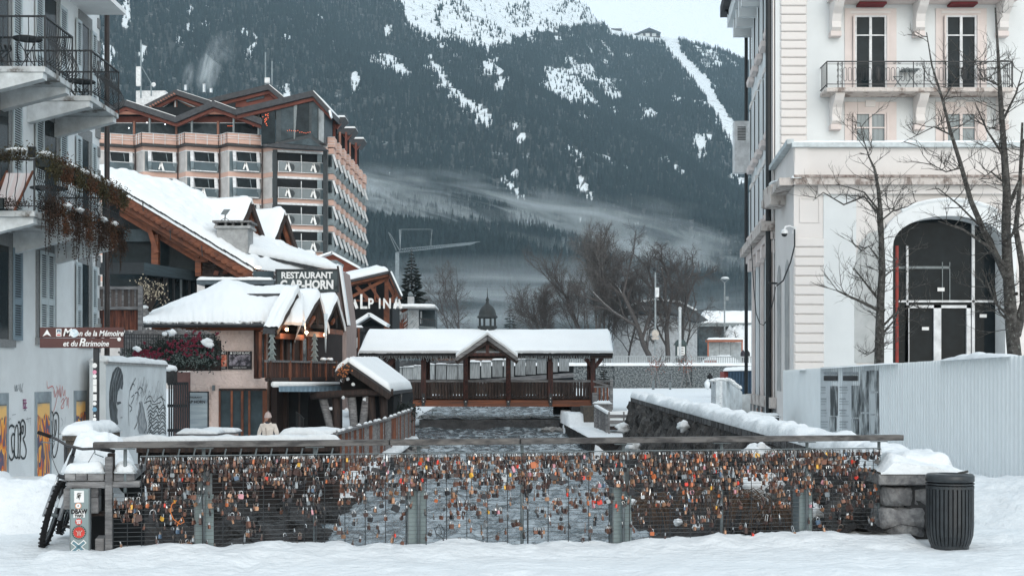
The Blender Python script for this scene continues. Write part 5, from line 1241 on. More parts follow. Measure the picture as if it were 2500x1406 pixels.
# posters and menu
ps = T('poster', 'black banner with a night dining room picture and the words Le Cap Blanc', 'poster', at(585, 901, YC-.06)); qbox(556, 857, 614.5, 901.5, YC-.08, .06).add('board', BLACKP, ps)
PH = mat('dining_photo_print', (.03, .03, .04), .6, scale=5, col2=(.33, .31, .36), detail=9, lo=.45, hi=.62); PF = mat('food_photo_print', (.55, .10, .05), .6, scale=4, col2=(.55, .38, .30), detail=4, lo=.45, hi=.6)
qbox(559, 866, 611, 893, YC-.1, .02).add('picture', PH, ps); text('LE CAP BLANC', at(590, 861.7, YC-.1), .10, WHITEP, ps, depth=.003, bold=.003, sx=.92); qbox(562, 859.5, 566.5, 864, YC-.1, .02).add('emblem', WHITEP, ps)
text('CUISINE DU MONDE', at(585, 897.3, YC-.1), .06, WHITEP, ps, depth=.003, sx=.9)
ps = T('poster', 'black banner with a red food picture left of the Le Cap Blanc banner', 'poster', at(541, 901, YC-.06)); qbox(525, 857, 554, 901.5, YC-.08, .06).add('board', BLACKP, ps)
qbox(527, 866, 553, 894, YC-.1, .02).add('picture', PF, ps); text('HORN', at(541, 861.7, YC-.1), .105, WHITEP, ps, depth=.003, bold=.003); text('CONTEMPORAIN', at(540, 897.5, YC-.1), .052, WHITEP, ps, depth=.003, sx=.75)
mb = T('menu_board', 'pale glazed panel reading Restaurant Horn with a lake picture in a dark frame', 'sign', at(485, 1132, YC-.05)); qbox(461, 955, 509.5, 1130, YC-.1, .08).add('frame', BLACK, mb)
qbox(464, 958, 506, 1052, YC-.14, .04).add('panel', mat('lake_photo_print', (.40, .47, .50), .5, scale=1.2, col2=(.20, .25, .29), stretch=(.3, .3, 3)), mb)
text('RESTAURANT', at(473, 970, YC-.16), .10, BLACKP, mb, depth=.003); text('CAP HORN', at(477, 981, YC-.16), .15, BLACKP, mb, depth=.003, bold=.002, sx=.95)
# river side with the three gables
GP = Pl((-8.64, 50.0), (-7.58, 60.0))
def GW_(pts, off, dep, name, m, par=ch): return B().prism([GP.P(x, y, off) for x, y in pts], -GP.n*dep).add(name, m, par)
GW_([(676, 1100), (836, 1050), (836, 790), (676, 790)], -.05, .2, 'side_wall', mat('dark_stained_board', (0,0,0)))
floor_a, floor_b = GP.P(660, 930, 1.0), GP.P(822, 925, 1.0)
for k, (ax, ay, lx, rx, by) in enumerate([(724, 716, 672, 742, 812), (776, 724, 733, 798, 806), (819, 732, 790, 838, 800)]):
 ap = GP.P(ax, ay, .55); l_ = GP.P(lx, by-8, .55); r_ = GP.P(rx, by, .55); nb = -GP.n
 bkl = .45 if k == 0 else 1.7
 rf = B().prism([l_, ap, ap + Vector((0,0,-.14)), l_ + Vector((0,0,-.16))], nb*bkl); rf.prism([ap, r_, r_ + Vector((0,0,-.16)), ap + Vector((0,0,-.14))], nb*3.2)
 ro = rf.add('gable_roof', SLATE, ch)
 for s_, e_ in ((0, l_), (1, r_)): B().beam(ap + GP.n*.03 + Vector((0,0,-.12)), e_ + GP.n*.03 + Vector((0,0,-.12)), .06, .20, up=(0,0,1)).add('bargeboard', WOOD, ro)
 B().prism([GP.P(ax, ay+22, .02), GP.P(lx+16, by, .02), GP.P(rx-8, by, .02)], nb*.05).add('gable_board', WOODR, ro)
 B().beam(GP.P(lx+6, by+8, .5), GP.P(rx-4, by+12, .5), .16, .2).add('tie_beam', WOODO, ro); B().beam(GP.P(ax, ay+18, .5), GP.P(ax, by-10, .5), .1, .1).add('king_post', WOOD, ro)
 B().beam(GP.P(lx+20, by-10, .45), GP.P(lx+34, by-32, .45), .1, .12).add('brace', WOODO, ro)
 # snow saddle
 def sad(u, v, ap=ap, l_=l_, r_=r_, nb=nb, bkl=bkl):
  t = u*2
  base = l_.lerp(ap, t) if t < 1 else ap.lerp(r_, t-1)
  h = .10 + .20*sin(pi*u)**.6 + .06*nz(u*5, v*4, ax)
  p = base + nb*((bkl+.1)*v - .12 + .05*nz(u*8, ax)) + Vector((0, 0, h*min(1, .35 + v*9)))
  return p
 if k or True:
  sb = B(); sb.grid(30, 24, sad); sb.grid(30, 1, lambda u, v: Vector(sad(u, 0)) + Vector((0,0,-.16*v)) + nb*(.1*v)); sb.grid(24, 1, lambda u, v: Vector(sad(1, u)) + Vector((0,0,-.18*v))); sb.add('snow_cover', ROOFSNOW, ro, smooth=True)
for k, (x, y) in enumerate([(700, 804), (748, 811), (793, 817)]):
 c = GP.P(x, y, .75); lp = T('lamp_bulb', ['lit round bulb under the nearest small gable', 'lit round bulb under the middle small gable', 'lit round bulb under the farthest small gable'][k], 'lamp', c, 'bulbs under the gables')
 B().ball(c, .065, 10, 8).add('bulb', WARM, lp, smooth=True); B().lathe(c, [(.025, .05), (.04, .07), (.02, .14)], 8).add('socket', BLACK, lp)
 pl_ = bpy.data.lights.new('bulb_light', 'POINT'); pl_.energy = 14; pl_.color = (1, .6, .35); pl_.shadow_soft_size = .07; po = bpy.data.objects.new('bulb_light', pl_); COL.objects.link(po); po.location = c + GP.n*.12 + Vector((0,0,-.05))
for x0, x1, y0, y1, m in ((692, 700, 820, 885, GLASS2), (706, 716, 822, 885, GLASS2), (740, 752, 826, 885, GLASS2), (640, 648, 815, 922, GLASS2)):
 w_ = GW_(rect(x0, y0, x1, y1), .0, .05, 'window', m); GW_(rect(x0-3, y0-3, x0, y1), .04, .08, 'frame', WOODR, w_); GW_(rect(x1, y0-3, x1+3, y1), .04, .08, 'frame', WOODR, w_); GW_(rect(x0-3, y0-5, x1+3, y0-1), .05, .08, 'frame', WOODR, w_)
for j in range(13): GW_(rect(755, 822+j*5, 764, 825+j*5), .0, .04, 'louvre', WOODR)
lgm = mat('round_log', (.09, .035, .022), .6, scale=2, bump=.1, stretch=(6, 6, .6), col2=(.02, .012, .01))
B().tube([at(628, 806, 49.6), at(628, 924, 49.6)], .13, 12).add('log_post', lgm, ch, smooth=True)
qbox(618, 808, 652, 924, 50.2, .4).add('corner_bay', WOOD, ch)
b = qbox(640, 812, 650, 920, 50.1, .1).add('window', GLASS2, ch)
# balcony
bc = T('timber_balcony', 'dark red-brown timber balcony with vertical boards above the blue awning', 'balcony', GP.P(740, 930, .5))
BPl = lambda x, y, o=1.05: GP.P(x, y, o)
B().prism([BPl(648, 931), BPl(822, 926), GP.P(822, 926, .1), GP.P(655, 931, .1)], (0, 0, .12)).add('floor', WOOD, bc)
B().beam(BPl(650, 881), BPl(822, 885), .12, .07).add('top_rail', WOODG, bc); B().beam(BPl(650, 926), BPl(822, 922), .1, .08).add('bottom_rail', WOOD, bc)
for k in range(44):
 x = 653 + k*3.9; m = WOODR if R.random() < .35 else lgm
 B().beam(BPl(x, 882, 1.0), BPl(x, 925 - (x-650)*.01, 1.0), .085, .02, up=GP.n).add('board', m, bc)
for x in (660, 708, 759, 796, 821): B().beam(BPl(x, 880, 1.1), BPl(x, 928, 1.1), .09, .06, up=GP.n).add('baluster_post', lgm if x == 660 else WOODR, bc)
b = B(); 
for x in (790, 806): b.ball(GP.P(x, 877, 1.05), 1, 8, 6, (.14, .3, .07), .4, x)
b.add('snow_cover', SNOW, bc, smooth=True)
aw = T('awning', 'rolled blue grey awning with a white snow covered case under the balcony', 'awning', BPl(750, 945))
B().tube([BPl(668, 938, 1.25), BPl(832, 938, 1.25)], .10, 10).add('case', WHITE, aw, smooth=True)
b = B(); AWM = mat('blue_awning_cloth', (.20, .29, .36), .8, var=.08, scale=2)
b.grid(60, 4, lambda u, v: GP.P(lerp(681, 834, u), lerp(942, 956, v), 1.35 + .04*sin(u*90)*v)); b.add('valance', AWM, aw, smooth=True)
# hanging lattice trees
WV = mat('white_wire', (.30, .36, .36), .6)
for k, (x, y0, y1, o) in enumerate([(664, 808, 882, .4), (768, 816, 884, .7)]):
 c = GP.P(x, y1, o); b = B(); h = GP.P(x, y0, o).z - c.z
 for j in range(5):
  z0 = h*j/5; r = .17*(1 - j*.08)
  for q_ in range(14):
   a = q_*2*pi/14; b.tube([c + Vector((cos(a)*r, sin(a)*r, z0)), c + Vector((cos(a+1.4)*r*.35, sin(a+1.4)*r*.35, z0 + h*.22))], .006, 3); b.tube([c + Vector((cos(a)*r, sin(a)*r, z0)), c + Vector((cos(a-1.4)*r*.35, sin(a-1.4)*r*.35, z0 + h*.22))], .006, 3)
 tag(b.add('wire_tree', WV), ['pale wire decoration in the shape of stacked fir trees at the balcony corner', 'pale wire fir decoration between the second and third balcony posts'][k], 'decoration')
ic = B(); c = GP.P(795, 772, .9)
for k in range(9): ic.tube([c + Vector((R.uniform(-.05,.05), R.uniform(-.05,.05), .1)), c + Vector((R.uniform(-.03,.03), 0, -R.uniform(.3, 1.45)))], .035, 6, .004)
tag(ic.add('icicle', mat('ice', (.62, .72, .76), .15, spec=.6), smooth=True), 'long icicle cluster hanging between the second and third gables', 'icicle')
# restaurant sign board
sb = T('restaurant_sign', 'large slate grey sign board with hand cut white letters Restaurant Cap-Horn', 'sign', at(750, 714, 57))
qbox(674, 660, 825, 712, 57, .1).add('board', mat('slate_sign_board', (.075, .095, .10), .8, scale=1.5, bump=.08, dirt=((.02, .025, .027), 1.3, .6)), sb)
for r_ in ((672, 657, 827, 660.5), (672, 711, 827, 714), (672, 660, 675, 711), (824, 660, 827, 711)): qbox(*r_, 56.95, .2).add('frame', BLACK, sb)
text('RESTAURANT', at(749, 673, 56.96), .375, WHITEP, sb, depth=.03, bold=.012, sx=.93); text('C AP-HORN', at(749.5, 696, 56.96), .50, WHITEP, sb, depth=.03, bold=.022, sx=.83)
for x in (676, 716, 748, 789, 822): B().beam(at(x, 712, 57.1), at(x, 800, 57.1), .05, .05).add('post', BLACK, sb)
for y in (722, 734, 746): B().beam(at(780, y, 57.05), at(824, y, 57.05), .02, .02).add('grid_bar', BLACK, sb)
# brown gabled facade right of the sign
gf = T('timber_house', 'narrow brown gabled house with a steep snow edged roof right of the sign board', 'house', at(800, 1000, 62))
QP([(765, 1000), (846, 1000), (846, 792), (829, 656), (765, 656)], 62, 4).add('wall', mat('pale_pink_board', (.34, .27, .25), .85, scale=2, stretch=(5,5,.5)), gf)
B().beam(at(828, 650, 61.7), at(848, 796, 61.7), .5, .16, up=(1,0,0)).add('bargeboard', WOOD, gf); B().beam(at(831, 648, 61.6), at(852, 794, 61.6), .5, .1, up=(1,0,0)).add('snow_edge', ROOFSNOW, gf)
# ================================================================ big chalet roof above
YB = 58.0; D = Vector((2.9, 6.2, 0))
bc2 = T('large_chalet', 'big timber chalet with a long red brown rake, snowy roof and side dormers', 'chalet', at(450, 1000, 60))
Fr, Fe = at(225, 412, YB), at(624, 650, YB)
def RP(s, t, h=0.0): return Fr.lerp(Fe, s) + D*t + Vector((0, 0, h))     # s down the slope, t back along the ridge
B().prism([RP(0,0,-.25), RP(1,0,-.25), RP(1,0,-.12), RP(0,0,-.12)], D*.95).add('roof_boards', WOODR, bc2)
def rs(u, v):
 s, t = lerp(0, 1.0, u), lerp(-.03, .95, v)
 bump = max(-.02, nz(s*26, t*13, 4))*.24*min(1, v*8) + nz(s*60, t*22, 2)*.03; e = min(1, min(v, 1-v)*14, (1-u)*26)
 return RP(s, t, -.10 + (.30 + bump)*sqrt(max(0, e)) + .015*nz(s*40, t*40))
b = B(); b.grid(120, 70, rs); b.grid(120, 1, lambda u, v: Vector(rs(u, 0)) + Vector((0,0,-.14*v))); b.grid(70, 1, lambda u, v: Vector(rs(1, u)) + Vector((0,0,-.14*v)))
b.add('snow_cover', ROOFSNOW, bc2, smooth=True)
# slate edge tiles along the rake
stm = B().box(-.17, -.1, -.03, .17, .3, .02).mesh('roof_slate', SLATE); sl_ = (Fe-Fr); ang_ = -atan2(sl_.z, sl_.x)
n_ = 44
for k in range(n_): piece(stm, 'roof_slate', bc2, Fr.lerp(Fe, (k+.5)/n_) + Vector((0, -.12, -.12 + R.uniform(-.015, .02))), (0, ang_ + .06, 0))
for dz, w, h, nm, m, y_ in ((-.40, .12, .30, 'bargeboard', WOODR, -.05), (-.72, .14, .34, 'bargeboard', WOODR, .12)):
 B().beam(Fr + Vector((0, y_, dz)), Fe + Vector((-.15, y_, dz+.05)), w, h).add(nm, m, bc2)
b = B()
for k in range(30):
 p = Fr.lerp(Fe, (k+.5)/30) + Vector((0, -.12, -.56)); b.ball(p, 1, 8, 4, (.20, .04, .12))
tag(b.add('scalloped_trim', WOODR, bc2), kind='stuff')
B().beam(at(292, 500, 58.6), at(492, 622, 58.6), .3, .36).add('rafter', WOODO, bc2); B().beam(at(292, 520, 59), at(492, 640, 59), .3, .2).add('rafter', WOODR, bc2)
B().beam(at(360, 540, 58.7), at(384, 618, 58.7), .28, .2).add('brace', WOODR, bc2); B().beam(at(380, 575, 58.8), at(380, 646, 58.8), .3, .3).add('post', WOODO, bc2)
B().beam(at(485, 615, 58.8), at(485, 675, 58.8), .25, .25).add('post', WOODO, bc2); B().beam(at(500, 610, 58.6), at(500, 640, 58.6), .35, .3).add('post', WOODR, bc2)
for x, y in ((348, 490), (415, 560), (492, 600)): B().tube([at(x, y, 57.8), at(x+2, y+26, 57.8)], .02, 5).add('metal_tie', BLACK, bc2)
QP([(250, 690), (600, 690), (600, 655), (250, 455)], 59.6, .2).add('glass_front', GLASS, bc2)
qbox(300, 560, 372, 590, 59.3, .05).add('reflection_stand_in', GLASS2, bc2)  # paler sheet added on the glass front to stand in for a reflection
for k, (x, y, r) in enumerate([(300, 625, .2), (315, 605, .26), (330, 618, .3), (345, 628, .2)]): B().ball(at(x, y, 59.9), r, 10, 8).add('shade', mat('copper_shade', (.35, .12, .07), .5), bc2)
qbox(488, 622, 600, 690, 59.0, .5).add('stone_wall', mat('dry_stone', (.06, .048, .045), .9, scale=2.4, bump=.5, bscale=5, stretch=(1, 1, 3), col2=(.02, .02, .02)), bc2)
stn = mat('wall_stones', (.11, .085, .075), .9, scale=4, rnd=.45, bump=.2, col2=(.05, .045, .045)); sme = B().box(-.16, -.05, -.045, .16, .05, .045).mesh('stone', stn)
for j in range(9):
 for i in range(7):
  x = 496 + i*14.5 + (j % 2)*7 + R.uniform(-2, 2); y = 630 + j*5.6
  if y > 628 + max(0, (x-510))*.45: piece(sme, 'stone', bc2, at(x, y, 58.98), (0, R.uniform(-.06,.06), 0), (R.uniform(.6,1.1), 1, R.uniform(.7,1)))
for x, y in ((524, 668), (547, 665)): QP([(x, y-8), (x+10, y-6), (x+8, y+4), (x-4, y+3)], 58.9, .05).add('stone', mat('orange_stone', (.26, .12, .09), .9, scale=3), bc2)
# dormers facing right
Dn = Vector((D.y, -D.x, 0)).normalized()
def dorm_px(ax_, ay_, Y, half, drop, back, nm):
 ap = at(ax_, ay_, Y); ax = D.normalized(); nb = -Dn
 l_ = ap - ax*half + Vector((0,0,-drop)); r_ = ap + ax*half + Vector((0,0,-drop))
 rf = B().prism([l_, ap, ap + Vector((0,0,-.12)), l_ + Vector((0,0,-.12))], nb*back); rf.prism([ap, r_, r_ + Vector((0,0,-.12)), ap + Vector((0,0,-.12))], nb*back); ro = rf.add('dormer', SLATE, bc2)
 for k in range(2):
  for e_ in (l_, r_): B().beam(ap + Dn*(.05-.18*k) + Vector((0,0,-.16-.26*k)), e_ + Dn*(.05-.18*k) + Vector((0,0,-.16-.26*k)), .12, .2).add('bargeboard', WOODR if k else WOOD, ro)
 B().prism([ap + Vector((0,0,-.3)) - Dn*.5, l_ - Dn*.5, r_ - Dn*.5], nb*.1).add('gable_board', WOOD, ro)
 B().beam((l_+r_)*.5 - Dn*.3, ap - Dn*.3 + Vector((0,0,-.4)), .14, .14).add('strut', WOODR, ro)
 def f(u, v):
  t = u*2; base = l_.lerp(ap, t) if t < 1 else ap.lerp(r_, t-1)
  return base + nb*(back*v - .08 + .06*nz(u*9, nm)) + Vector((0,0,.04 + (.22*sin(pi*u)**.5 + max(0, nz(u*12, v*back*1.3, nm))*.2)*min(1, .3+v*12)))
 sb_ = B(); sb_.grid(44, 50, f); sb_.grid(44, 1, lambda u, v: Vector(f(u, 0)) + Vector((0,0,-.12*v)) + nb*.06*v); sb_.add('snow_cover', ROOFSNOW, ro, smooth=True)
dorm_px(612, 492, 61.5, 1.45, 2.3, 4.6, 1); dorm_px(694, 520, 64.0, 1.35, 2.2, 4.2, 2); dorm_px(768, 622, 70.0, .9, 1.1, 3, 3)
b = B(); lo_ = [at(606, 618, 58.4), at(840, 666, 63.5), at(740, 622, 66), at(560, 560, 62)]; snow_patch(b, lo_, .3, 70, 24, .06, 2, .3); b.add('snow_cover', ROOFSNOW, bc2, smooth=True)
B().prism([v + Vector((0,0,-.12)) for v in lo_], (0, 0, .1)).add('roof_boards', SLATE, bc2)
# chimney with dish
cn = B().box(*at(529, 618, 58.25), *(at(605, 556, 58.25) + Vector((0, 1.2, 0)))).add('chimney', CONC, bc2)
B().box(*at(522, 557, 58.15), *(at(611, 551, 58.15) + Vector((0, 1.4, 0)))).add('chimney_slab', CONC, cn)
for x in (525, 548, 566, 588, 603): B().box(*at(x, 551, 58.2), *(at(x+5, 543, 58.2) + Vector((0, 1.3, 0)))).add('brick', STONE, cn)
B().box(*at(518, 543, 58.1), *(at(613, 538, 58.1) + Vector((0, 1.45, 0)))).add('chimney_cap', STONE, cn)
B().box(*at(530, 551, 58.5), *(at(603, 543, 58.5) + Vector((0, .5, 0)))).add('flue', DARK, cn)
ds = T('satellite_dish', 'flat grey dish antenna on a mast on the chimney cap', 'antenna', at(549, 538, 59.2)); 
B().prism([at(538, 524, 59.2), at(553, 525, 59.2), at(562, 512, 59.2), at(546, 512, 59.2)], (0, .06, .02)).add('panel', STEEL, ds); B().tube([at(550, 524, 59.25), at(549, 538, 59.25)], .025, 6).add('mast', BLACK, ds)
for x in (538, 560): B().tube([at(550, 532, 59.25), at(x, 539, 59.25)], .012, 4).add('stay', BLACK, ds)
# canopy and glazed rooms below
cnp = T('canopy_building', 'dark flat-roofed glass pavilion with a black fascia below the chalet rake', 'building', at(370, 1000, 54))
YD = 54.0
FP = Pl(tuple(at(352, 0, YD))[:2], tuple(at(482, 0, 59.5))[:2])
qbox(240, 641, 352, 669, YD, .3).add('fascia', mat('black_fascia', (.022, .028, .032), .6, scale=3), cnp)
B().prism([FP.P(352, 641, 0), FP.P(481, 663, 0), FP.P(481, 685, 0), FP.P(352, 669, 0)], -FP.n*.3).add('fascia', mat('dark_blue_grey_fascia', (.045, .065, .075), .7, scale=2, stretch=(.3, .3, 6)), cnp)
B().prism([FP.P(352, 672, -.4), FP.P(481, 687, -.4), FP.P(481, 790, -.4), FP.P(352, 790, -.4)], -FP.n*.1).add('glass_wall', GLASS, cnp)
for x in (356, 401, 408, 424, 442, 462, 478): B().beam(FP.P(x, 672, -.3), FP.P(x, 790, -.3), .08 if x != 404 else .3, .08).add('mullion', BLACK if x != 442 else STEEL, cnp)
qbox(250, 668, 352, 800, YD+1.5, .1).add('glass_wall', GLASS, cnp)
sl2 = T('low_roof', 'narrow dark flat roof edge with a strip of snow above the round snow roof', 'roof', at(570, 700, 57))
qbox(480, 684, 668, 694, 57, 3).add('fascia', mat('blue_grey_metal', (.10, .13, .15), .5), sl2); qbox(500, 692, 655, 790, 57.6, 2).add('glass_wall', GLASS, sl2); qbox(618, 662, 668, 684, 57.5, .3).add('railing_glass', GLASS2, sl2)
b = B(); snow_patch(b, [at(480, 684, 56.95), at(662, 684, 56.95), at(662, 684, 56.95) + Vector((0,1.5,0)), at(480, 684, 56.95) + Vector((0,1.5,0))], .16, 60, 6, .03, 3, .1); b.add('snow_cover', ROOFSNOW, sl2, smooth=True)
gl_ = T('spot_lamp', 'small lit lamp at the foot of the chalet rake', 'lamp', at(628, 654, 57.6)); B().ball(at(629, 653, 57.6), 1, 8, 6, (.14,.1,.05)).add('bulb', WARM, gl_)
# wooden fence panel, lit shrub, reed screen
wp = T('board_fence', 'tall dark weathered board panel with a reddish lower half behind the house corner', 'fence', at(300, 800, 46))
for k in range(21):
 x = 236 + k*5.1; m = WOOD
 qbox(x, 700 + R.uniform(-1.5, 1.5), x+4.7, 756, 46, .04).add('board', WOODG if k % 3 == 0 else mat('grey_brown_board', (.10, .085, .08), .9, scale=2, stretch=(6,6,.7), rnd=.3), wp)
 qbox(x, 757, x+4.7, 806, 46.02, .04).add('board', mat('red_brown_board', (.16, .055, .035), .85, scale=1.5, stretch=(5,5,.8), rnd=.3, col2=(.035, .02, .018)), wp)
for y in (703, 752): B().beam(at(236, y, 45.9), at(346, y, 45.9), .06, .10).add('rail', WOODG, wp)
B().beam(at(343, 698, 45.85), at(343, 806, 45.85), .14, .14).add('post', WOODG, wp)
def bare_bush(name, lab, c, r, h, n, m, seed, dots=None, ndots=0, dm=None, cat='shrub', dr=.02):
 rr = random.Random(seed); c = Vector(c); t = T(name, lab, cat, c); b = B(); tips = []
 for _ in range(n):
  a = rr.uniform(0, 6.28); e = c + Vector((cos(a)*r*rr.uniform(.3,1), sin(a)*r*rr.uniform(.3,1), h*rr.uniform(.45,1)))
  mid = c.lerp(e, .5) + Vector((rr.uniform(-.1,.1), rr.uniform(-.1,.1), .1))*r; b.tube([c, mid, e], .012, 3, .003, cap=False); tips.append((mid, e))
  for _2 in range(3): f = mid.lerp(e, rr.random()); b.tube([f, f + Vector((rr.uniform(-.3,.3), rr.uniform(-.3,.3), rr.uniform(0,.3)))*r], .006, 3, .002, cap=False)
 b.add('branches', m, t)
 if ndots:
  b = B()
  for _ in range(ndots): mid, e = rr.choice(tips); p = mid.lerp(e, rr.random()) + Vector((rr.uniform(-.2,.2), rr.uniform(-.2,.2), rr.uniform(-.2,.2)))*r; b.ball(p, dr, 5, 3)
  tag(b.add('berries' if dr < .04 else 'blossoms', dm, t), kind='stuff')
 return t
TW = mat('twig_bark', (.055, .045, .042), .9)
bare_bush('berry_shrub', 'leafless shrub covered in pale yellow berries beside the glass pavilion', at(366, 762, 50), .75, 1.3, 60, TW, 4, ndots=230, dm=mat('pale_berry', (.50, .44, .33), .6), dr=.026)
pr = T('stone_post', 'small stone post with a cap of snow left of the round snow roof', 'post', at(354, 800, 49.8)); qbox(349, 752, 359, 800, 49.8, .3).add('post_body', STONE, pr); B().ball(at(354, 750, 49.9), 1, 10, 6, (.14,.14,.08)).add('snow_cover', SNOW, pr, smooth=True)
rdm = B().box(-.05, -.02, -.9, .05, .02, .0).mesh('reed', WOODG)
rsn = T('reed_screen', 'ragged grey reed screen behind an iron railing and a flowering bush', 'screen', at(400, 880, 47.5))
for k in range(92):
 x = 296 + k*2.5; piece(rdm, 'reed', rsn, at(x, 806 + R.uniform(-4, 4) + 3*sin(k*.2) + max(0, x-480)*.22, 47.5), (0, R.uniform(-.05, .05), 0), (R.uniform(.5, .9), 1, R.uniform(.9, 1.3)))
ir = T('iron_railing', 'thin black iron railing in front of the reed screen', 'railing', at(400, 880, 47))
for y in (816, 824, 872): B().beam(at(296, y, 47), at(530, y+2, 47), .03, .03).add('rail', BLACK, ir)
brm = B().box(-.01, -.01, 0, .01, .01, .8).mesh('bar', BLACK)
for k in range(40): piece(brm, 'bar', ir, at(298 + k*5.9, 873, 47))
wbk = qbox(296, 830, 536, 905, 48.2, .3)
tag(wbk.add('terrace_wall', mat('dark_stained_board', (0,0,0))), 'dark low wall of the raised terrace behind the flowering bush', 'wall')
fbu = T('flowering_bush', 'dense dark green bush with magenta flowers and clumps of snow over the terrace railing', 'bush', at(440, 905, 46.6))
b = B(); rf_ = random.Random(9); LF = mat('dark_green_leaf', (.030, .042, .036), .8, scale=6, col2=(.012, .018, .017)); LG = mat('grey_green_leaf', (.15, .19, .18), .8, scale=6, col2=(.05, .07, .065))
for (x, y, rx, ry) in ((350, 862, .9, .35), (400, 850, .9, .55), (440, 850, .9, .8), (480, 850, .9, .85), (515, 855, .5, .95), (500, 875, .7, .6), (430, 880, .6, .5)):
 leafball(b, at(x, y, 46.6), rx*.8, .3, ry*.62, 900, .085, rf_)
tag(b.add('leaves', LF, fbu), kind='stuff'); b = B()
for (x, y, rx, ry) in ((440, 868, .9, .6), (490, 870, .9, .6), (350, 868, .7, .2)): leafball(b, at(x, y, 46.2), rx*.7, .3, ry*.6, 380, .07, rf_, .8)
tag(b.add('leaves', LG, fbu), kind='stuff'); b = B(); FLW = mat('magenta_flower', (.15, .016, .036), .7, scale=8, col2=(.09, .008, .02))
for _ in range(105):
 x = rf_.uniform(325, 532); y = 800 + abs(rf_.gauss(42, 16))
 if x < 390: y = rf_.gauss(865, 8)
 c = at(x, y, 46.0); 
 for _2 in range(5): d = Vector((rf_.uniform(-.05,.05), rf_.uniform(-.03,.03), rf_.uniform(-.05,.05))); b.ball(c + d, .032, 5, 3)
tag(b.add('blossoms', FLW, fbu), kind='stuff'); b = B()
for x, y, r in ((420, 812, .16), (402, 815, .1), (505, 835, .18), (512, 842, .14), (333, 850, .12), (338, 853, .1)): b.ball(at(x, y, 45.9), 1, 10, 7, (r, r*.7, r*.7), .6, x)
b.add('snow_cover', SNOW, fbu, smooth=True)
# gate and stone post by the mural wall
gt = T('black_gate', 'black vertical slat gate between the mural wall and the menu board', 'gate', at(434, 1120, 46))
for k in range(9): B().box(*at(411 + k*5.6, 1125, 46), *(at(414.5 + k*5.6, 934, 46) + Vector((0, .04, 0)))).add('slat', BLACK, gt)
for y in (936, 990, 1050): B().beam(at(409, y, 46.1), at(460, y, 46.1), .05, .1).add('rail', BLACK, gt)
gp_ = T('stone_post', 'rough dark stone gate post with a snow cap right of the mural wall', 'post', at(414, 1120, 45)); qbox(404, 905, 424, 935, 45, .5).add('post_body', ROCK, gp_); B().ball(at(414, 900, 45.2), 1, 14, 8, (.26,.3,.13), .2, 3).add('snow_cover', SNOW, gp_, smooth=True)
qbox(424, 908, 466, 1125, 50.2, .3).add('side_wall', mat('pink_brown_plaster', (.22, .13, .12), .9, scale=2), ch)
# ================================================================ gazebo on the bank
gz = T('gazebo', 'dark log gazebo on slanted posts with a snow covered gable roof above the river bank', 'gazebo', (-6, 55, -1.2))
apF, apB = at(850, 884, 50), at(917, 881, 60); reF, reB = at(953, 955, 50), at(1006, 949, 60); leF = at(818, 908, 50); leB = leF + (apB-apF)
B().prism([apF, reF, reF + Vector((0,0,-.14)), apF + Vector((0,0,-.14))], reB-reF).add('roof', SLATE, gz); B().prism([leF, apF, apF + Vector((0,0,-.14)), leF + Vector((0,0,-.14))], apB-apF).add('roof', SLATE, gz)
for q0, q1 in ((apF, reF), (apF, leF)): B().beam(q0 + Vector((0,-.05,-.22)), q1 + Vector((0,-.05,-.22)), .1, .22).add('bargeboard', WOOD, gz)
b = B(); snow_patch(b, [apF, reF, reB, apB], .26, 24, 60, .02, 2, .12); snow_patch(b, [leF, apF, apB, leB], .22, 12, 40, .03, 4, .12); b.add('snow_cover', ROOFSNOW, gz, smooth=True)
lw = at(0, 965, 51).z
B().prism([at(835, 960, 51), at(950, 960, 51), at(950, 952, 51), at(850, 892, 51), at(825, 910, 51)], (0, .3, 0)).add('gable_board', mat('black_log', (.018, .017, .018), .8, scale=2, bump=.1), gz)
B().tube([at(758, 966, 50.3), at(900, 957, 50.3), at(960, 958, 50.3)], .14, 8).add('log_beam', WOOD, gz, smooth=True)
for x0, y0, x1, y1 in ((787, 968, 822, 1072), (820, 968, 826, 1066), (858, 962, 868, 1058), (896, 960, 880, 1050), (905, 962, 912, 1045), (935, 960, 940, 1040)): B().tube([at(x0, y0, 50.5), at(x1, y1+30, 50.5)], .16, 8, .14).add('post', WOODG if x0 in (858, 787, 896) else WOOD, gz, smooth=True)
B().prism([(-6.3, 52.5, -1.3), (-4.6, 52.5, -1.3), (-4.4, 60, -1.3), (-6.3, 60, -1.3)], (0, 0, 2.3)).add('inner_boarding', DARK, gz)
for k, (x, y) in enumerate([(835, 928), (849, 925), (892, 928), (862, 938), (838, 970), (890, 975), (846, 1000), (808, 997)]):
 B().ball(at(x, y, 50.2), 1, 8, 6, (.07, .05, .06), .6, k).add('snow_lump', SNOW, gz)
bare_bush('orange_shrub', 'small shrub with a few orange leaves at the left of the gazebo', at(838, 935, 49.5), .35, .75, 22, TW, 8, ndots=34, dm=mat('orange_leaf', (.45, .16, .06), .7), dr=.035)
b = B(); leafball(b, at(968, 1008, 54), .8, .6, .45, 1500, .12, rf_); tag(b.add('green_bush', LF), 'dark evergreen bush on the bank right of the gazebo', 'bush', kind=None)
tag(B().tube([at(980, 955, 55), at(978, 1000, 55)], .04, 6).add('snowy_stake', WOODG), 'thin pale stake at the right corner of the gazebo', 'post')
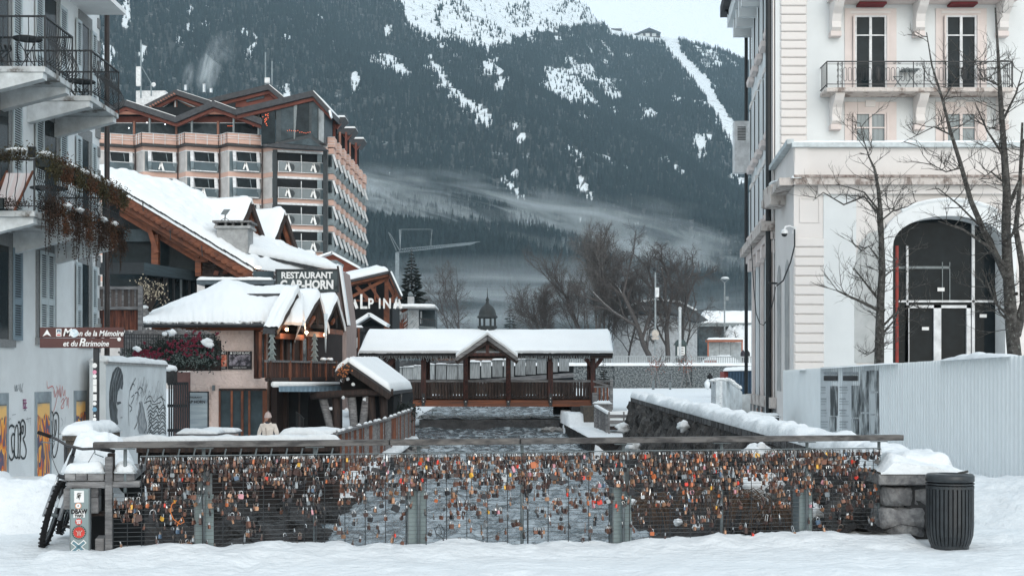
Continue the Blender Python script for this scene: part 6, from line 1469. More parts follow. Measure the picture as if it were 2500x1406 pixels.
# little white house and orange hoarding seen below
lh = T('small_white_house', 'small white house corner with a dark door seen under the awning', 'house', at(745, 1020, 66)); qbox(726, 950, 772, 1045, 66, 4).add('wall', WALLW, lh); qbox(748, 970, 756, 1018, 65.95, .1).add('door', STEEL, lh); qbox(742, 965, 746, 992, 65.95, .1).add('shutter', BLACK, lh)
oh = T('orange_barrier', 'orange and white barrier seen between the white house and the gazebo posts', 'barrier', at(780, 1030, 70)); 
for y in (968, 988, 1004): qbox(772, y, 792, y+10, 70, .2).add('panel', mat('orange_paint', (.55, .16, .08), .7), oh)
st = T('outdoor_stairs', 'short dark stair rail beside the restaurant door', 'stairs', at(735, 1040, 50)); B().beam(at(722, 1005, 50), at(742, 1022, 50), .04, .05).add('handrail', BLACK, st)
for k in range(6): B().beam(at(723+k*3.5, 1008+k*3, 50), at(723+k*3.5, 1040, 50), .02, .02).add('bar', BLACK, st)
# ================================================================ tall hotel
YH = 143.0
ht = T('hotel', 'tall concrete hotel with folded facade, salmon bands, balconies and a timber-gabled glass top floor', 'hotel', at(560, 955, YH))
PLH = mat('pale_hotel_concrete', (.50, .49, .48), .9, scale=1.2, var=.08); SAL = mat('salmon_band', (.56, .375, .31), .85, scale=.5, var=.06); HW = mat('hotel_white_frame', (.66, .68, .69), .6); HG = mat('hotel_grey_panel', (.22, .27, .29), .6); BG_ = mat('balustrade_glass', (.10, .135, .15), .15, spec=.5, var=.15, scale=.3)
HR = mat('hotel_red_timber', (.17, .06, .045), .8, scale=.6, var=.15); HT_ = mat('hotel_brown_timber', (.30, .15, .11), .8, scale=.6)
YF = 30.0; H0 = at(250, 0, YH).x; H1 = at(797, 0, YH).x
lv = [358, 421.5, 485, 549, 613, 677, 741]           # tops of the salmon bands at the folds' front edges
zz = [at(0, y, YH).z for y in lv]
def hx(x): return (x-CXP)*YH/FPX
# plan of the folds: front points at 353, 457, 560, 663 ; back valleys at 325(-), 430, 532, 637
fold = [(222, 0), (250, -1.3), (325, .9), (353, -.2), (430, .9), (457, -.2), (532, .9), (560, -.2), (637, .9), (663, -.2)]
fold = [(222, .9), (250, -.6), (325, .9), (353, -.6), (430, .9), (457, -.6), (532, .9), (560, -.6), (637, .9), (680, -.8), (797, .9)]
fx = [f[0] for f in fold]; fy = [f[1] for f in fold]
def wallp(x, z, o=0): return Vector((hx(x), YH + interp(x, fx, fy) - o, z))
zg = -1.0; ztop = zz[0] + .35
bk_ = B()
for (x0, y0), (x1, y1) in zip(fold, fold[1:]):
 bk_.poly([wallp(x0, zg), wallp(x1, zg), wallp(x1, ztop), wallp(x0, ztop)])
bk_.poly([wallp(222, ztop), *[wallp(f[0], ztop) for f in fold[1:]], Vector((hx(797), YH+YF, ztop)), Vector((hx(222), YH+YF, ztop))])
bk_.add('wall', PLH, ht)
for z in zz:
 b = B(); c = B()
 for (x0, y0), (x1, y1) in zip(fold, fold[1:]):
  if x0 > 630: continue
  for q, za, zb, o in ((b, z-.48, z, .06), (c, z-.60, z-.49, .09)): q.prism([wallp(x0, za, o), wallp(x1, za, o), wallp(x1, zb, o), wallp(x0, zb, o)], (0, .1, 0))
 b.add('salmon_band', SAL, ht); c.add('white_band', HW, ht)
 B().prism([wallp(637, z-.48, .06), wallp(680, z-.48, .06), wallp(680, z, .06), wallp(637, z, .06)], (0, .1, 0)).prism([wallp(680, z-.48, .06), wallp(797, z-.48, .06), wallp(797, z, .06), wallp(680, z, .06)], (0, .1, 0)).add('salmon_band', SAL, ht)
 B().prism([wallp(680, z-.72, .1), wallp(797, z-.72, .1), wallp(797, z-.49, .1), wallp(680, z-.49, .1)], (0, .1, 0)).add('white_band', HW, ht)
AM = mat('white_letter_a', (.78, .78, .76), .6)
def letterA(p, s, par, dx=1):
 p = Vector(p); b = B(); b.beam(p + Vector((-.28*s, 0, -.9*s)), p, .30*s*.6, .05, up=(0,1,0)); b.beam(p, p + Vector((.32*s*dx, 0, -1.1*s)), .26*s, .05, up=(0,1,0)); return b.add('letter_mark', AM, par)
# window boxes between the folds
for f, z in enumerate(zz[:3]):
 zt, zb = z - .62, z - 2.64
 zm = zb + .9
 for k, (a, c) in enumerate(((266, 324), (368, 430), (471, 532), (574, 635))):
  if f == 2 and k > 2: pass
  w_ = B().prism([wallp(a, zb, .0), wallp(c-2, zb, .0), wallp(c-2, zt, .0), wallp(a, zt, .0)], (0, .05, 0))
  w_.v = [v - Vector((0, .05, 0)) for v in w_.v]; wo_ = w_.add('window', GLASS, ht)
  B().prism([wallp(a+8, zb, .45), wallp(c-4, zb, .45), wallp(c-6, zm, .75), wallp(a+6, zm, .75)], (0, .05, 0)).add('balustrade_glass', BG_, wo_)
  for x in (a, c-8):
   B().hexa([wallp(x+1, zm, .95), wallp(x+8, zm, .95), wallp(x+8, zm, 0), wallp(x+1, zm, 0), wallp(x-3, zt+.12, .3), wallp(x+4, zt+.12, .3), wallp(x+4, zt+.12, 0), wallp(x-3, zt+.12, 0)]).add('slanted_cheek', HW, wo_)
   B().hexa([wallp(x-2, zb, .15), wallp(x+5, zb, .15), wallp(x+5, zb, 0), wallp(x-2, zb, 0), wallp(x+1, zm, .95), wallp(x+8, zm, .95), wallp(x+8, zm, 0), wallp(x+1, zm, 0)]).add('lower_cheek', HG, wo_)
  B().beam(wallp(a, zm+.03, .78), wallp(c-4, zm+.03, .78), .06, .06).add('rail', HW, wo_); B().beam(wallp(a, zb, .5), wallp(c-4, zb, .5), .05, .1).add('sill', HW, wo_); B().beam(wallp(a, zt+.04, .3), wallp(c-4, zt+.04, .3), .05, .09).add('frame', HW, wo_)
  if k: B().prism([wallp(a-11, zb, .06), wallp(a-2, zb, .06), wallp(a-2, zt+.1, .06), wallp(a-11, zt+.1, .06)], (0, .03, 0)).add('side_pane', BG_, wo_)
  B().beam(wallp((a+c)/2+8, zm+.1, .1), wallp((a+c)/2+5, zt-.1, .1), .06, .04).add('curtain', HG, wo_)
  if (k, f) in ((1, 0), (3, 0), (2, 1)): letterA(wallp((a+c)/2-2, zm-.05, .85), .8, wo_)
for x in (326, 430, 533, 637): B().tube([wallp(x, zg, .25), wallp(x, zz[0]-.2, .25)], .07, 5).add('drainpipe', mat('brown_pipe', (.05, .03, .03), .6), ht)
# corner balconies
for f, z in enumerate(zz[:6]):
 zt, zb = z - .74, z - 2.72; zm = zb + 1.0
 w_ = B().prism([wallp(681, zb, -.0), wallp(796, zb, -.0), wallp(796, zt, -.0), wallp(681, zt, -.0)], (0, -.05, 0)).add('balcony_opening', DARK, ht)
 B().prism([wallp(683, zb-.1, .35), wallp(792, zb-.1, .35), wallp(792, zm, .35), wallp(683, zm, .35)], (0, .04, 0)).add('balustrade_glass', BG_, w_)
 for za in (zb-.1, zm): B().beam(wallp(683, za, .4), wallp(792, za, .4), .06, .05).add('rail', HW, w_)
 for x in (684, 738, 791): B().beam(wallp(x, zb-.1, .42), wallp(x, zm, .42), .05, .05).add('baluster_post', HW, w_)
 for x, r in ((706, 0), (765, 1)):
  c = wallp(x, zm-.12, .45); letterA(c, .85, w_)
  B().prism([c + Vector((.3 + cos(a)*.42, .03, -.5 + sin(a)*.42)) for a in [i*pi/8 for i in range(16)]], (0, .01, 0)).add('dark_disc', mat('dark_disc', (.04, .05, .055), .6), w_)
 B().beam(wallp(779, zb, .2), wallp(779, zt, .2), .5, .1).add('frame', HG, w_); B().beam(wallp(736, zm, .1), wallp(736, zt-.2, .1), .08, .06).add('partition_bar', HW, w_)
 B().beam(wallp(670, zb, .3), wallp(670, zt, .3), .2, .2).add('side_pane', BG_, w_)
for x in (676, 795): B().box(hx(x)-.22, YH-1.3 + (.9 if x > 700 else 0), zg, hx(x)+.22, YH-.9 + (.9 if x > 700 else 0), zz[0]-.55).add('dark_column', mat('dark_column', (.03, .038, .042), .6), ht)
# receding side facade, X nearly constant
XS = hx(797)
def sp(y, z, o=0): return Vector((XS + .45*(y/30) + o, YH + .9 + y, z))
B().poly([sp(0, zg), sp(30, zg), sp(30, ztop), sp(0, ztop)]).add('side_wall', PLH, ht)
for f, z in enumerate(zz):
 for k in range(8):
  y0 = k*3.75; y1 = y0 + 3.75
  if f < 6:
   bay = B().hexa([sp(y0+.2, z-2.7, .0), sp(y0+.2, z-2.7, .75), sp(y1-.5, z-2.7, .25), sp(y1-.5, z-2.7, 0), sp(y0+.2, z-.1, 0), sp(y0+.2, z-.1, .55), sp(y1-.5, z-.1, .15), sp(y1-.5, z-.1, 0)]).add('bay', HG, ht)
   B().prism([sp(y0+.2-.03, z-.6, .05), sp(y0+.2-.03, z-.6, .62), sp(y0+.2-.03, z, .62), sp(y0+.2-.03, z, .05)], (0, 2.2, 0)).add('salmon_band', SAL, bay)
   B().prism([sp(y0+.15, z-2.0, .05), sp(y0+.15, z-2.0, .45), sp(y0+.15, z-.75, .4), sp(y0+.15, z-.75, .05)], (0, -.04, 0)).add('window', GLASS, bay)
   B().beam(sp(y0+.1, z-2.1, 1.05), sp(y0+.1, z-.7, .60), .22, .2, up=(0,1,0)).add('slanted_cheek', HW, bay)
   B().beam(sp(y0+.1, z-2.75, .65), sp(y0+.1, z-2.1, 1.05), .22, .2, up=(0,1,0)).add('lower_cheek', HG, bay)
  else: pass
for k in range(8):
 y0 = k*3.75; bb_ = B().prism([sp(y0, zz[0]+.1, .0), sp(y0, zz[0]+.1, .75), sp(y0, zz[0]+1.15, .75), sp(y0, zz[0]+1.15, 0)], (0, 1.9, 0)).add('roof_balcony', SAL, ht)
 for z in (.4, .7, 1.15): B().beam(sp(y0-.05, zz[0]+z, 0), sp(y0-.05, zz[0]+z, .8), .04, .04).add('rail', HW, bb_)
# top floor
zc = at(0, 329, YH).z; z1_ = at(0, 302, YH).z
par = B(); rl_ = B()
for (x0, y0), (x1, y1) in zip(fold[:-2], fold[1:-1]):
 if x0 >= 637: continue
 par.prism([wallp(x0, zc-1.05, .5), wallp(x1, zc-1.05, .5), wallp(x1, zc, .5), wallp(x0, zc, .5)], (0, .1, 0))
 for dz in (0, -.3, -.55): rl_.beam(wallp(x0, zc+dz, .62), wallp(x1, zc+dz, .62), .04, .05)
 for k in range(4): xx = lerp(x0, x1, k/3); rl_.beam(wallp(xx, zc-1.15, .62), wallp(xx, zc, .62), .05, .05)
par.add('terrace_parapet', SAL, ht); tag(rl_.add('terrace_rails', HW, ht), kind='stuff')
fl_ = B()
for (x0, y0), (x1, y1) in zip(fold[:-2], fold[1:-1]): fl_.prism([wallp(x0, zc-1.35, .7), wallp(x1, zc-1.35, .7), wallp(x1, zc-1.15, .7), wallp(x0, zc-1.15, .7)], (0, 1, 0))
fl_.add('terrace_slab', BLACK, ht)
for x0, x1 in ((240, 322), (332, 427), (433, 529), (537, 633)): qbox(x0, 301, x1, 331, YH+1.2, .1).add('window', GLASS2 if x0 < 500 else GLASS, ht); qbox(x0, 299.5, x1, 301.5, YH+1.15, .1).add('frame', HW, ht)
qbox(240, 285, 634, 299, YH+1.1, .3).add('timber_band', HR, ht); qbox(240, 262, 634, 286, YH+2.2, .3).add('upper_glass', DARK, ht)
for x in (327, 430, 532): qbox(x-2.5, 296, x+2.5, 332, YH+1.0, .3).add('post', HT_, ht)
for x in (365, 468, 570, 631): qbox(x-2.2, 276, x+2.2, 330, YH-.4, .3).add('post', STEEL, ht)
for x0, x1, y in ((284, 366, 272), (468, 572, 272)): qbox(x0, y, x1, y+7, YH-.5, .4).add('tie_beam', HT_, ht)
lampm = B()
for (x, y) in [(556+k*2.7, 308) for k in range(6)] + [(607+k*2.6, 300 + k*.8) for k in range(8)] + [(618+k*2.4, 308) for k in range(4)]: lampm.ball(at(x, y, YH+1.0), .045, 5, 4)
tag(lampm.add('red_lamps', REDLAMP, ht), kind='stuff')
wl_ = B()
for x, y in ((314.5, 313), (358.8, 300), (403, 304)): wl_.ball(at(x, y, YH+1.0), .07, 6, 5)
tag(wl_.add('white_lamps', glow('cool_lamp', (.9, .95, 1), 2.5), ht), kind='stuff')
# gable roofs of the top floor
def roofband(pts, Y, th, dep, nm='roof', snow=True, par=ht, m=None, under=True):
 top = [at(x, y, Y) for x, y in pts]; o = None
 for a, c in zip(top, top[1:]):
  o = B().prism([a + Vector((0,0,-th)), c + Vector((0,0,-th)), c, a], (0, dep, dep*.06)).add(nm, m or SLATE, par)
  if under: B().prism([a + Vector((0,.5,-th-.35)), c + Vector((0,.5,-th-.35)), c + Vector((0,.5,-th-.02)), a + Vector((0,.5,-th-.02))], (0, .4, 0)).add('rafter', HR, par)
  if snow: B().prism([a + Vector((0,.9,.05)), c + Vector((0,.9,.05)), c + Vector((0,.9,.17)), a + Vector((0,.9,.17))], (0, dep-1.2, dep*.06)).add('snow_cover', ROOFSNOW, par)
roofband([(225, 275), (304, 244), (428, 285), (520, 246), (640, 291)], YH-1.2, .62, 7, snow=True)
QP([(300, 268), (304, 254), (360, 272)], YH+.8, .3).add('gable_board', HR, ht); QP([(462, 275), (520, 258), (580, 275)], YH+.8, .3).add('gable_board', HR, ht)
roofband([(350, 258), (428, 219), (512, 246)], YH+4, .55, 8)
QP([(362, 262), (428, 228), (498, 250), (498, 262), (428, 285)], YH+5.5, .3).add('timber_gable', HT_, ht)
for pts in ([(386, 268), (424, 245), (424, 268)], [(433, 246), (462, 262), (462, 278), (433, 285)]): QP(pts, YH+5.3, .1).add('window', GLASS, ht)
for a, c in (((388, 268), (426, 243)), ((432, 243), (476, 262)), ((428, 240), (428, 285))): B().beam(at(*a, YH+5.2), at(*c, YH+5.2), .1, .18, up=(0,1,0)).add('frame', HW, ht)
for k in range(10): x = 366 + k*6.4; B().beam(at(x, 259-k*3.4, YH+3.9), at(x+4, 262-k*3.4, YH+3.9), .3, .16).add('rafter_end', HT_, ht)
roofband([(500, 243), (655, 206), (690, 235)], YH+8, .6, 9); 
QP([(575, 252), (655, 216), (676, 240), (676, 262), (575, 262)], YH+9, .3).add('timber_gable', HR, ht); QP([(600, 244), (645, 226), (645, 240), (602, 250)], YH+8.8, .1).add('window', GLASS2, ht)
roofband([(576, 266), (763, 221), (806, 268)], YH-1.8, .6, 9)
B().prism([at(806, 268, YH-1.9), at(809, 284, YH-1.9), at(806, 286, YH-1.9), at(802, 270, YH-1.9)], (0, 1, 0)).add('snow_cover', ROOFSNOW, ht)
# glass box
QP([(674, 347), (793, 350), (793, 262), (763, 236), (674, 258)], YH-.9, 6).add('glass_room', mat('dark_blue_steel', (.045, .06, .068), .5), ht)
for pts, m in (([(638, 352), (672, 352), (672, 268), (638, 274)], GLASS), ([(686, 344), (716, 336), (716, 260), (686, 266)], GLASS2), ([(723, 334), (754, 328), (754, 249), (723, 257)], GLASS), ([(761, 330), (775, 340), (775, 264), (761, 250)], GLASS2), ([(778, 342), (791, 350), (791, 275), (778, 265)], mat('reflection_tinted_glass', (.10, .12, .13), .2, scale=.9, col2=(.36, .40, .42), stretch=(1, 1, .4)))):  # last pane has a snowy reflection mottled into its colour
 QP(pts, YH-1.0, .08).add('window', m, ht)
B().prism([at(726, 252, YH-1.05), at(720, 340, YH-1.05), at(717, 340, YH-1.05), at(717, 256, YH-1.05)], (0, .02, 0)).add('frame', STEEL, ht)
QP([(640, 356), (757, 333), (801, 367), (680, 360)], YH-1.9, 1).add('dark_skirt_roof', SLATE, ht); QP([(694, 350), (757, 337), (785, 358)], YH-2.0, .08).add('window', GLASS2, ht)
lm_ = B()
for k in range(18): lm_.ball(at(641 + R.uniform(0, 14), 277 + R.uniform(0, 32), YH-1.15), .05, 5, 4)
for k in range(12): lm_.ball(at(702 + k*5, 320 + (4 if k > 5 else 0) + R.uniform(-1.5,1.5), YH-1.15), .045, 5, 4)
tag(lm_.add('red_lamps', REDLAMP, ht), kind='stuff')
# stepped side roofs
for k, (x0, x1, y) in enumerate(((793, 843, 286), (822, 868, 313), (846, 889, 339))):
 Y = YH + 6 + k*9; sr = QP([(x0, y+10), (x1-14, y+18), (x1+1, y+2), (x1, y), (x0, y)], Y, 3).add('side_roof', SLATE, ht)
 QP([(x0, y), (x1, y), (x1-2, y-4), (x0, y-3)], Y-.1, 3).add('snow_cover', ROOFSNOW, ht)
 QP([(x0+10, y+12), (x1-3, y+6), (x1-20, y+30), (x0+18, y+22)], Y+.3, .4).add('brace_board', HR, ht)
 for x in (x0+8, x0+23): B().beam(at(x, y+10, Y), at(x, y+76, Y), .25, .2).add('post', HT_ if x == x0+8 else HR, ht)
 qbox(x0-2, y+14, x0+30, y+80, Y+1.2, .3).add('dark_recess', DARK, ht)
# roof things
tag(qbox(332, 222, 404, 262, YH+8, 4).add('roof_hut', HW), 'white flat plant room on the hotel roof behind the left gable', 'hut')
an = T('antenna_mast', 'tall thin mast with a white panel antenna and small dish on the hotel roof', 'antenna', at(344, 235, YH+7))
B().tube([at(344, 240, YH+7), at(344, 98, YH+7)], .09, 6).add('mast', HG, an); B().box(*at(332, 210, YH+6.7), *(at(343, 163, YH+6.7) + Vector((0,.4,0)))).add('panel', HW, an); B().tube([at(345, 162, YH+7), at(376, 215, YH+7)], .05, 4).add('stay', HG, an); B().tube([at(369, 235, YH+7), at(369, 205, YH+7)], .09, 5).add('dish_mast', HG, an); B().ball(at(375, 207, YH+6.8), 1, 10, 6, (.25,.08,.25)).add('dish', HW, an)
an = T('antenna_mast', 'pair of thin masts with a white box on the highest roof of the hotel', 'antenna', at(652, 206, YH+9))
for x, y in ((648, 128), (664, 150)): B().tube([at(x, 208, YH+9), at(x, y, YH+9)], .08, 5).add('mast', HG, an)
B().box(*at(646, 203, YH+8.8), *(at(658, 190, YH+8.8) + Vector((0,.4,0)))).add('box', HW, an)
for k, (x, y, h) in enumerate(((453, 222, 12), (498, 226, 19), (515, 227, 9))):
 c = at(x, y, YH+10); tag(B().lathe(c, [(.18, 0), (.18, h*.045), (.2, h*.045+.1), (0, h*.045+.1)], 10).add('roof_flue', mat('shiny_flue', (.5, .54, .56), .25, metal=.7)), ['shiny metal flue, leftmost of three on the hotel roof', 'tallest shiny flue, middle of three on the hotel roof, smoking', 'short metal flue, rightmost of three on the hotel roof'][k], 'flue', 'flues on the hotel roof')
mist('smoke_plume', 'white smoke rising from the middle flue of the hotel roof', at(510, 165, YH+11), (3.0, 2.2, 6.6), .9, 2.2, .40, rot=radians(14), stretch=(1.6, 1, .9), seed=3, cat='smoke')
mist('smoke_plume', 'thin smoke rising from the left flue of the hotel roof', at(460, 185, YH+11), (1.6, 1.6, 3.6), .5, 2.4, .42, rot=radians(14), stretch=(1.6, 1, .9), seed=7, cat='smoke')
mist('smoke_plume', 'faint smoke drifting away right above the hotel flues', at(545, 118, YH+11), (4.2, 2.2, 3.6), .35, 2.6, .45, rot=radians(40), stretch=(1.2, 1, 1.2), seed=11, cat='smoke')
# ================================================================ houses behind: red roofed gable, Alpina restaurant, flat house
rg = T('red_gable_house', 'low house with a red timber gable and snow edge at the foot of the hotel', 'house', at(810, 700, 100))
QP([(760, 640), (812, 619), (878, 656), (878, 700), (760, 700)], 100, 5).add('timber_gable', mat('bright_red_timber', (.33, .10, .06), .8, scale=.5, stretch=(1,1,4), col2=(.16,.05,.035)), rg)
for a, c in (((755, 636), (813, 617)), ((811, 617), (880, 655))): B().beam(at(*a, 99.6), at(*c, 99.6), 1.0, .16).add('snow_edge', ROOFSNOW, rg)
QP([(745, 636), (812, 616), (790, 624), (735, 655)], 99, 3).add('snow_cover', ROOFSNOW, rg); qbox(775, 640, 824, 652, 95, 3).add('dormer', ROOFSNOW, rg); qbox(775, 635, 822, 641, 94.5, 4).add('dormer_roof', STEEL, rg)
YA = 76.0
al = T('alpine_restaurant', 'open timber gable restaurant with snow roof and tall letters Alpina over a dark terrace', 'restaurant', at(900, 990, YA))
qbox(835, 745, 958, 1000, YA+1, 5).add('dark_wall', mat('near_black_board', (.016, .018, .02), .8), al)
QP([(838, 745), (960, 745), (970, 690), (945, 676), (838, 690)], YA+3, .3).add('back_wall', DARK, al)
for a, c in (((830, 692), (952, 664)), ((951, 664), (979, 724))):
 B().beam(at(*a, YA-.6), at(*c, YA-.6), .2, .14).add('roof_edge', SLATE, al); 
 a2, c2 = (a[0]+1, a[1]+5), (c[0]-2, c[1]+6); B().beam(at(*a2, YA-.4), at(*c2, YA-.4), .3, .2).add('bargeboard', WOODR, al)
def alsn(u, v): 
 a, c = at(822, 689, YA-.5), at(948, 661, YA-.5); p = a.lerp(c, u) + Vector((-1.0*v, 5.5*v, .55*v)); return p + Vector((0, 0, .26*min(1, .2 + v*8)*min(1, .4+(1-u)*10) + .03*nz(u*6, v*4)))
b = B(); b.grid(40, 16, alsn); b.grid(40, 1, lambda u, v: Vector(alsn(u, 0)) + Vector((0,0,-.2*v))); b.add('snow_cover', ROOFSNOW, al, smooth=True)
B().beam(at(955, 663, YA-.7), at(982, 722, YA-.7), .3, .08).add('snow_edge', ROOFSNOW, al)
for a, c, w, m in (((838, 735), (940, 683), .16, WOODO), ((944, 676), (944, 745), .22, WOODR), ((946, 690), (962, 720), .2, WOODR), ((916, 695), (916, 735), .1, WOODR), ((870, 700), (905, 738), .2, WOODR), ((955, 735), (972, 712), .2, WOODR), ((832, 700), (950, 676), .2, WOODR), ((838, 732), (975, 738), .1, WOODO), ((900, 690), (935, 745), .15, WOODR)):
 B().beam(at(*a, YA), at(*c, YA), w, w).add('timber', m, al)
B().beam(at(944, 745, YA), at(944, 820, YA), .3, .3).add('post', WOODR, al)
for ch_, x, s_ in (('A', 863, 1), ('L', 887, 1.45), ('P', 905, 1), ('I', 927, 1), ('N', 945, 1), ('A', 971, 1)):
 if ch_ == 'A':
  b = B(); c = at(x, 733, YA-.9); b.beam(c + Vector((-.18, 0, -.46)), c + Vector((-.02, 0, .04)), .16, .06, up=(0,1,0)); b.beam(c + Vector((.02, 0, .04)), c + Vector((.2, 0, -.46)), .16, .06, up=(0,1,0)); b.add('letter', AM, al)
 else: text(ch_, at(x, 742 if ch_ != 'L' else 738, YA-.9), .78*s_, AM, al, name='letter', depth=.03, bold=.02, sx=.8)
b = QP([(866, 797), (905, 772), (947, 797), (940, 797), (905, 779), (872, 797)], YA-2, 1.4); b.add('small_gable_roof', SLATE, al)
for a, c in (((864, 794), (905, 768)), ((904, 768), (948, 795))): B().beam(at(*a, YA-2.1), at(*c, YA-2.1), 1.6, .18).add('snow_cover', ROOFSNOW, al)
QP([(874, 797), (905, 780), (938, 797)], YA-1.5, .1).add('window', GLASS, al)
b = B(); snow_patch(b, [at(828, 800, 72), at(886, 800, 72), at(886, 800, 73), at(828, 800, 73)], .14, 16, 6, .02, 2, .12); b.add('snow_cover', ROOFSNOW, al, smooth=True); qbox(828, 800, 886, 808, 72, 1).add('canopy', BLACK, al)
pg = T('wall_sign', 'dark board with white triangles and a pale menu panel beside the covered bridge', 'sign', at(868, 900, 71)); qbox(838, 806, 878, 900, 71.5, .3).add('board', mat('near_black_board', (0,0,0)), pg)
for pts in ([(861, 834), (874, 822), (874, 846)], [(862, 838), (872, 838), (872, 841), (862, 841)], [(862, 844), (874, 844), (870, 852)]): QP(pts, 71.4, .03).add('mark', WHITEP, pg)
disc(at(864, 826, 71.4), .055, (0, -1, 0), WHITEP, 'mark', pg, 12); qbox(849, 836, 861, 860, 71.4, .05).add('panel', STEEL, pg)
qbox(873, 800, 878, 862, 71.2, .1).add('frame', WOODR, pg)
fh = T('flat_roof_house', 'small modern house with a flat snowy roof, icicle lights and a balcony beside the spruce', 'house', at(1000, 870, 92))
qbox(958, 756, 1022, 870, 93, 4).add('wall', HW, fh); QP([(948, 776), (995, 750), (995, 806), (948, 806)], 91.8, .3).add('side_wall', mat('red_brown_board', (0,0,0)), fh)
b = B(); snow_patch(b, [at(940, 775, 91), at(968, 775, 91), at(1002, 752, 93), at(940, 756, 95)], .22, 20, 14, .04, 3, .2); b.add('snow_cover', ROOFSNOW, fh, smooth=True)
qbox(950, 747, 1064, 752, 91, 4).add('roof_edge', CONC, fh); b = B(); snow_patch(b, [at(948, 747, 91), at(1064, 750, 91), at(1064, 750, 91) + Vector((0,3,0)), at(948, 747, 91) + Vector((0,3,0))], .2, 30, 8, .03, 3, .15); b.add('snow_cover', ROOFSNOW, fh, smooth=True)
qbox(1020, 756, 1062, 870, 93.5, 3).add('glass_wall', GLASS2, fh); qbox(1026, 760, 1030, 790, 93.3, .1).add('frame', HW, fh)
for k in range(9): B().beam(at(1024+k*4.8, 778+k*.5, 91.5), at(1024+k*4.8, 797+k*.4, 91.5), .05, .04).add('baluster', BLACK, fh)
B().beam(at(1022, 777, 91.5), at(1064, 782, 91.5), .07, .07).add('rail', BLACK, fh); B().beam(at(1022, 798, 91.5), at(1064, 801, 91.5), .5, .12).add('balcony_floor', STEEL, fh)
qbox(995, 724, 1010, 742, 92, .6).add('chimney', CONC, fh); B().ball(at(1002, 719, 92.3), .18, 8, 6).add('chimney_cowl', STEEL, fh)
b = B()
for k in range(60): x = 950 + k*.85; y = 780 - k*.42; c = at(x, y, 91.3); b.tube([c, c + Vector((R.uniform(-.05,.05), 0, -R.uniform(.15, .7)))], .012, 3, cap=False)
for k in range(26): c = at(996 + R.uniform(0, 24), 764 + k*1.5, 91.2); b.tube([c, c + Vector((R.uniform(-.4, -.1), 0, -R.uniform(.2, .4)))], .018, 3, cap=False)
tag(b.add('light_strings', mat('pale_light_string', (.34, .38, .39), .7), fh), kind='stuff')
# ================================================================ covered bridge
YB1 = 68.0
cb = T('covered_bridge', 'covered timber footbridge with thick snow on its long roof and a small domed cupola', 'bridge', at(1190, 992, YB1))
RT = mat('bridge_red_brown_post', (.085, .035, .028), .75, scale=2, bump=.08, stretch=(6,6,.7), col2=(.02,.015,.015))
bx = lambda x0, y0, x1, y1, d0, d1, nm, m, par=cb, bev=0: B().box(*(at(x0, y1, YB1) + Vector((0, d0, 0))), *(at(x1, y0, YB1) + Vector((0, d1, 0)))).add(nm, m, par, bevel=bev)
bx(985, 973, 1448, 992, 0, .25, 'main_beam', WOODO); bx(985, 973, 1448, 992, 3.6, 3.85, 'main_beam', WOODO)
bx(985, 968, 1495, 974, .1, 3.8, 'deck', WOOD)
pm = B().box(-.055, -.02, -.55, .055, .02, .30).mesh('picket', WOOD)
for yb, n in ((0.0, 72), (3.75, 60)):
 for k in range(n):
  p = at(982 + k*(515/n), 950, YB1); piece(pm, 'picket', cb, (p.x, YB1 + yb - .04, p.z + .06 + R.uniform(-.02,.02)), (0, R.uniform(-.02,.02), 0))
 z = at(0, 930, YB1).z; a = at(940, 0, YB1).x; c = at(1494, 0, YB1).x
 B().box(a, YB1+yb-.08, z-.05, c, YB1+yb+.10, z+.05).add('handrail', RT if yb else WOODG, cb); B().box(a, YB1+yb, z-.95, c, YB1+yb+.06, z-.85).add('lower_rail', WOOD, cb)
for x in (945, 1034, 1137, 1241, 1344, 1448):
 po = bx(x-6, 868, x+6, 982, -.12, .16, 'post', RT); bx(x-5, 868, x+5, 975, 3.6, 3.85, 'back_post', RT)
 bx(x-4, 960, x+4, 990, -.16, -.12, 'iron_strap', BLACK, po)
 for y in (972, 980): B().ball(at(x, y, YB1-.2), .03, 6, 4).add('bolt', WHITE, po)
for x, s_ in ((1448, -1), (945, 1)): B().beam(at(x, 896, YB1), at(x + 20*s_, 874, YB1), .2, .2).add('brace', RT, cb)
B().beam(at(1452, 896, YB1), at(1470, 874, YB1), .2, .2).add('brace', RT, cb)
bx(880, 866, 1494, 875, -.45, -.25, 'eave_beam', WOOD); bx(880, 862, 1494, 867, -.6, -.4, 'fascia', SLATE)
# icicle lights on the eave
b = B()
for k in range(230):
 x = 885 + k*2.6
 if 1112 < x < 1268 or x > 1440: continue
 c = at(x, 868, YB1) + Vector((0, -.55, 0)); L_ = R.uniform(.1, .35); b.tube([c, c + Vector((R.uniform(-.06,.06), 0, -L_*.5)), c + Vector((R.uniform(-.08,.08), 0, -L_))], .011, 3, cap=False)
tag(b.add('light_strings', mat('pale_light_string', (0,0,0)), cb), kind='stuff')
eL, eR = at(879, 862, YB1).x, at(1495, 862, YB1).x; ze = at(0, 864, YB1).z; zr_ = ze + 1.02
rL = at(893, 0, YB1+2).x
def pitch(xa, xb, ya, yb, za, zb, nm):
 return B().prism([(xa, ya, za), (xb, ya, za), (xb, yb, zb), (xa, yb, zb)], (0, 0, -.08)).add(nm, SLATE, cb)
pitch(eL, eR, YB1-.6, YB1+1.9, ze, zr_, 'roof'); pitch(eL, eR, YB1+1.9, YB1+4.4, zr_, ze, 'roof')
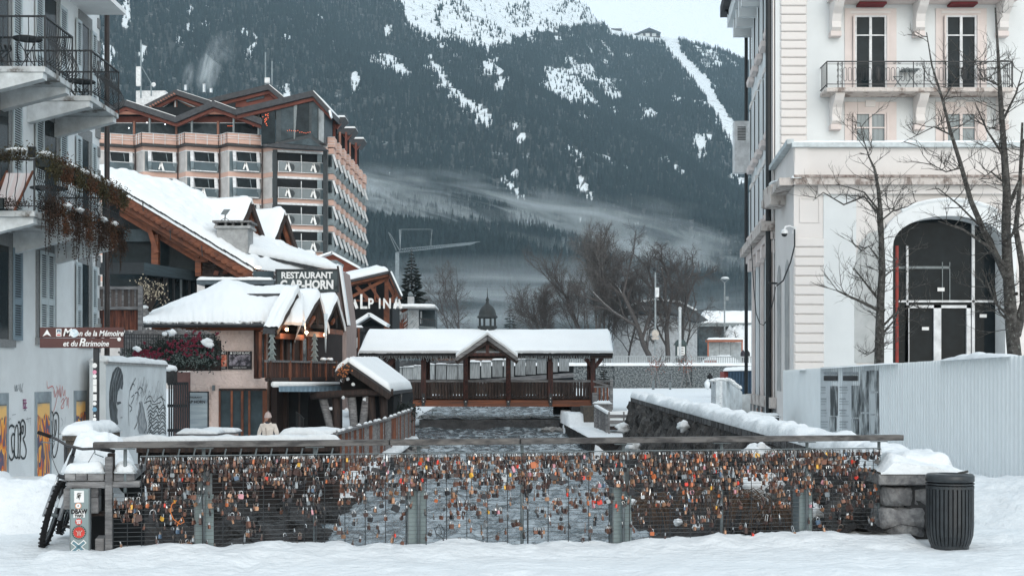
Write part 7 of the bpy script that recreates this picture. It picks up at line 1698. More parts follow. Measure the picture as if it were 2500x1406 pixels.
def bs(u, v):
 x = lerp(eL - .03, eR + .03, u) ; t = v*2; y = YB1 - .68 + 5.1*v; z = (ze + (zr_-ze)*smooth(t)**.9) if t < 1 else zr_ - (zr_-ze)*(t-1)
 e = min(1, u*90, (1-u)*90, v*16+.25); x += (.22 if u < .5 else 0)*smooth(t)*(1-u)**8
 return (x, y + nz(x*1.3, 2)*.03*(v < .05), z + .30*sqrt(e) + nz(x*.5, y*1.2)*.035 + nz(x*2.5, y*2)*.012)
b = B(); b.grid(260, 30, bs); b.grid(260, 1, lambda u, v: Vector(bs(u, 0)) + Vector((0, .1*v, -(.14 + .05*nz(u*90, 3))*v)))
for s_ in (0, 1): b.grid(30, 1, lambda u, v: Vector(bs(s_, u)) + Vector((0, 0, -.2*v)))
b.add('snow_cover', ROOFSNOW, cb, smooth=True)
# centre gable
yg = YB1 - 1.6; A0, G0, G1 = at(1190, 818, yg), at(1113, 870, yg), at(1264, 870, yg)
for e_ in (G0, G1):
 d = (e_-A0).normalized(); B().prism([A0, e_, e_ + Vector((0,0,-.1)), A0 + Vector((0,0,-.1))], (0, 2.6, 0)).add('gable_roof', SLATE, cb)
 B().beam(A0 + Vector((0,-.02,-.14)), e_ + Vector((0,-.02,-.14)), .1, .17).add('bargeboard', WOODG, cb); B().beam(A0 + Vector((0,.1,-.3)), e_ + Vector((0,.1,-.3)), .1, .18).add('bargeboard', WOOD, cb)
 B().beam(at(1190, 838, yg+.2), at(1190 + (e_.x > A0.x)*84-42, 863, yg+.2), .12, .12).add('strut', RT, cb)
B().beam(at(1128, 865, yg+.2), at(1250, 865, yg+.2), .2, .16).add('tie_beam', RT, cb); B().beam(at(1190, 828, yg+.2), at(1190, 864, yg+.2), .16, .16).add('king_post', RT, cb)
for x in (1137, 1241): B().beam(at(x, 868, yg+.25), at(x, 975, YB1-.1), .2, .2).add('gable_post', RT, cb)
def gs(u, v):
 t = u*2; p = G0.lerp(A0, t) if t < 1 else A0.lerp(G1, t-1); return p + Vector((0, -.05 + 2.7*v, .04 + (.10 + .14*sin(pi*u))*min(1, .4+v*9) + .03*nz(u*7, v*3)))
b = B(); b.grid(36, 14, gs); b.grid(36, 1, lambda u, v: Vector(gs(u, 0)) + Vector((0, .05*v, -.12*v))); b.add('snow_cover', ROOFSNOW, cb, smooth=True)
# cupola
CU = mat('dark_verdigris', (.035, .042, .044), .6, scale=3); c = at(1190, 812, YB1+1.9); k_ = (YB1+1.9)/FPX
cu = B().lathe(c, [(25*k_, -.2), (25*k_, .10), (22*k_, .22), (24*k_, .28), (24*k_, .34), (0, .34)], 8).add('cupola', CU, cb)
for k in range(8): a = pi/8 + k*pi/4; B().tube([c + Vector((cos(a)*20*k_, sin(a)*20*k_, .34)), c + Vector((cos(a)*20*k_, sin(a)*20*k_, .74))], .055, 6).add('column', CU, cu)
B().lathe(c, [(0, .74), (23*k_, .74), (26*k_, .80), (24*k_, .86), (21.5*k_, .9), (21*k_, 1.0), (18.5*k_, 1.17), (14*k_, 1.33), (8*k_, 1.44), (4.5*k_, 1.5), (3*k_, 1.64), (4.6*k_, 1.68), (3*k_, 1.76), (1.2*k_, 1.86), (.8*k_, 2.02), (.4*k_, 2.3), (0, 2.32)], 16).add('dome', CU, cu, smooth=True)
# right hand landing: rail, posts, steps
la = T('landing_rail', 'grey wooden rail and board fence at the right end of the covered bridge', 'fence', at(1475, 985, 66))
B().beam(at(1448, 930, 66), at(1494, 944, 66), .1, .08).add('handrail', WOODG, la); B().beam(at(1450, 944, 66), at(1494, 944, 66), .1, .08).add('handrail', WOODG, la)
for k in range(9): B().beam(at(1454+k*4.9, 946, 66), at(1454+k*4.9, 978, 66), .08, .03, up=(0,1,0)).add('picket', WOODG if k % 2 else WOODR, la)
B().beam(at(1493, 926, 66), at(1493, 1000, 66), .14, .14).add('post', WOODG, la); B().beam(at(1452, 958, 65), at(1452, 1000, 65), .22, .2).add('post', WOODG, la)
ps_ = T('stone_pedestal', 'stone pedestal with a round snow cap below the right end of the covered bridge', 'pedestal', at(1473, 1010, 62)); qbox(1455, 985, 1494, 1005, 62, .9).add('pedestal_body', STONE, ps_)
b = B(); snow_patch(b, [at(1450, 986, 61.9), at(1495, 986, 61.9), at(1495, 986, 61.9)+Vector((0,1,0)), at(1450, 986, 61.9)+Vector((0,1,0))], .12, 16, 8, .03, 2, .2); b.add('snow_cover', SNOW, ps_, smooth=True)
bf = T('bank_boards', 'weathered grey board wall and rail with snow beside the steps under the bridge', 'fence', at(1500, 1060, 56))
for k in range(12): B().beam(at(1454 + k*2.6, 990 + k*1.5, 60-k*.5), at(1454 + k*2.6, 1062, 60-k*.5), .14, .05, up=(0,1,0)).add('board', WOODG, bf)
B().beam(at(1455, 990, 60), at(1486, 1008, 54), .16, .08).add('rail', ROOFSNOW, bf); B().beam(at(1486, 1007, 54), at(1545, 1004, 54), .12, .08).add('rail', ROOFSNOW, bf)
for y in (1016, 1030): B().beam(at(1487, y, 53.9), at(1545, y, 53.9), .05, .14).add('board', WOODG, bf)
for x in (1487, 1523): B().beam(at(x, 1005, 53.8), at(x, 1064, 53.8), .06, .08).add('post', WOODG, bf)
sp_ = T('bank_steps', 'snow covered steps going down to the river beside the stone wall', 'steps', at(1510, 1050, 55))
for k in range(4): qbox(1488, 1008+k*11, 1545, 1016+k*11, 56-k*.6, .7).add('step', ROOFSNOW if k != 3 else WOOD, sp_)
aw_ = T('abutment', 'dark stained stone abutment and timber piling under the right end of the bridge', 'abutment', at(1420, 1060, 62))
for x0, x1, y1, Y, m in ((1352, 1402, 1012, 69.5, DARK), (1396, 1425, 1060, 66.6, ROCK), (1425, 1456, 1075, 62, mat('dark_stone', (0,0,0)))): qbox(x0, 993, x1, y1, Y, 1.2 if Y > 69 else 3).add('stone_block', m, aw_)
qbox(900, 985, 1008, 1030, 68.5, 2).add('stone_block', ROCK, aw_)
# pale plank fence climbing behind the bridge
kf = T('plank_fence', 'stepped fence of wide pale grey planks with snow caps climbing behind the covered bridge', 'fence', at(1160, 925, 92))
tops = [(952, 30, 897, 926), (983, 28, 896, 926), (1010, 24, 893, 926), (1036, 26, 890, 926), (1064, 26, 889, 926), (1091, 27, 890, 926), (1119, 14, 890, 926), (1146, 27, 884, 924), (1175, 25, 884, 922), (1202, 26, 879, 920), (1230, 26, 879, 920), (1258, 26, 877, 916), (1284, 25, 876, 914), (1311, 26, 875, 912), (1343, 20, 874, 908), (1365, 25, 874, 906)]
for x, w, y0, y1 in tops:
 qbox(x, y0, x+w-1, y1, 92 + R.uniform(-.1,.1), .15).add('plank', WOODP, kf)
 b = B(); snow_patch(b, [at(x, y0, 91.9), at(x+w, y0, 91.9), at(x+w, y0, 91.9)+Vector((0,.5,0)), at(x, y0, 91.9)+Vector((0,.5,0))], .12 if x > 1140 else .07, 10, 4, .05, x, .1); b.add('snow_cover', ROOFSNOW, kf, smooth=True)
B().beam(at(1140, 934, 91.5), at(1400, 915, 91.5), .2, .3).add('lower_beam', WOODG, kf); qbox(930, 880, 1140, 898, 97, .3).add('back_boards', WOODG, kf)
qbox(950, 893, 1400, 930, 92.5, .2).add('backing', DARK, kf); qbox(940, 926, 1400, 962, 93, .5).add('dark_base', mat('dark_stone', (0,0,0)), kf)
qbox(1050, 868, 1250, 880, 96, .2).add('back_panel', mat('orange_wood_stack', (.20,.12,.09), .9, scale=6, col2=(.10,.09,.09)), kf)
# ================================================================ plaza and background on the right
gw = T('gabion_wall', 'long grey stone-filled retaining wall with snow flecks below the far promenade railing', 'retaining wall', at(1600, 948, 150))
GAB = mat('gabion_stone', (.20, .22, .225), .95, scale=6, bump=.5, bscale=6, col2=(.06, .07, .075), detail=3, lo=.42, hi=.55, dirt=((.66, .70, .72), 5.5, .66))
for x0, x1, y in ((1340, 1500, 149.8), (1500, 1668, 149.5), (1668, 1690, 149.9), (1690, 1840, 149.5)): qbox(x0, 893, x1, 955, y, .6).add('gabion', GAB, gw)
b = B(); snow_patch(b, [at(1340, 893, 149.4), at(1842, 893, 149.4), at(1842, 893, 149.4)+Vector((0,1.5,0)), at(1340, 893, 149.4)+Vector((0,1.5,0))], .2, 160, 6, .06, 2, .2); b.add('snow_cover', ROOFSNOW, gw, smooth=True)
rg_ = T('promenade_railing', 'long pale metal railing on top of the far stone wall', 'railing', at(1600, 890, 151))
bm_ = B().box(-.05, -.03, 0, .05, .03, .98).mesh('baluster', mat('pale_metal', (.33, .36, .37), .6))
for k in range(106): piece(bm_, 'baluster', rg_, at(1380 + k*4.35, 891, 151))
B().beam(at(1380, 868.5, 151), at(1842, 871.5, 151), .12, .1).add('top_rail', mat('pale_metal', (0,0,0)), rg_); B().beam(at(1380, 888, 151), at(1842, 889, 151), .08, .08).add('bottom_rail', mat('pale_metal', (0,0,0)), rg_)
BARK = mat('bare_tree_bark', (.085, .078, .076), .9, scale=6, var=.2); BARK2 = mat('lichen_bark', (.11, .105, .098), .9, scale=9, bump=.3, col2=(.03, .028, .026), dirt=((.33, .36, .33), 12, .57))
def tree(name, lab, base, h, spread, r, seed, m=BARK, levels=4, lean=0, fork=.3, nb=3, twig=.7, droop=0, group=None, dir0=None, trunk_n=6, angle=.6, cat='tree', snow=False, rmin=.012):
 rr = random.Random(seed); base = Vector(base); t = T(name, lab, cat, base, group); tr = B(); br = B(); sn = B()
 def grow(p, d, L_, r_, lv):
  n = 4 if lv else trunk_n; pts = [p]; dd = d.copy()
  for i in range(n):
   dd = (dd + Vector((rr.gauss(0, .13), rr.gauss(0, .13), rr.gauss(0, .05) + (.05 if lv < 2 else -droop*lv*.05)))).normalized(); p = p + dd*L_/n; pts.append(p)
  (tr if lv == 0 else br).tube(pts, r_, 7 if lv < 2 else 4 if lv < 3 else 3, r_*(.55 if lv < levels else .3), cap=False)
  if snow and lv == 1: sn.tube([q + Vector((0,0,r_*.8)) for q in pts], r_*.3, 4, r_*.1)
  if lv >= levels: return
  k = nb + (1 if lv > 0 else 0) + (2 if lv == 0 else 0)
  for j in range(k):
   f = lerp(fork, 1, (j + rr.random()*.8)/k); i = min(n-1, int(f*n)); q = pts[i].lerp(pts[i+1], f*n - i) if f < 1 else pts[-1]
   a = rr.uniform(0, 2*pi); o = d.orthogonal(); o.rotate(Matrix.Rotation(a, 3, d)) if False else None
   s_ = dd.cross(Vector((cos(a), sin(a), .1))).normalized(); nd = (dd*(1-angle*.6) + s_*rr.uniform(angle*.6, angle*1.3) + Vector((0, 0, .15 if lv < 2 else 0))).normalized(); nd = Vector((nd.x*spread, nd.y*spread, nd.z)).normalized()
   grow(q, nd, L_*rr.uniform(.42, .72)*(1.1 - .3*f), max(rmin, r_*rr.uniform(.38, .58)), lv+1)
 grow(base, (Vector((lean, 0, 1)) if dir0 is None else Vector(dir0)).normalized(), h, r, 0)
 tr.add('trunk', m, t, smooth=True); br.add('crown', m, t)
 if snow: sn.add('snow_cover', SNOW, t)
 return t
YT = 172
for args in (('slender birch with a pale trunk, tallest of the trees left of the flag poles', 1452, .0, 12.2, .5, .17, 21, mat('pale_birch_bark', (.17,.165,.16), .9, scale=3, col2=(.06,.055,.055)), 1.0), ('fine-twigged birch close behind the tall pale birch', 1490, .02, 11.8, .5, .16, 27, BARK, 1.0), ('small leafless tree at the left end of the row behind the bridge roof', 1352, 0, 8, .9, .14, 33, BARK, 1.1)):
 lab, px, ln, h, sp__, r, sd_, m, an_ = args; tree('birch_tree' if px != 1352 else 'bare_tree', lab, at(px, 900, YT), h, .8, r, sd_, m, 4, ln, .12, 7, droop=.3, angle=.5, trunk_n=9, rmin=.016)
tree('birch_tree', 'drooping birch between the tall pale birch and the snowy branched tree', at(1428, 900, YT+3), 10, .8, .16, 38, BARK, 4, .0, .14, 6, droop=.4, angle=.42, trunk_n=8)
tree('lime_tree', 'big dark bare tree with snow along its low spreading branches, left of the round sign', at(1592, 905, YT-4), 10.5, 1.15, .38, 5, BARK, 5, -.05, .22, 4, angle=.6, snow=True)
tree('lime_tree', 'broad bare tree behind the pole with the round sign', at(1624, 905, YT-2), 11, 1.1, .36, 14, BARK, 5, .05, .2, 4, angle=.58, snow=True)
tree('lime_tree', 'finely twigged bare tree with its crown nearest the street lamp', at(1665, 900, YT+2), 10.5, 1.15, .28, 19, BARK, 5, .08, .2, 4, angle=.6)
tree('bare_tree', 'thin bare trees in the haze left of the cupola', at(1130, 860, 190), 8, 1, .12, 44, BARK, 4, 0, .15, 5, angle=.6); tree('bare_tree', 'thin bare tree rising from the haze just right of the flat roofed house', at(1095, 850, 185), 8, 1, .1, 46, BARK, 4, -.05, .15, 5, angle=.6)
tree('bare_tree', 'leafless shrub-like tree leaning beside the bus shelter', at(1790, 900, 160), 4.2, 1.2, .12, 48, BARK, 4, -.35, .2, 4, angle=.7, snow=True); tree('bare_tree', 'leafless tree between the birches and the far big house', at(1535, 900, YT+6), 10, 1, .16, 51, BARK, 4, 0, .2, 5, angle=.6)
def conifer(name, lab, base, h, r, seed, n=17, m=None, snow=.4, nbr=16):
 rr = random.Random(seed); base = Vector(base); t = T(name, lab, 'tree', base); B().tube([base, base + Vector((0,0,h))], h*.016, 6, .01).add('trunk', BARK, t); b = B(); s = B()
 for i in range(n):
  f = i/(n-1); z = h*(.10 + .88*f); rad = r*(1-f)**.85*rr.uniform(.85, 1.1) + .04
  for k in range(nbr - int(8*f)):
   a = rr.uniform(0, 2*pi); d = Vector((cos(a), sin(a), 0)); L_ = rad*rr.uniform(.7, 1.1); w = L_*.22; o = base + Vector((0,0,z + rr.uniform(-.2,.2)*h/n)); sd_ = Vector((-d.y, d.x, 0))
   m1, e = o + d*L_*.55 + Vector((0,0,-L_*.16)), o + d*L_ + Vector((0,0,-L_*.22))
   b.poly([o, m1 - sd_*w, e, m1 + sd_*w]); b.poly([m1, m1 + sd_*w*1.3 + Vector((0,0,-L_*.22)), e]); b.poly([m1, m1 - sd_*w*1.3 + Vector((0,0,-L_*.22)), e])
   if rr.random() < snow: s.poly([m1 - sd_*w*.5 + Vector((0,0,.03)), e + Vector((0,0,.02)), m1 + sd_*w*.5 + Vector((0,0,.03)), m1 - d*L_*.2 + Vector((0,0,.05))])
 b.add('branches', mat('spruce_green', (.028, .038, .036), .9, scale=5, col2=(.012,.017,.017)), t); s.add('snow_cover', SNOW, t)
conifer('spruce_tree', 'tall dark spruce with snow on its boughs beside the crane mast', at(1005, 770, 125), 6.4, 1.75, 3, 20, snow=.5, nbr=22)
conifer('spruce_tree', 'small dark conifer in front of the far stone wall at the bridge end', at(1474, 940, 110), 2.3, .55, 5, 12)
conifer('spruce_tree', 'pale hazy conifer right of the cupola', at(1245, 830, 520), 15, 4, 7, 14)
def young(px, py, Y, lab, seed):
 t = tree('young_tree', lab, at(px, py, Y), 2.3, 1, .035, seed, BARK, 3, 0, .5, 4, angle=.6); b = B(); rr = random.Random(seed)
 for _ in range(90): c = at(px, py, Y) + Vector((rr.gauss(0, .42), rr.gauss(0, .4), 2.15 + rr.gauss(0, .42))); b.ball(c, .045, 4, 3)
 tag(b.add('leaves', mat('rust_leaf', (.26, .09, .06), .8), t), kind='stuff')
 for s_ in (-1, 1): B().beam(at(px, py, Y) + Vector((.5*s_, 0, 0)), at(px, py, Y) + Vector((.1*s_, 0, 1.7)), .08, .08).add('stake', WOODG, t)
young(1600, 945, 130, 'young staked tree with sparse rust leaves before the stone wall, left one', 4); young(1675, 945, 130, 'young staked tree with dense rust red leaves before the stone wall, right one', 6)
# crane
cr_ = T('tower_crane', 'pale tower crane with a long lattice jib in front of the misty slope', 'crane', at(970, 900, 230)); CM = mat('crane_pale_steel', (.20, .24, .26), .6)
B().beam(at(970, 905, 230), at(970, 617, 230), .62, .62).add('mast', CM, cr_)
b = B(); 
for a, c in (((948, 567), (968, 612)), ((953, 572), (976, 612)), ((948, 567), (953, 572)), ((975, 560), (977, 612)), ((979, 560), (977, 612)), ((968, 615), (978, 615))): b.beam(at(*a, 230), at(*c, 230), .09, .09)
b.add('cab_frame', CM, cr_); b = B(); n_ = 34; P0, P1, Q0, Q1 = at(976, 608, 230), at(1172, 590, 262), at(976, 616, 230), at(1150, 597, 258)
for k in range(n_):
 a, c = P0.lerp(P1, k/n_), P0.lerp(P1, (k+1)/n_); a2, c2 = Q0.lerp(Q1, k/n_), Q0.lerp(Q1, (k+1)/n_); b.beam(a, c, .09, .09); b.beam(a2, c2, .09, .09); b.beam(a, c2, .04, .04); b.beam(a, a2, .04, .04)
b.add('jib', CM, cr_); b = B()
for a, c in (((977, 560), (1053, 560)), ((1053, 560), (1053, 600)), ((1050, 600), (1056, 560)), ((977, 562), (977, 610))): b.beam(at(*a, 236), at(*c, 236), .06, .06)
b.add('stay_cables', CM, cr_)
# far big house, domed hall, shelter, poles
fh2 = T('far_house', 'big pale house with a wide arched snowy roof behind the bare trees', 'house', at(1600, 900, 185))
qbox(1498, 770, 1702, 905, 185, 8).add('wall', mat('pale_far_wall', (.50, .53, .55), .9), fh2)
QP([(1485, 772), (1500, 758), (1560, 738), (1600, 731), (1660, 738), (1700, 760), (1730, 782), (1700, 786), (1640, 764), (1560, 764), (1500, 778)], 183, 10).add('roof', mat('grey_far_roof', (.10, .115, .125), .9), fh2)
for p0, p1 in (((1484, 771), (1560, 737)), ((1560, 737), (1602, 730)), ((1602, 730), (1662, 737)), ((1662, 737), (1700, 757))): B().beam(at(*p0, 182.8), at(*p1, 182.8), .6, .22).add('snow_edge', ROOFSNOW, fh2)
qbox(1540, 752, 1610, 764, 182.9, .1).add('window', GLASS2, fh2)
dh = T('low_hall', 'low dark hall under a broad snow roof behind the street lamp', 'building', at(1770, 850, 200))
b = B(); snow_patch(b, [at(1700, 790, 199), at(1850, 790, 199), at(1850, 765, 203), at(1715, 765, 203)], .8, 30, 12, .1, 3, 2.5); b.add('snow_cover', ROOFSNOW, dh, smooth=True)
qbox(1702, 788, 1840, 797, 198.5, 5).add('roof_edge', STEEL, dh); qbox(1706, 797, 1840, 880, 199.5, 5).add('wall', GLASS2, dh)
for k, (px, py, r, h) in enumerate(((1815, 890, 4.2, 4.6), (1760, 888, 2.6, .9))): heap('snow_mound', ['big snow mound beside the bus shelter at the cream building corner', 'low snow mound before the dark hall'][k], at(px, py, 175-k*20), r, r*.6, h, k+5, 16)
bs_ = T('bus_shelter', 'glass bus shelter with orange posts and a snowy roof on the promenade', 'bus shelter', at(1770, 890, 156))
for x in (1729, 1812): qbox(x-1.5, 834, x+1.5, 892, 156, .15).add('post', mat('orange_post', (.42, .15, .09), .7), bs_)
for x in (1756, 1784): qbox(x-.6, 836, x+.6, 892, 156, .1).add('post', STEEL, bs_)
qbox(1731, 836, 1810, 886, 157.2, .06).add('glass_panel', mat('frosted_glass', (.38, .43, .45), .3), bs_); qbox(1728, 829, 1814, 834, 155.8, 2).add('roof', mat('orange_post', (0,0,0)), bs_)
b = B(); snow_patch(b, [at(1726, 829, 155.6), at(1816, 829, 155.6), at(1816, 829, 158), at(1726, 829, 158)], .22, 20, 8, .03, 2, .3); b.add('snow_cover', ROOFSNOW, bs_, smooth=True)
bn = T('bench', 'dark bench in front of the bus shelter glass', 'bench', at(1762, 890, 155.5)); qbox(1742, 878, 1790, 881, 155.5, .4).add('seat', WOOD, bn); 
for x in (1744, 1786): qbox(x, 881, x+2, 891, 155.6, .3).add('leg', BLACK, bn)
pt = T('planter', 'red planter box behind the promenade railing', 'planter', at(1735, 890, 153)); qbox(1720, 879, 1750, 889, 153, .6).add('planter_box', mat('rust_leaf', (0,0,0)), pt)
kk = T('kiosk', 'small dark information kiosk with a pointed roof and white notices', 'kiosk', at(1663, 892, 158)); qbox(1651, 842, 1676, 892, 158, 1).add('cabinet', mat('kiosk_green', (.05,.075,.075), .6), kk); QP([(1647, 842), (1680, 842), (1670, 829), (1656, 829)], 157.8, 1.4).add('roof', mat('kiosk_green', (0,0,0)), kk); qbox(1654, 846, 1672, 868, 157.9, .05).add('notice', WHITEP, kk)
for y in (850, 856, 862): qbox(1657, y, 1669, y+1.5, 157.85, .03).add('print', BLACKP, kk)
PMt = mat('pole_grey', (.26, .29, .30), .6)
sl_p = T('sign_pole', 'grey pole with a pale round sign and white box among the bare trees', 'pole', at(1600, 892, 156)); B().tube([at(1600, 940, 156), at(1600, 665, 156)], .13, 8, .09).add('pole', PMt, sl_p)
disc(at(1600, 814, 155.7), .42, (0, -1, 0), mat('pale_beige_sign', (.50,.45,.40), .7), 'round_sign', sl_p, 20, .05); qbox(1592, 823, 1609, 829, 155.7, .05).add('name_plate', mat('pale_beige_sign', (0,0,0)), sl_p); qbox(1600, 702, 1609, 725, 155.7, .4).add('box', HW, sl_p); B().ball(at(1599, 657, 156), .26, 8, 6).add('camera', BLACK, sl_p)
ln_ = T('street_lamp', 'street lamp with a flat snow capped head standing in the mist before the hall', 'street lamp', at(1769, 850, 170)); B().tube([at(1769, 885, 170), at(1769, 690, 170)], .12, 8, .08).add('pole', PMt, ln_)
for s_ in (-1, 1): B().beam(at(1769, 690, 170), at(1769+10*s_, 682, 170), .07, .07).add('arm', PMt, ln_)
B().lathe(at(1770, 682, 170), [(0, 0), (.62, 0), (.55, .08), (0, .1)], 14).add('lamp_head', PMt, ln_); B().ball(at(1770, 679, 170), 1, 12, 6, (.5, .5, .17)).add('snow_cover', SNOW, ln_, smooth=True); qbox(1772, 724, 1779, 733, 169.8, .2).add('box', PMt, ln_)
fp = T('flag_pole', 'pale empty flag pole between the kiosk and the trees', 'pole', at(1660, 892, 150.9)); B().tube([at(1660, 905, 152), at(1660, 754, 152)], .16, 8).add('pole', mat('pale_pole', (.5,.53,.54), .5), fp); B().ball(at(1660, 753, 152), .2, 8, 5).add('pole_cap', mat('pale_pole', (0,0,0)), fp)
for k, (px, y, Y, s_, cm__, lab) in enumerate(((1825, 890, 154, 1, (.03,.03,.035), 'distant person in dark clothes behind the promenade railing at the cream building'), (1814, 890, 154, 1, (.045,.04,.05), 'distant person in dark clothes beside the bus shelter post'), (1733, 950, 138, 1, (.015,.015,.018), 'dark figure standing in the plaza snow before the stone wall'))):
 p = at(px, y, Y); t = T('person', lab, 'person', p); h = 1.7
 def Q(dx, z): return (p.x+dx, p.y, p.z+z)
 skin('body', [Q(0,.95), Q(0,1.25), Q(0,1.45), Q(0,1.60), Q(-.2,1.38), Q(.2,1.38), Q(-.24,.95), Q(.24,.95), Q(-.1,.5), Q(.1,.5), Q(-.12,.03), Q(.12,.03), Q(0,1.68)], [(0,1),(1,2),(2,3),(2,4),(2,5),(4,6),(5,7),(0,8),(0,9),(8,10),(9,11),(3,12)], [.17,.18,.12,.10,.09,.09,.06,.06,.09,.09,.06,.06,.10], mat('far_clothes_%d' % k, cm__, .9), t, 1)
tag(B().ball(at(1727, 938, 137.6), 1, 10, 8, (.28,.3,.55), .3, 2).add('snow_lump', SNOW, smooth=True), 'upright white lump beside the dark figure on the plaza', 'snow')
cn_ = T('shipping_container', 'dark blue ribbed container with a red end and snow roof beside the cream building', 'container', at(1800, 960, 100)); CBm = mat('container_blue', (.035, .07, .115), .6, var=.15, scale=.8)
qbox(1779, 905, 1850, 985, 100, 2.4).add('container_body', CBm, cn_); qbox(1768, 907, 1779, 985, 100.3, 2).add('end_wall', mat('container_red', (.22, .04, .035), .7), cn_)
for k in range(9): qbox(1783+k*7, 908, 1786+k*7, 982, 99.9, .1).add('rib', CBm, cn_)
b = B(); snow_patch(b, [at(1766, 906, 99.8), at(1850, 904, 99.8), at(1850, 904, 102.5), at(1766, 906, 102.5)], .3, 24, 10, .04, 2, .5); b.add('snow_cover', ROOFSNOW, cn_, smooth=True)
tag(qbox(1592, 928, 1598, 951, 110, .2).add('bollard', STEEL), 'grey bollard on the plaza under the left staked tree', 'bollard'); tag(qbox(1634, 932, 1639, 951, 112, .2).add('bollard', STEEL), 'grey bollard on the plaza between the two staked trees', 'bollard')
# white site panel and planter
sp2 = T('site_panel', 'tall white site hoarding panel with notices on its left edge and snow on top', 'panel', at(1780, 1060, 40))
Pp = Pl(tuple(at(1756, 0, 40.0))[:2], tuple(at(1812, 0, 43))[:2]); B().prism([Pp.P(1756, 1062), Pp.P(1812, 1062), Pp.P(1812, 956), Pp.P(1790, 934), Pp.P(1756, 929)], -Pp.n*.1).add('panel', mat('site_white', (.60, .66, .69), .7), sp2)
Pq = Pl(tuple(at(1736, 0, 41.5))[:2], tuple(at(1756, 0, 40.0))[:2]); B().prism([Pq.P(1736, 1060), Pq.P(1755.5, 1062), Pq.P(1755.5, 929), Pq.P(1736, 932)], -Pq.n*.1).add('panel', mat('notice_print', (.60, .64, .66), .7, scale=9, stretch=(1,1,5), col2=(.30,.33,.36), lo=.55, hi=.6), sp2)
B().prism([Pq.P(1752, 1055, .01), Pq.P(1755, 1055, .01), Pq.P(1755, 935, .01), Pq.P(1752, 935, .01)], -Pq.n*.01).add('red_stripe', mat('dull_red_print', (.42, .12, .12), .7, scale=20), sp2)
b = B()
for k in range(16): x = 1738 + k*4.4; b.ball(at(x, 927 + max(0, x-1780)*.8 + (2 if x < 1745 else 0), 41), 1, 10, 6, (.09, .2, .06), .5, k)
b.add('snow_cover', SNOW, sp2, smooth=True)
tag(QP([(1812, 1062), (1832, 1062), (1832, 962), (1812, 962)], 43.2, .1).add('site_panel', mat('grey_site_panel', (.44, .48, .50), .7)), 'narrow grey slatted panel right of the white site panel', 'panel')
pb_ = T('raised_bed', 'dark raised planter bed with snow beside the cream building base', 'planter', at(1870, 1030, 41)); qbox(1828, 1014, 1902, 1050, 41, 2).add('bed_wall', BLACK, pb_); b = B(); snow_patch(b, [at(1824, 1014, 40.9), at(1904, 1020, 40.9), at(1904, 1020, 43), at(1824, 1014, 43)], .12, 24, 12, .04, 3, .2); b.add('snow_cover', SNOW, pb_, smooth=True)
# mountain-top hut
mh = T('mountain_hut', 'wide gabled cable car station on the ridge at the top of the snow run', 'building', at(1582, 90, 3790)); QP([(1553, 92), (1553, 84), (1580, 76), (1612, 84), (1612, 92)], 3780, 20).add('hut_wall', mat('hut_brown', (.10,.09,.09), .9), mh); QP([(1548, 84), (1585, 68), (1614, 80), (1611, 84), (1584, 73), (1552, 87)], 3770, 40).add('hut_roof', SLATE, mh)
for k in range(3): qbox(1560+k*16, 82, 1570+k*16, 89, 3778, 2).add('window', WHITE, mh)
tag(qbox(1492, 70, 1518, 76, 3780, 20).add('mountain_hut', mat('hut_brown', (0,0,0))), 'small low hut on the ridge left of the wide station', 'building')
# ================================================================ cream grand building on the right
PS = mat('cream_stucco', (.69, .668, .65), .9, scale=.7, var=.03, bump=.02, bscale=20, dirt=((.54, .505, .475), .8, .64)); PW = mat('pale_blue_stucco', (.655, .69, .70), .9, scale=.7, var=.03, bump=.02); PK = mat('pinkish_trim', (.67, .605, .58), .85, scale=1, var=.04)
OLD = mat('crumbling_cornice', (.56, .52, .49), .95, scale=2.5, bump=.4, col2=(.24, .20, .18), lo=.5, hi=.6, stretch=(1, 1, .6))
gb = T('palace_building', 'cream and pale blue belle epoque building with iron balconies and a projecting ground floor', 'building', at(2200, 1040, 50))
YM, YW = 50.0, 44.3
Z = lambda y, Y: EYE - (y-HZ)*Y/FPX
side = Pl((9.72, 50.0), (10.82, 61.2))            # receding side
xr = 34.0; p0 = side.at(0, 0); p1 = side.at(side.len, 0)
B().prism([(p0.x+.02, YM, -.5), (xr, YM, -.5), (xr, p1.y, -.5), (p1.x+.02, p1.y, -.5)], (0, 0, 21)).add('wall', PW, gb)
fbx = lambda x0, y0, x1, y1, d, nm, m, par=gb, Y=YM, bev=0: B().box(*(at(x0, y1, Y) + Vector((0, -d, 0))), *at(x1, y0, Y)).add(nm, m, par, bevel=bev)
# eave
B().prism([(p0.x-1.3, YM-1.3, 18.3), (xr, YM-1.3, 18.3), (xr, p1.y+1, 18.3), (p1.x-1.2, p1.y+1.3, 18.3)], (0, 0, .5)).add('eave', SLATE, gb)
B().prism([(p0.x-.9, YM-.9, 17.7), (xr, YM-.9, 17.7), (xr, p1.y+1, 17.7), (p1.x-.95, p1.y+.8, 17.7)], (0, 0, .59)).add('cornice', PW, gb)
for k in range(7): c = side.at(.6+k*1.65, 16.9, .42); B().box(c.x-.42, c.y-.13, 16.9, c.x+.4, c.y+.13, 17.69).add('corbel', PW, gb)
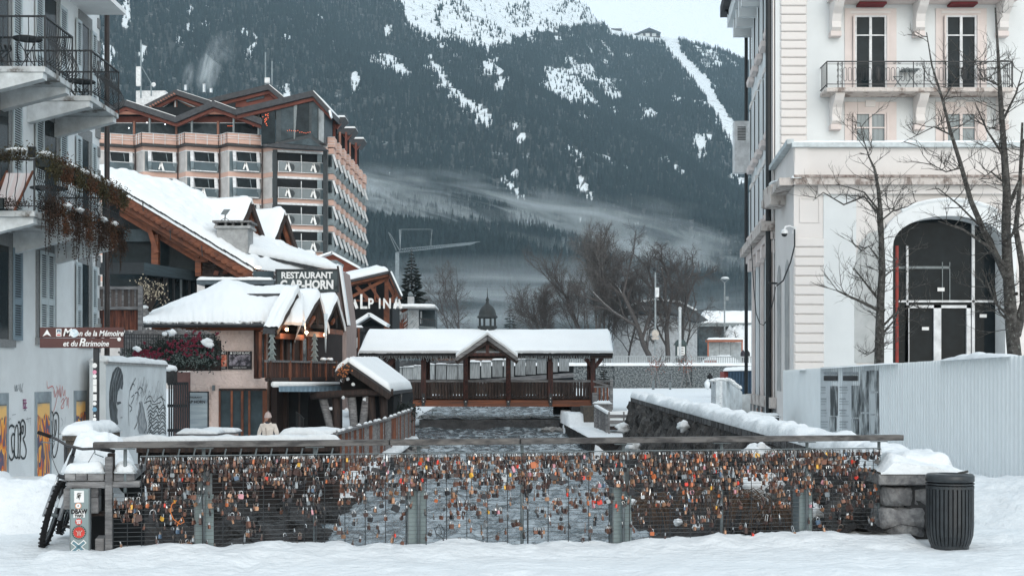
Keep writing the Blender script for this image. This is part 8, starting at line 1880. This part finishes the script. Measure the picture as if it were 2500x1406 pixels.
# corner rustication
qm1 = B().box(0, -.07, 0, 64*YM/FPX, .6, .295).mesh('quoin', PS)
z = Z(345, YM); k = 0
zq = 3.0
while zq < 17.5:
 o = piece(qm1, 'quoin', gb, (at(1905, 0, YM).x, YM-.02, zq)); m = o.modifiers.new('b', 'BEVEL'); m.width = .035; m.segments = 1; zq += .318
B().prism([side.at(0, -.4, .02), side.at(.55, -.4, .02), side.at(.55, 17.7, .02), side.at(0, 17.7, .02)], side.n*.05).add('corner_strip', PS, gb)
def fwin(x0, y0, x1, y1, rows, curtain, surround, lab=None, d=.0):
 w_ = fbx(x0, y0, x1, y1, .02, 'window', GLASS if not curtain else mat('curtained_glass', (.07,.11,.125), .12, spec=.6, scale=2.2, stretch=(5,1,.3), col2=(.16,.21,.23)))
 for a in ((x0-3, y0-4, x1+3, y0), (x0-3, y0, x0+2, y1), (x1-2, y0, x1+3, y1)): fbx(*a, .10, 'frame', HW if not curtain else PK, w_)
 xm = (x0+x1)/2; fbx(xm-3.2, y0, xm+3.2, y1, .09, 'frame', HW if not curtain else PK, w_)
 for y in rows: fbx(x0+2, y-1.5, x1-2, y+1.5, .08, 'glazing_bar', HW if not curtain else PK, w_)
 fbx(x0-7, y0-3, x0-3, y1, .16, 'folded_shutter', PK, w_); fbx(x1+3, y0-3, x1+7, y1, .16, 'folded_shutter', PK, w_)
 return w_
for x0, x1 in ((2088, 2160), (2310, 2380)):
 fbx(x0-26, 22, x1+28, 44, .04, 'surround', PK); fbx(x0-26, 44, x0-8, 215, .04, 'surround', PK); fbx(x1+8, 44, x1+28, 215, .04, 'surround', PK); fbx(x0-13, 28, x1+13, 34, .06, 'surround_moulding', PS)
 fwin(x0, 44, x1, 216, (88,), False, True)
 fbx(x0-26, 250, x1+28, 279, .04, 'surround', PK); fbx(x0-26, 279, x0-8, 360, .04, 'surround', PK); fbx(x1+8, 279, x1+28, 360, .04, 'surround', PK); fbx(x0+24, 246, x1-24, 262, .08, 'keystone', PS)
 fwin(x0, 280, x1, 360, (313,), True, True)
 fbx(x0+2, 14, x1-4, 19, .5, 'awning_case', mat('dark_red_cloth', (.16, .03, .035), .8))
# balcony slabs, brackets
def slabp(y0, y1, crumb):
 b = B().box(*(at(2018, y1, 48.9)), *(at(2474, y0, 48.9) + Vector((0, 1.05, 0)))); return b.add('balcony_slab', OLD if crumb else PS, gb, bevel=.02)
slabp(214, 224, True); fbx(2024, 224, 2468, 231, .75, 'slab_moulding', PS); fbx(2030, 231, 2462, 236, .35, 'slab_moulding', PK); fbx(2018, -6, 2474, 8, 1.1, 'balcony_slab', PS); fbx(2024, 8, 2470, 12, .7, 'slab_moulding', PK)
def brk(x, y, h):
 s_ = 50/FPX; b = B(); pr = [(0, 0), (.95, 0), (.98, -.12), (.80, -.30), (.52, -.50), (.42, -.75), (.44, -.98), (.30, -1.10), (0, -1.12)]
 b.prism([(at(x-11, 0, YM).x, YM - a, Z(y, YM) + z*h) for a, z in pr], (22*s_, 0, 0)); o = b.add('bracket', PS, gb); fbx(x-13, y+h*74-2, x+13, y+h*74+10, .36, 'bracket_foot', PK, o); return o
for x in (2036, 2239, 2442): brk(x, 236, 1.0); brk(x, 10, 1.0)
# iron balcony
ib = T('iron_balcony', 'black wrought iron balcony railing with oval panels in front of the tall windows', 'balcony', at(2245, 214, 48.9)); YI = 48.95
for y, w in ((151, .04), (157, .015), (206, .025)): B().beam(at(2019, y, YI), at(2472, y, YI), w, w).add('rail', BLACK, ib)
for x in (2019, 2046, 2056, 2160, 2230, 2256, 2308, 2393, 2440, 2472): B().beam(at(x, 150, YI), at(x, 214, YI), .03, .03).add('post', BLACK, ib)
b = B().tube([at(0, 0, YI)]*1 + [at(0, 0, YI)], .001, 3); om = B()
oc = [Vector((cos(a)*.068, 0, sin(a)*.11 + (.14 if sin(a) > 0 else -.14))) for a in [2*pi*i/12 for i in range(13)]]; om.tube(oc, .009, 4, cap=False); om = om.mesh('oval_panel', BLACK)
for x in list(range(2063, 2160, 12)) + list(range(2168, 2228, 12)) + list(range(2262, 2306, 12)) + list(range(2314, 2392, 12)) + list(range(2400, 2438, 12)): piece(om, 'oval_panel', ib, at(x, 182, YI))
sm2 = B()
for s_ in (-1, 1):
 for zc_ in (-.3, -.08, .14, .34): sm2.tube([Vector((s_*.06 + cos(a)*.05*(1-i/16), 0, zc_ + sin(a)*.08*(1-i/16))) for i, a in enumerate([i*.6 for i in range(14)])], .007, 4, cap=False)
sm2 = sm2.mesh('scroll_panel', BLACK)
for x in (2050, 2243, 2456): piece(sm2, 'scroll_panel', ib, at(x, 182, YI))
sm3 = B().tube([Vector((cos(a)*.09*(1-i/18)-.08, 0, sin(a)*.05*(1-i/18))) for i, a in enumerate([i*.6 for i in range(16)])], .007, 4, cap=False).tube([Vector((-cos(a)*.09*(1-i/18)+.08, 0, sin(a)*.05*(1-i/18))) for i, a in enumerate([i*.6 for i in range(16)])], .007, 4, cap=False).mesh('scroll_panel', BLACK)
for x in (2190, 2300, 2400): piece(sm3, 'scroll_panel', ib, at(x, 154, YI))
for x in (2144, 2354): B().ball(at(x, 180, YI+.1), 1, 12, 10, (.12, .03, .28)).add('oval_shield', BLACK, ib)
for xe in (2019, 2472):
 a = at(xe, 151, YI); 
 for z in (0, -.83): B().beam(a + Vector((0,0,z)), (a.x, YM, a.z+z), .03, .03).add('side_rail', BLACK, ib)
 for k in range(5): B().beam((a.x, YI+.1+k*.19, a.z), (a.x, YI+.1+k*.19, a.z-.92), .02, .02).add('side_bar', BLACK, ib)
ct = T('balcony_table', 'small table with two folding chairs on the iron balcony between the tall windows', 'table', at(2225, 210, 49.5)); qbox(2205, 167, 2245, 170, 49.5, .5).add('table_top', STEEL, ct); 
for a, c in (((2210, 170), (2240, 212)), ((2240, 170), (2210, 212)), ((2180, 188), (2204, 188)), ((2182, 188), (2200, 212)), ((2202, 188), (2184, 212))): B().beam(at(*a, 49.5), at(*c, 49.5), .03, .03).add('leg', STEEL, ct)
# side facade windows
for r_, (zs_, zt_) in enumerate(((14.9, 17.3), (11.0, 13.6), (7.9, 10.0))):
 for k in range(5):
  u = 1.1 + k*2.15
  w_ = B().prism([side.at(u, zs_, .02), side.at(u+.9, zs_, .02), side.at(u+.9, zt_, .02), side.at(u, zt_, .02)], -side.n*.02).add('window', GLASS2, gb)
  B().prism([side.at(u-.15, zs_-.22, .0), side.at(u-.15, zs_-.22, .22), side.at(u-.15, zs_, .25), side.at(u-.15, zs_, 0)], side.d*1.2).add('sill', PK, w_)
  for s_ in (0, 1):
   a = u - .52 if s_ == 0 else u + .92; B().prism([side.at(a, zs_, .05), side.at(a+.5, zs_, .05), side.at(a+.5, zt_, .05), side.at(a, zt_, .05)], side.n*.05).add('shutter', PW, w_)
   B().beam(side.at(a + (.5 if s_ == 0 else 0), zs_, .06), side.at(a + (.5 if s_ == 0 else 0), zt_, .06), .03, .03).add('shutter_gap', BLACK, w_)
  B().prism([side.at(u-.1, zt_+.05, .0), side.at(u+1, zt_+.05, .0), side.at(u+1, zt_+.25, .0), side.at(u-.1, zt_+.25, .0)], side.n*.12).add('lintel', PS, w_)
# string course and ground floor arches on the side
zc_ = 7.35
B().prism([side.at(-.1, zc_-.25, 0), side.at(side.len, zc_-.25, 0), side.at(side.len, zc_+.1, 0), side.at(-.1, zc_+.1, 0)], side.n*.5).add('string_course', OLD, gb)
B().prism([side.at(0, zc_-.55, 0), side.at(side.len, zc_-.55, 0), side.at(side.len, zc_-.27, 0), side.at(0, zc_-.27, 0)], side.n*.25).add('string_moulding', PK, gb)
for k in range(5):
 u = .9 + k*2.15; b = B(); pts = [side.at(u, 1.2, .03), side.at(u+1.0, 1.2, .03), side.at(u+1.0, 5.2, .03)] + [side.at(u+.5+cos(a)*.5, 5.2+sin(a)*.6, .03) for a in [pi*i/8 for i in range(1, 8)]] + [side.at(u, 5.2, .03)]
 b.prism(pts, -side.n*.02).add('arch_recess', mat('grey_old_plaster', (.42, .42, .41), .95, scale=1.5, col2=(.30,.31,.31)), gb)
 B().prism([side.at(u-.75, -.3, .02), side.at(u-.3, -.3, .02), side.at(u-.3, 6.7, .02), side.at(u-.75, 6.7, .02)], side.n*.10).add('pilaster', PW if k % 2 else PK, gb); B().prism([side.at(u-.85, 6.3, .0), side.at(u-.2, 6.3, .0), side.at(u-.2, 6.75, .0), side.at(u-.85, 6.75, .0)], side.n*.3).add('capital', PK, gb)
B().prism([side.at(-.6, .55, 0), side.at(side.len, .55, 0), side.at(side.len, .95, 0), side.at(-.6, .95, 0)], side.n*.22).add('base_course', OLD, gb); B().prism([side.at(-.6, -.5, 0), side.at(side.len, -.5, 0), side.at(side.len, .54, 0), side.at(-.6, .54, 0)], side.n*.08).add('plinth', mat('grey_plinth', (.20,.21,.21), .9, scale=3, col2=(.10,.105,.11)), gb)
for u in (1.2, 1.7, 4.2, 6.4): B().prism([side.at(u, -.2, .1), side.at(u+.35, -.2, .1), side.at(u+.35, .4, .1), side.at(u, .4, .1)], side.n*.03).add('vent_cover', mat('salmon_patch', (.50, .33, .27), .9), gb)
DP = mat('black_downpipe', (.02, .024, .027), .45)
for u, lab in ((.08, 'thick black downpipe running down the near corner of the cream building'), (side.len-.1, 'black downpipe at the far left edge of the cream building')):
 tag(B().tube([side.at(u, z, .22) for z in (-.3, .8, 1.6, 7.0, 7.6, 12, 17.4)] + [side.at(u, 17.7, .5), side.at(u, 18.3, 1.15)], .11 if u < 1 else .08, 8).add('downpipe', DP, smooth=True), lab, 'drainpipe')
ac = T('wall_unit', 'white louvred box hanging on the far corner of the cream building', 'cabinet', side.at(side.len-.2, 12, .6)); c = side.at(side.len-.1, 10.9, .55); B().box(c.x-.25, c.y-.35, c.z, c.x+.5, c.y+.2, c.z+2.3).add('box', HW, ac)
for k in range(9): B().box(c.x-.12, c.y-.37, c.z+1.45+k*.07, c.x+.25, c.y-.351, c.z+1.48+k*.07).add('louvre', BLACK, ac)
# ---------------- projecting wing
wn = T('palace_wing', 'projecting cream ground floor wing with a snowy parapet and a large arched glass entrance', 'building', at(2200, 1060, YW))
xw0 = at(1938, 0, YW).x
wbx = lambda x0, y0, x1, y1, d, nm, m, par=wn, bev=0: fbx(x0, y0, x1, y1, d, nm, m, par, YW, bev)
ax0, ax1, ys_, rr_ = 2172, 2462, 640, 145      # arch opening
def archpts(x0, x1, ybase, yspring, h, Y, n=20):
 xm, hw = (x0+x1)/2, (x1-x0)/2
 return [at(x0, ybase, Y)] + [at(xm - hw*cos(a), yspring - h*sin(a)**.85, Y) for a in [pi*i/n for i in range(n+1)]] + [at(x1, ybase, Y)]
wallb = B(); bt = 1060
AP = archpts(ax0, ax1, bt, 600, 90, YW); L0 = [at(1938, bt, YW), at(1938, 350, YW)]; R0 = [at(3300, 350, YW), at(3300, bt, YW)]
half = len(AP)//2
wallb.poly([L0[0], L0[1], Vector((AP[half].x, YW, L0[1].z))] + AP[:half+1][::-1]); wallb.poly([Vector((AP[half].x, YW, L0[1].z)), R0[0], R0[1]] + AP[half:][::-1])
for a, c in zip(AP, AP[1:]): wallb.poly([a, c, c + Vector((0, .9, 0)), a + Vector((0, .9, 0))])
zt_ = L0[1].z; wallb.poly([L0[0], (p0.x-.0, YM, -.6), (p0.x, YM, zt_), L0[1]]); wallb.poly([L0[1], (p0.x, YM, zt_), (34, YM, zt_), R0[0]])
wallb.add('wall', PS, wn)
wbx(2010, 470, 2090, 1060, .03, 'wall_panel', PW); wbx(1995, 455, 2700, 475, .16, 'cornice_moulding', PS); wbx(1932, 438, 2800, 455, .42, 'cornice', OLD); wbx(1932, 432, 2800, 438, .46, 'cornice_crust', mat('stained_crust', (.22,.17,.15), .95, scale=5, bump=.4, col2=(.50,.45,.42)))
wbx(1932, 350, 2800, 361, .16, 'coping', mat('zinc_coping', (.52, .58, .60), .5)); wbx(1940, 361, 1972, 395, .06, 'corner_block', PS); wbx(1938, 395, 1976, 432, .10, 'corner_block', PS)
b = B(); snow_patch(b, [at(1935, 350, YW-.15), at(2800, 350, YW-.15), at(2800, 350, YW-.15)+Vector((0,.8,0)), at(1935, 350, YW-.15)+Vector((0,.8,0))], .10, 120, 8, .02, 2, .12)
snow_patch(b, [at(1932, 436, YW-.45), at(1958, 436, YW-.45), at(1958, 436, YW-.02), at(1932, 436, YW-.02)], .1, 8, 5, .02, 5, .1); b.add('snow_cover', ROOFSNOW, wn, smooth=True)
wsd = Pl((xw0, YW), (p0.x, YM))
B().prism([wsd.at(0, zt_-.02, 0), wsd.at(wsd.len, zt_-.02, 0), wsd.at(wsd.len, zt_+.14, 0), wsd.at(0, zt_+.14, 0)], wsd.n*.22).add('side_coping', mat('zinc_coping', (0,0,0)), wn)
B().prism([wsd.at(-.3, Z(455, YW), 0), wsd.at(wsd.len, Z(455, YW), 0), wsd.at(wsd.len, Z(437, YW), 0), wsd.at(-.3, Z(437, YW), 0)], wsd.n*.5).add('side_cornice', OLD, wn)
cb_ = wsd.at(wsd.len-.6, 0, .5); B().box(*at(1880, 500, 46.5), *(at(1922, 450, 46.5) + Vector((0, 1.3, 0)))).add('cornice_block', OLD, wn, bevel=.03); B().ball(at(1903, 449, 47.1), 1, 12, 6, (.36, .8, .1), .2).add('snow_cover', SNOW, wn, smooth=True)
for u in (1.2, 3.6):
 pts = [wsd.at(u, 1.2, .02), wsd.at(u+1.2, 1.2, .02), wsd.at(u+1.2, 5.0, .02)] + [wsd.at(u+.6+cos(a)*.6, 5.0+sin(a)*.7, .02) for a in [pi*i/8 for i in range(1, 8)]] + [wsd.at(u, 5.0, .02)]; B().prism(pts, -wsd.n*.015).add('arch_recess', mat('grey_old_plaster', (0,0,0)), wn)
b = None; wm1 = B().box(0, -.06, 0, 72*YW/FPX, .04, .285).mesh('quoin', PS); zq = 0.0
while zq < Z(585, YW): o = piece(wm1, 'quoin', wn, (at(1939, 0, YW).x, YW-.01, zq)); m = o.modifiers.new('b', 'BEVEL'); m.width = .03; m.segments = 1; zq += .3135
for r_ in ((1952, 484, 1955, 544), (1999, 484, 2002, 544), (1955, 484, 1999, 486), (1955, 542, 1999, 544)): wbx(*r_, .03, 'panel_moulding', PS)
# blind grey niche left of the entrance
B().prism([at(2086, 885, YW-.02), at(2172, 885, YW-.02), at(2172, 600, YW-.02), at(2150, 560, YW-.02), at(2120, 570, YW-.02), at(2098, 595, YW-.02), at(2086, 650, YW-.02)], (0, -.02, 0)).add('patched_plaster', mat('grey_patch_plaster', (.50, .52, .52), .95, scale=1.6, col2=(.38, .40, .40), bump=.1), wn)
# entrance surround
outer = archpts(ax0-18, ax1+20, bt, 600, 110, YW-.28); inner = archpts(ax0+8, ax1-8, bt, 605, 78, YW-.28); b = B()
for (a, c), (d, e) in zip(zip(outer, outer[1:]), zip(inner, inner[1:])): b.hexa([a, c, e, d, a + Vector((0,.26,0)), c + Vector((0,.26,0)), e + Vector((0,.9,0)), d + Vector((0,.9,0))])
b.add('arch_surround', mat('white_arch_trim', (.70, .73, .74), .7, var=.03), wn, smooth=False)
b = B(); b.tube([q + Vector((0, .02, .04)) for q in outer[6:-6]], .07, 6); b.add('snow_cover', SNOW, wn)
ge = B().prism(archpts(ax0+6, ax1-6, bt, 605, 80, YW+.7), (0, .05, 0)).add('entrance_glazing', mat('dark_entrance_glass', (.016, .021, .024), .04, spec=.05), wn)
for (x0, y0, x1, y1) in ((2213, 600, 2218, 1060), (2373, 540, 2380, 1060), (2186, 733, 2440, 738), (2213, 745, 2220, 1060), (2280, 745, 2298, 1060), (2360, 745, 2370, 1060), (2213, 745, 2370, 752), (2432, 640, 2437, 1060)): B().box(*at(x0, y1, YW+.6), *(at(x1, y0, YW+.6) + Vector((0,.09,0)))).add('frame', HW, ge)
for (x0, y0, x1, y1) in ((2190, 650, 2320, 656), (2318, 640, 2320, 735), (2300, 640, 2302, 740)): B().box(*at(x0, y1, YW+.66), *(at(x1, y0, YW+.66) + Vector((0,.03,0)))).add('interior_rail', STEEL, ge)
for (x0, y0, x1, y1) in ((2289, 702, 2306, 711), (2251, 798, 2268, 806), (2392, 767, 2409, 775)): B().box(*at(x0, y1, YW+.62), *(at(x1, y0, YW+.62) + Vector((0,.02,0)))).add('notice', WHITEP, ge)
tag(B().tube([at(2190, 885, YW-.2), at(2190, 600, YW-.2)], .055, 8).add('red_pole', mat('red_pole_paint', (.30, .05, .04), .6)), 'red pole standing at the left edge of the arched entrance', 'pole')
# CCTV camera and cables
cc = T('dome_camera', 'white dome security camera on a bracket at the corner of the wing', 'camera', at(1938, 565, YW-.2)); cq = at(1915, 568, YW-.5)
B().box(*at(1934, 572, YW-.15), *(at(1944, 553, YW-.15) + Vector((0,.12,0)))).add('mounting_plate', HW, cc); B().tube([at(1938, 558, YW-.2), at(1928, 552, YW-.3), at(1918, 554, YW-.45), cq + Vector((0,0,.1))], .035, 8).add('arm', HW, cc, smooth=True)
B().lathe(cq, [(.02,.12),(.10,.08),(.12,0),(.12,-.04)], 14).add('housing', HW, cc, smooth=True); B().ball(cq + Vector((0,0,-.04)), .10, 12, 8).add('dome', BLACK, cc, smooth=True)
tag(B().tube([at(1940, 560, YW-.22), at(1940, 600, YW-.25), at(1930, 640, YW-.3), at(1912, 685, YW-.3), at(1896, 698, YW-.2)], .025, 5).add('cable', BLACK), 'black cable running down from the dome camera to the street light', 'cable')
tag(B().tube([at(x, y, 48) for x, y in ((1893, 700), (1888, 735), (1876, 775), (1864, 794), (1855, 790), (1846, 765), (1840, 700), (1834, 600))], .018, 5).add('cable', BLACK), 'black cable hanging in a loop beside the downpipe of the cream building', 'cable')
wl2 = T('wall_light', 'small dark wall light bracket beside the downpipe', 'lamp', at(1885, 690, 48)); B().beam(at(1876, 691, 48), at(1897, 692, 48), .2, .06).add('lamp_head', BLACK, wl2)
# ================================================================ corrugated hoarding with posters
hp = Pl((8.07, 21.3), (8.92, 44.0)); hd_ = T('hoarding', 'long white corrugated metal hoarding along the right side of the street', 'hoarding', hp.at(0, 0)); HWm = mat('hoarding_white', (.80, .85, .865), .45, var=.05, scale=.5, spec=.35, dirt=((.66, .70, .71), 1.1, .62))
a_h = hp.at(-9, 0); 
def sheet(n):
 b = B(); w = .21
 prof = [(0, 0), (.3, 0), (.42, .036), (.85, .036), (1, 0)]
 xs_ = [(i + u)*w for i in range(n) for u, _ in prof[:-1]] + [n*w]; ds_ = [d for i in range(n) for _, d in prof[:-1]] + [0]
 st = len(b.v)
 for x, d in zip(xs_, ds_): b.v += [Vector((x, -d, 0)), Vector((x, -d, 1))]
 for i in range(len(xs_)-1): k = 2*i; b.f.append((k, k+2, k+3, k+1))
 return b.mesh('corrugated_panel', HWm)
shm = sheet(5); rot = atan2(hp.d.y, hp.d.x); u = -8.4
while u < hp.len - .5:
 zt = interp(u, [0, hp.len], [2.04, 1.92]); piece(shm, 'corrugated_panel', hd_, hp.at(u, -.3), (0, 0, rot + pi if False else rot), (1, 1 if hp.n.dot(Vector((hp.d.y, -hp.d.x, 0))) > 0 else -1, zt + .3)); u += 1.05
b = B()
for (xa, xb, hh) in ((2008, 2196, .08), (2300, 2470, .16), (1955, 1972, .07)):
 def hs_(u, v, xa=xa, xb=xb, hh=hh):
  x = lerp(xa, xb, u); y = interp(x, [1925, 2500], [906, 869]); p = hp.P(x, y, .0); p = p - hp.n*(.35*(v-.4)); return p + Vector((0, 0, (hh*sin(pi*u)**.4*(.5 + .8*abs(nz(x*.03, 2)))+.0)*sin(pi*min(1,max(0,v)))**.5))
 b.grid(60, 8, hs_)
b.add('snow_cover', SNOW, hd_, smooth=True)
pst = T('poster_banner', 'wide pale printed banner with text columns and grey photographs fixed to the hoarding', 'banner', hp.P(2074, 1060, .04))
PB_ = mat('banner_paper', (.52, .56, .58), .7, var=.04); b = B(); b.grid(24, 6, lambda u, v: hp.P(lerp(2003, 2145, u), lerp(interp(u, [0,1], [1068, 1090]), interp(u, [0, 1], [897, 888]), v), .035 + .012*sin(u*17))); b.add('banner_sheet', PB_, pst)
pr_ = lambda x0, y0, x1, y1, nm, m, o=.055: B().prism([hp.P(x0, y1, o), hp.P(x1, y1, o), hp.P(x1, y0, o), hp.P(x0, y0, o)], hp.n*.003).add(nm, m, pst)
GPm = mat('grey_photo_print', (.045, .055, .06), .6, scale=1.3, col2=(.50, .54, .55), detail=8, lo=.44, hi=.58, stretch=(1, 1, .6)); GTm = mat('grey_text_print', (.30, .33, .35), .7)
for x0, x1 in ((2011, 2045), (2058, 2094)): pr_(x0, 917, x1, 929, 'print', GPm if False else BLACKP); pr_(x0, 908, x1, 914, 'print', GTm)
for x0, y0, x1, y1 in ((2027, 942, 2044, 1014), (2025, 1017, 2041, 1052), (2079, 941, 2098, 1018), (2078, 1022, 2096, 1060), (2099, 905, 2121, 1005), (2123, 904, 2143, 955), (2124, 959, 2144, 1010), (2099, 1010, 2121, 1062), (2124, 1014, 2145, 1058)): pr_(x0, y0, x1, y1, 'photo_print', GPm)
for xc, wd in ((2004, 18), (2050, 24)):
 for k in range(17):
  y = 944 + k*7
  if k % 4 != 3: pr_(xc, y, xc + wd*R.uniform(.6, 1), y + (2.4 if k % 4 == 0 else 1.3), 'text_line', GTm)
# ================================================================ bare street trees on the right
def limb(b, pts, r0, r1, n=7): b.tube([at(x, y, Y) for x, y, Y in pts], r0, n, r1, cap=False)
def handtree(name, lab, trunk, r0, r1, limbs, seed, ntw):
 rr = random.Random(seed); base = at(*trunk[0]); t = T(name, lab, 'tree', base); b = B(); limb(b, trunk, r0, r1, 10)
 for _ in range(40):
  i = rr.randrange(len(trunk)-1); p = at(*trunk[i]).lerp(at(*trunk[i+1]), rr.random()); r = lerp(r0, r1, i/len(trunk)); b.ball(p + Vector((rr.uniform(-r, r), rr.uniform(-r, 0), 0))*.9, r*rr.uniform(.2, .42), 6, 4, jit=.4, seed=i)
 b.add('trunk', BARK2, t, smooth=True); c = B()
 def twigs(p, d, L_, r, lv):
  q = p; pts = [p]; dd = d
  for i in range(3): dd = (dd + Vector((rr.gauss(0,.28), rr.gauss(0,.28), rr.gauss(.06,.2)))).normalized(); q = q + dd*L_/3; pts.append(q)
  c.tube(pts, r, 4 if lv < 2 else 3, r*.5, cap=False)
  if lv < 3:
   for j in range(rr.randint(2, 4)):
    nd = (dd + Vector((rr.uniform(-1,1), rr.uniform(-1,1), rr.uniform(-.3,.9)))*.8).normalized(); twigs(pts[rr.randint(1, 3)], nd, L_*rr.uniform(.45, .75), r*.6, lv+1)
 for pts, ra, rb in limbs + [(trunk, r0, r1)]:
  if pts is not trunk: limb(c, pts, ra, rb, 6)
  P = [at(*q) for q in pts]
  for _ in range(ntw if pts is not trunk else ntw*2):
   i = rr.randrange(max(0, (0 if pts is not trunk else 1)), len(P)-1); p = P[i].lerp(P[i+1], rr.random()); s_ = Vector((rr.choice((-1, 1))*rr.uniform(.3, 1), rr.uniform(-.8,.8), rr.uniform(-.2, .9))).normalized(); twigs(p, s_, rr.uniform(.3, .9), .013, 1)
 c.add('branches', BARK2, t)
Yt = 40
handtree('street_tree', 'knobbly bare tree with lichen in front of the cream wing, left of the arched entrance', [(2146, 900, Yt), (2148, 800, Yt), (2150, 730, Yt), (2154, 660, Yt), (2152, 590, Yt), (2150, 520, Yt), (2144, 460, Yt), (2136, 415, Yt), (2120, 380, Yt)], .145, .022,
 [([(2152, 600, Yt), (2146, 560, Yt), (2142, 510, Yt), (2110, 470, Yt-.3), (2080, 460, Yt-.5), (2040, 450, Yt-.8)], .05, .01), ([(2142, 520, Yt), (2110, 480, Yt+.3), (2060, 500, Yt), (2010, 470, Yt-.4), (1985, 490, Yt-.5)], .04, .008), ([(2150, 760, Yt), (2110, 740, Yt-.2), (2070, 722, Yt-.4), (2045, 710, Yt-.6)], .055, .022), ([(2152, 740, Yt), (2120, 700, Yt), (2085, 655, Yt-.3)], .045, .018), ([(2150, 540, Yt), (2180, 515, Yt), (2215, 505, Yt+.4), (2240, 490, Yt+.6)], .03, .006),
     ([(2152, 800, Yt), (2180, 770, Yt), (2230, 745, Yt-.2), (2260, 760, Yt-.3)], .04, .008), ([(2150, 820, Yt), (2185, 780, Yt), (2200, 730, Yt), (2205, 690, Yt)], .035, .008), ([(2152, 640, Yt), (2120, 600, Yt), (2095, 620, Yt)], .03, .007), ([(2152, 680, Yt), (2190, 650, Yt), (2220, 600, Yt)], .03, .006), ([(2122, 385, Yt), (2108, 340, Yt), (2100, 300, Yt)], .02, .006), ([(2148, 850, Yt), (2110, 870, Yt-.3)], .02, .006)], 3, 9)
handtree('street_tree', 'big lichen covered bare tree with a thick trunk at the right edge of the picture', [(2480, 900, 36), (2472, 820, 36), (2466, 740, 36), (2460, 650, 36), (2456, 560, 36), (2458, 470, 36), (2452, 380, 36), (2446, 290, 36), (2440, 200, 36), (2436, 120, 36), (2430, 20, 36)], .19, .02,
 [([(2466, 700, 36), (2440, 640, 36), (2400, 560, 36), (2370, 490, 36), (2345, 400, 36), (2320, 320, 36.2), (2300, 240, 36.5), (2275, 160, 36.6), (2262, 80, 36.6)], .10, .012), ([(2464, 660, 36), (2410, 600, 35.7), (2350, 560, 35.5), (2290, 540, 35.4)], .06, .012), ([(2480, 820, 36), (2500, 740, 36), (2496, 650, 36), (2480, 560, 36), (2490, 450, 36), (2496, 300, 36)], .13, .03), ([(2456, 520, 36), (2490, 440, 36), (2500, 340, 36)], .07, .02), ([(2345, 410, 36), (2310, 420, 36), (2270, 400, 35.8)], .03, .008), ([(2322, 330, 36), (2280, 310, 36), (2240, 330, 36), (2200, 350, 36)], .025, .006), ([(2400, 560, 36), (2340, 500, 36), (2290, 460, 36), (2260, 465, 36)], .03, .007), ([(2450, 380, 36), (2410, 320, 36), (2380, 250, 36)], .04, .01), ([(2446, 300, 36), (2480, 230, 36), (2498, 170, 36)], .04, .01),
     ([(2440, 210, 36), (2400, 190, 36), (2380, 150, 36)], .025, .006), ([(2470, 780, 36), (2430, 740, 35.8), (2400, 660, 35.7)], .04, .01), ([(2472, 800, 36), (2440, 760, 36), (2420, 690, 36)], .035, .01), ([(2456, 450, 36), (2420, 420, 36), (2390, 440, 36)], .035, .008), ([(2452, 600, 36), (2480, 560, 35.6), (2510, 540, 35.4)], .05, .012), ([(2300, 250, 36.5), (2330, 200, 36.5), (2370, 160, 36.5)], .02, .005)], 8, 10)
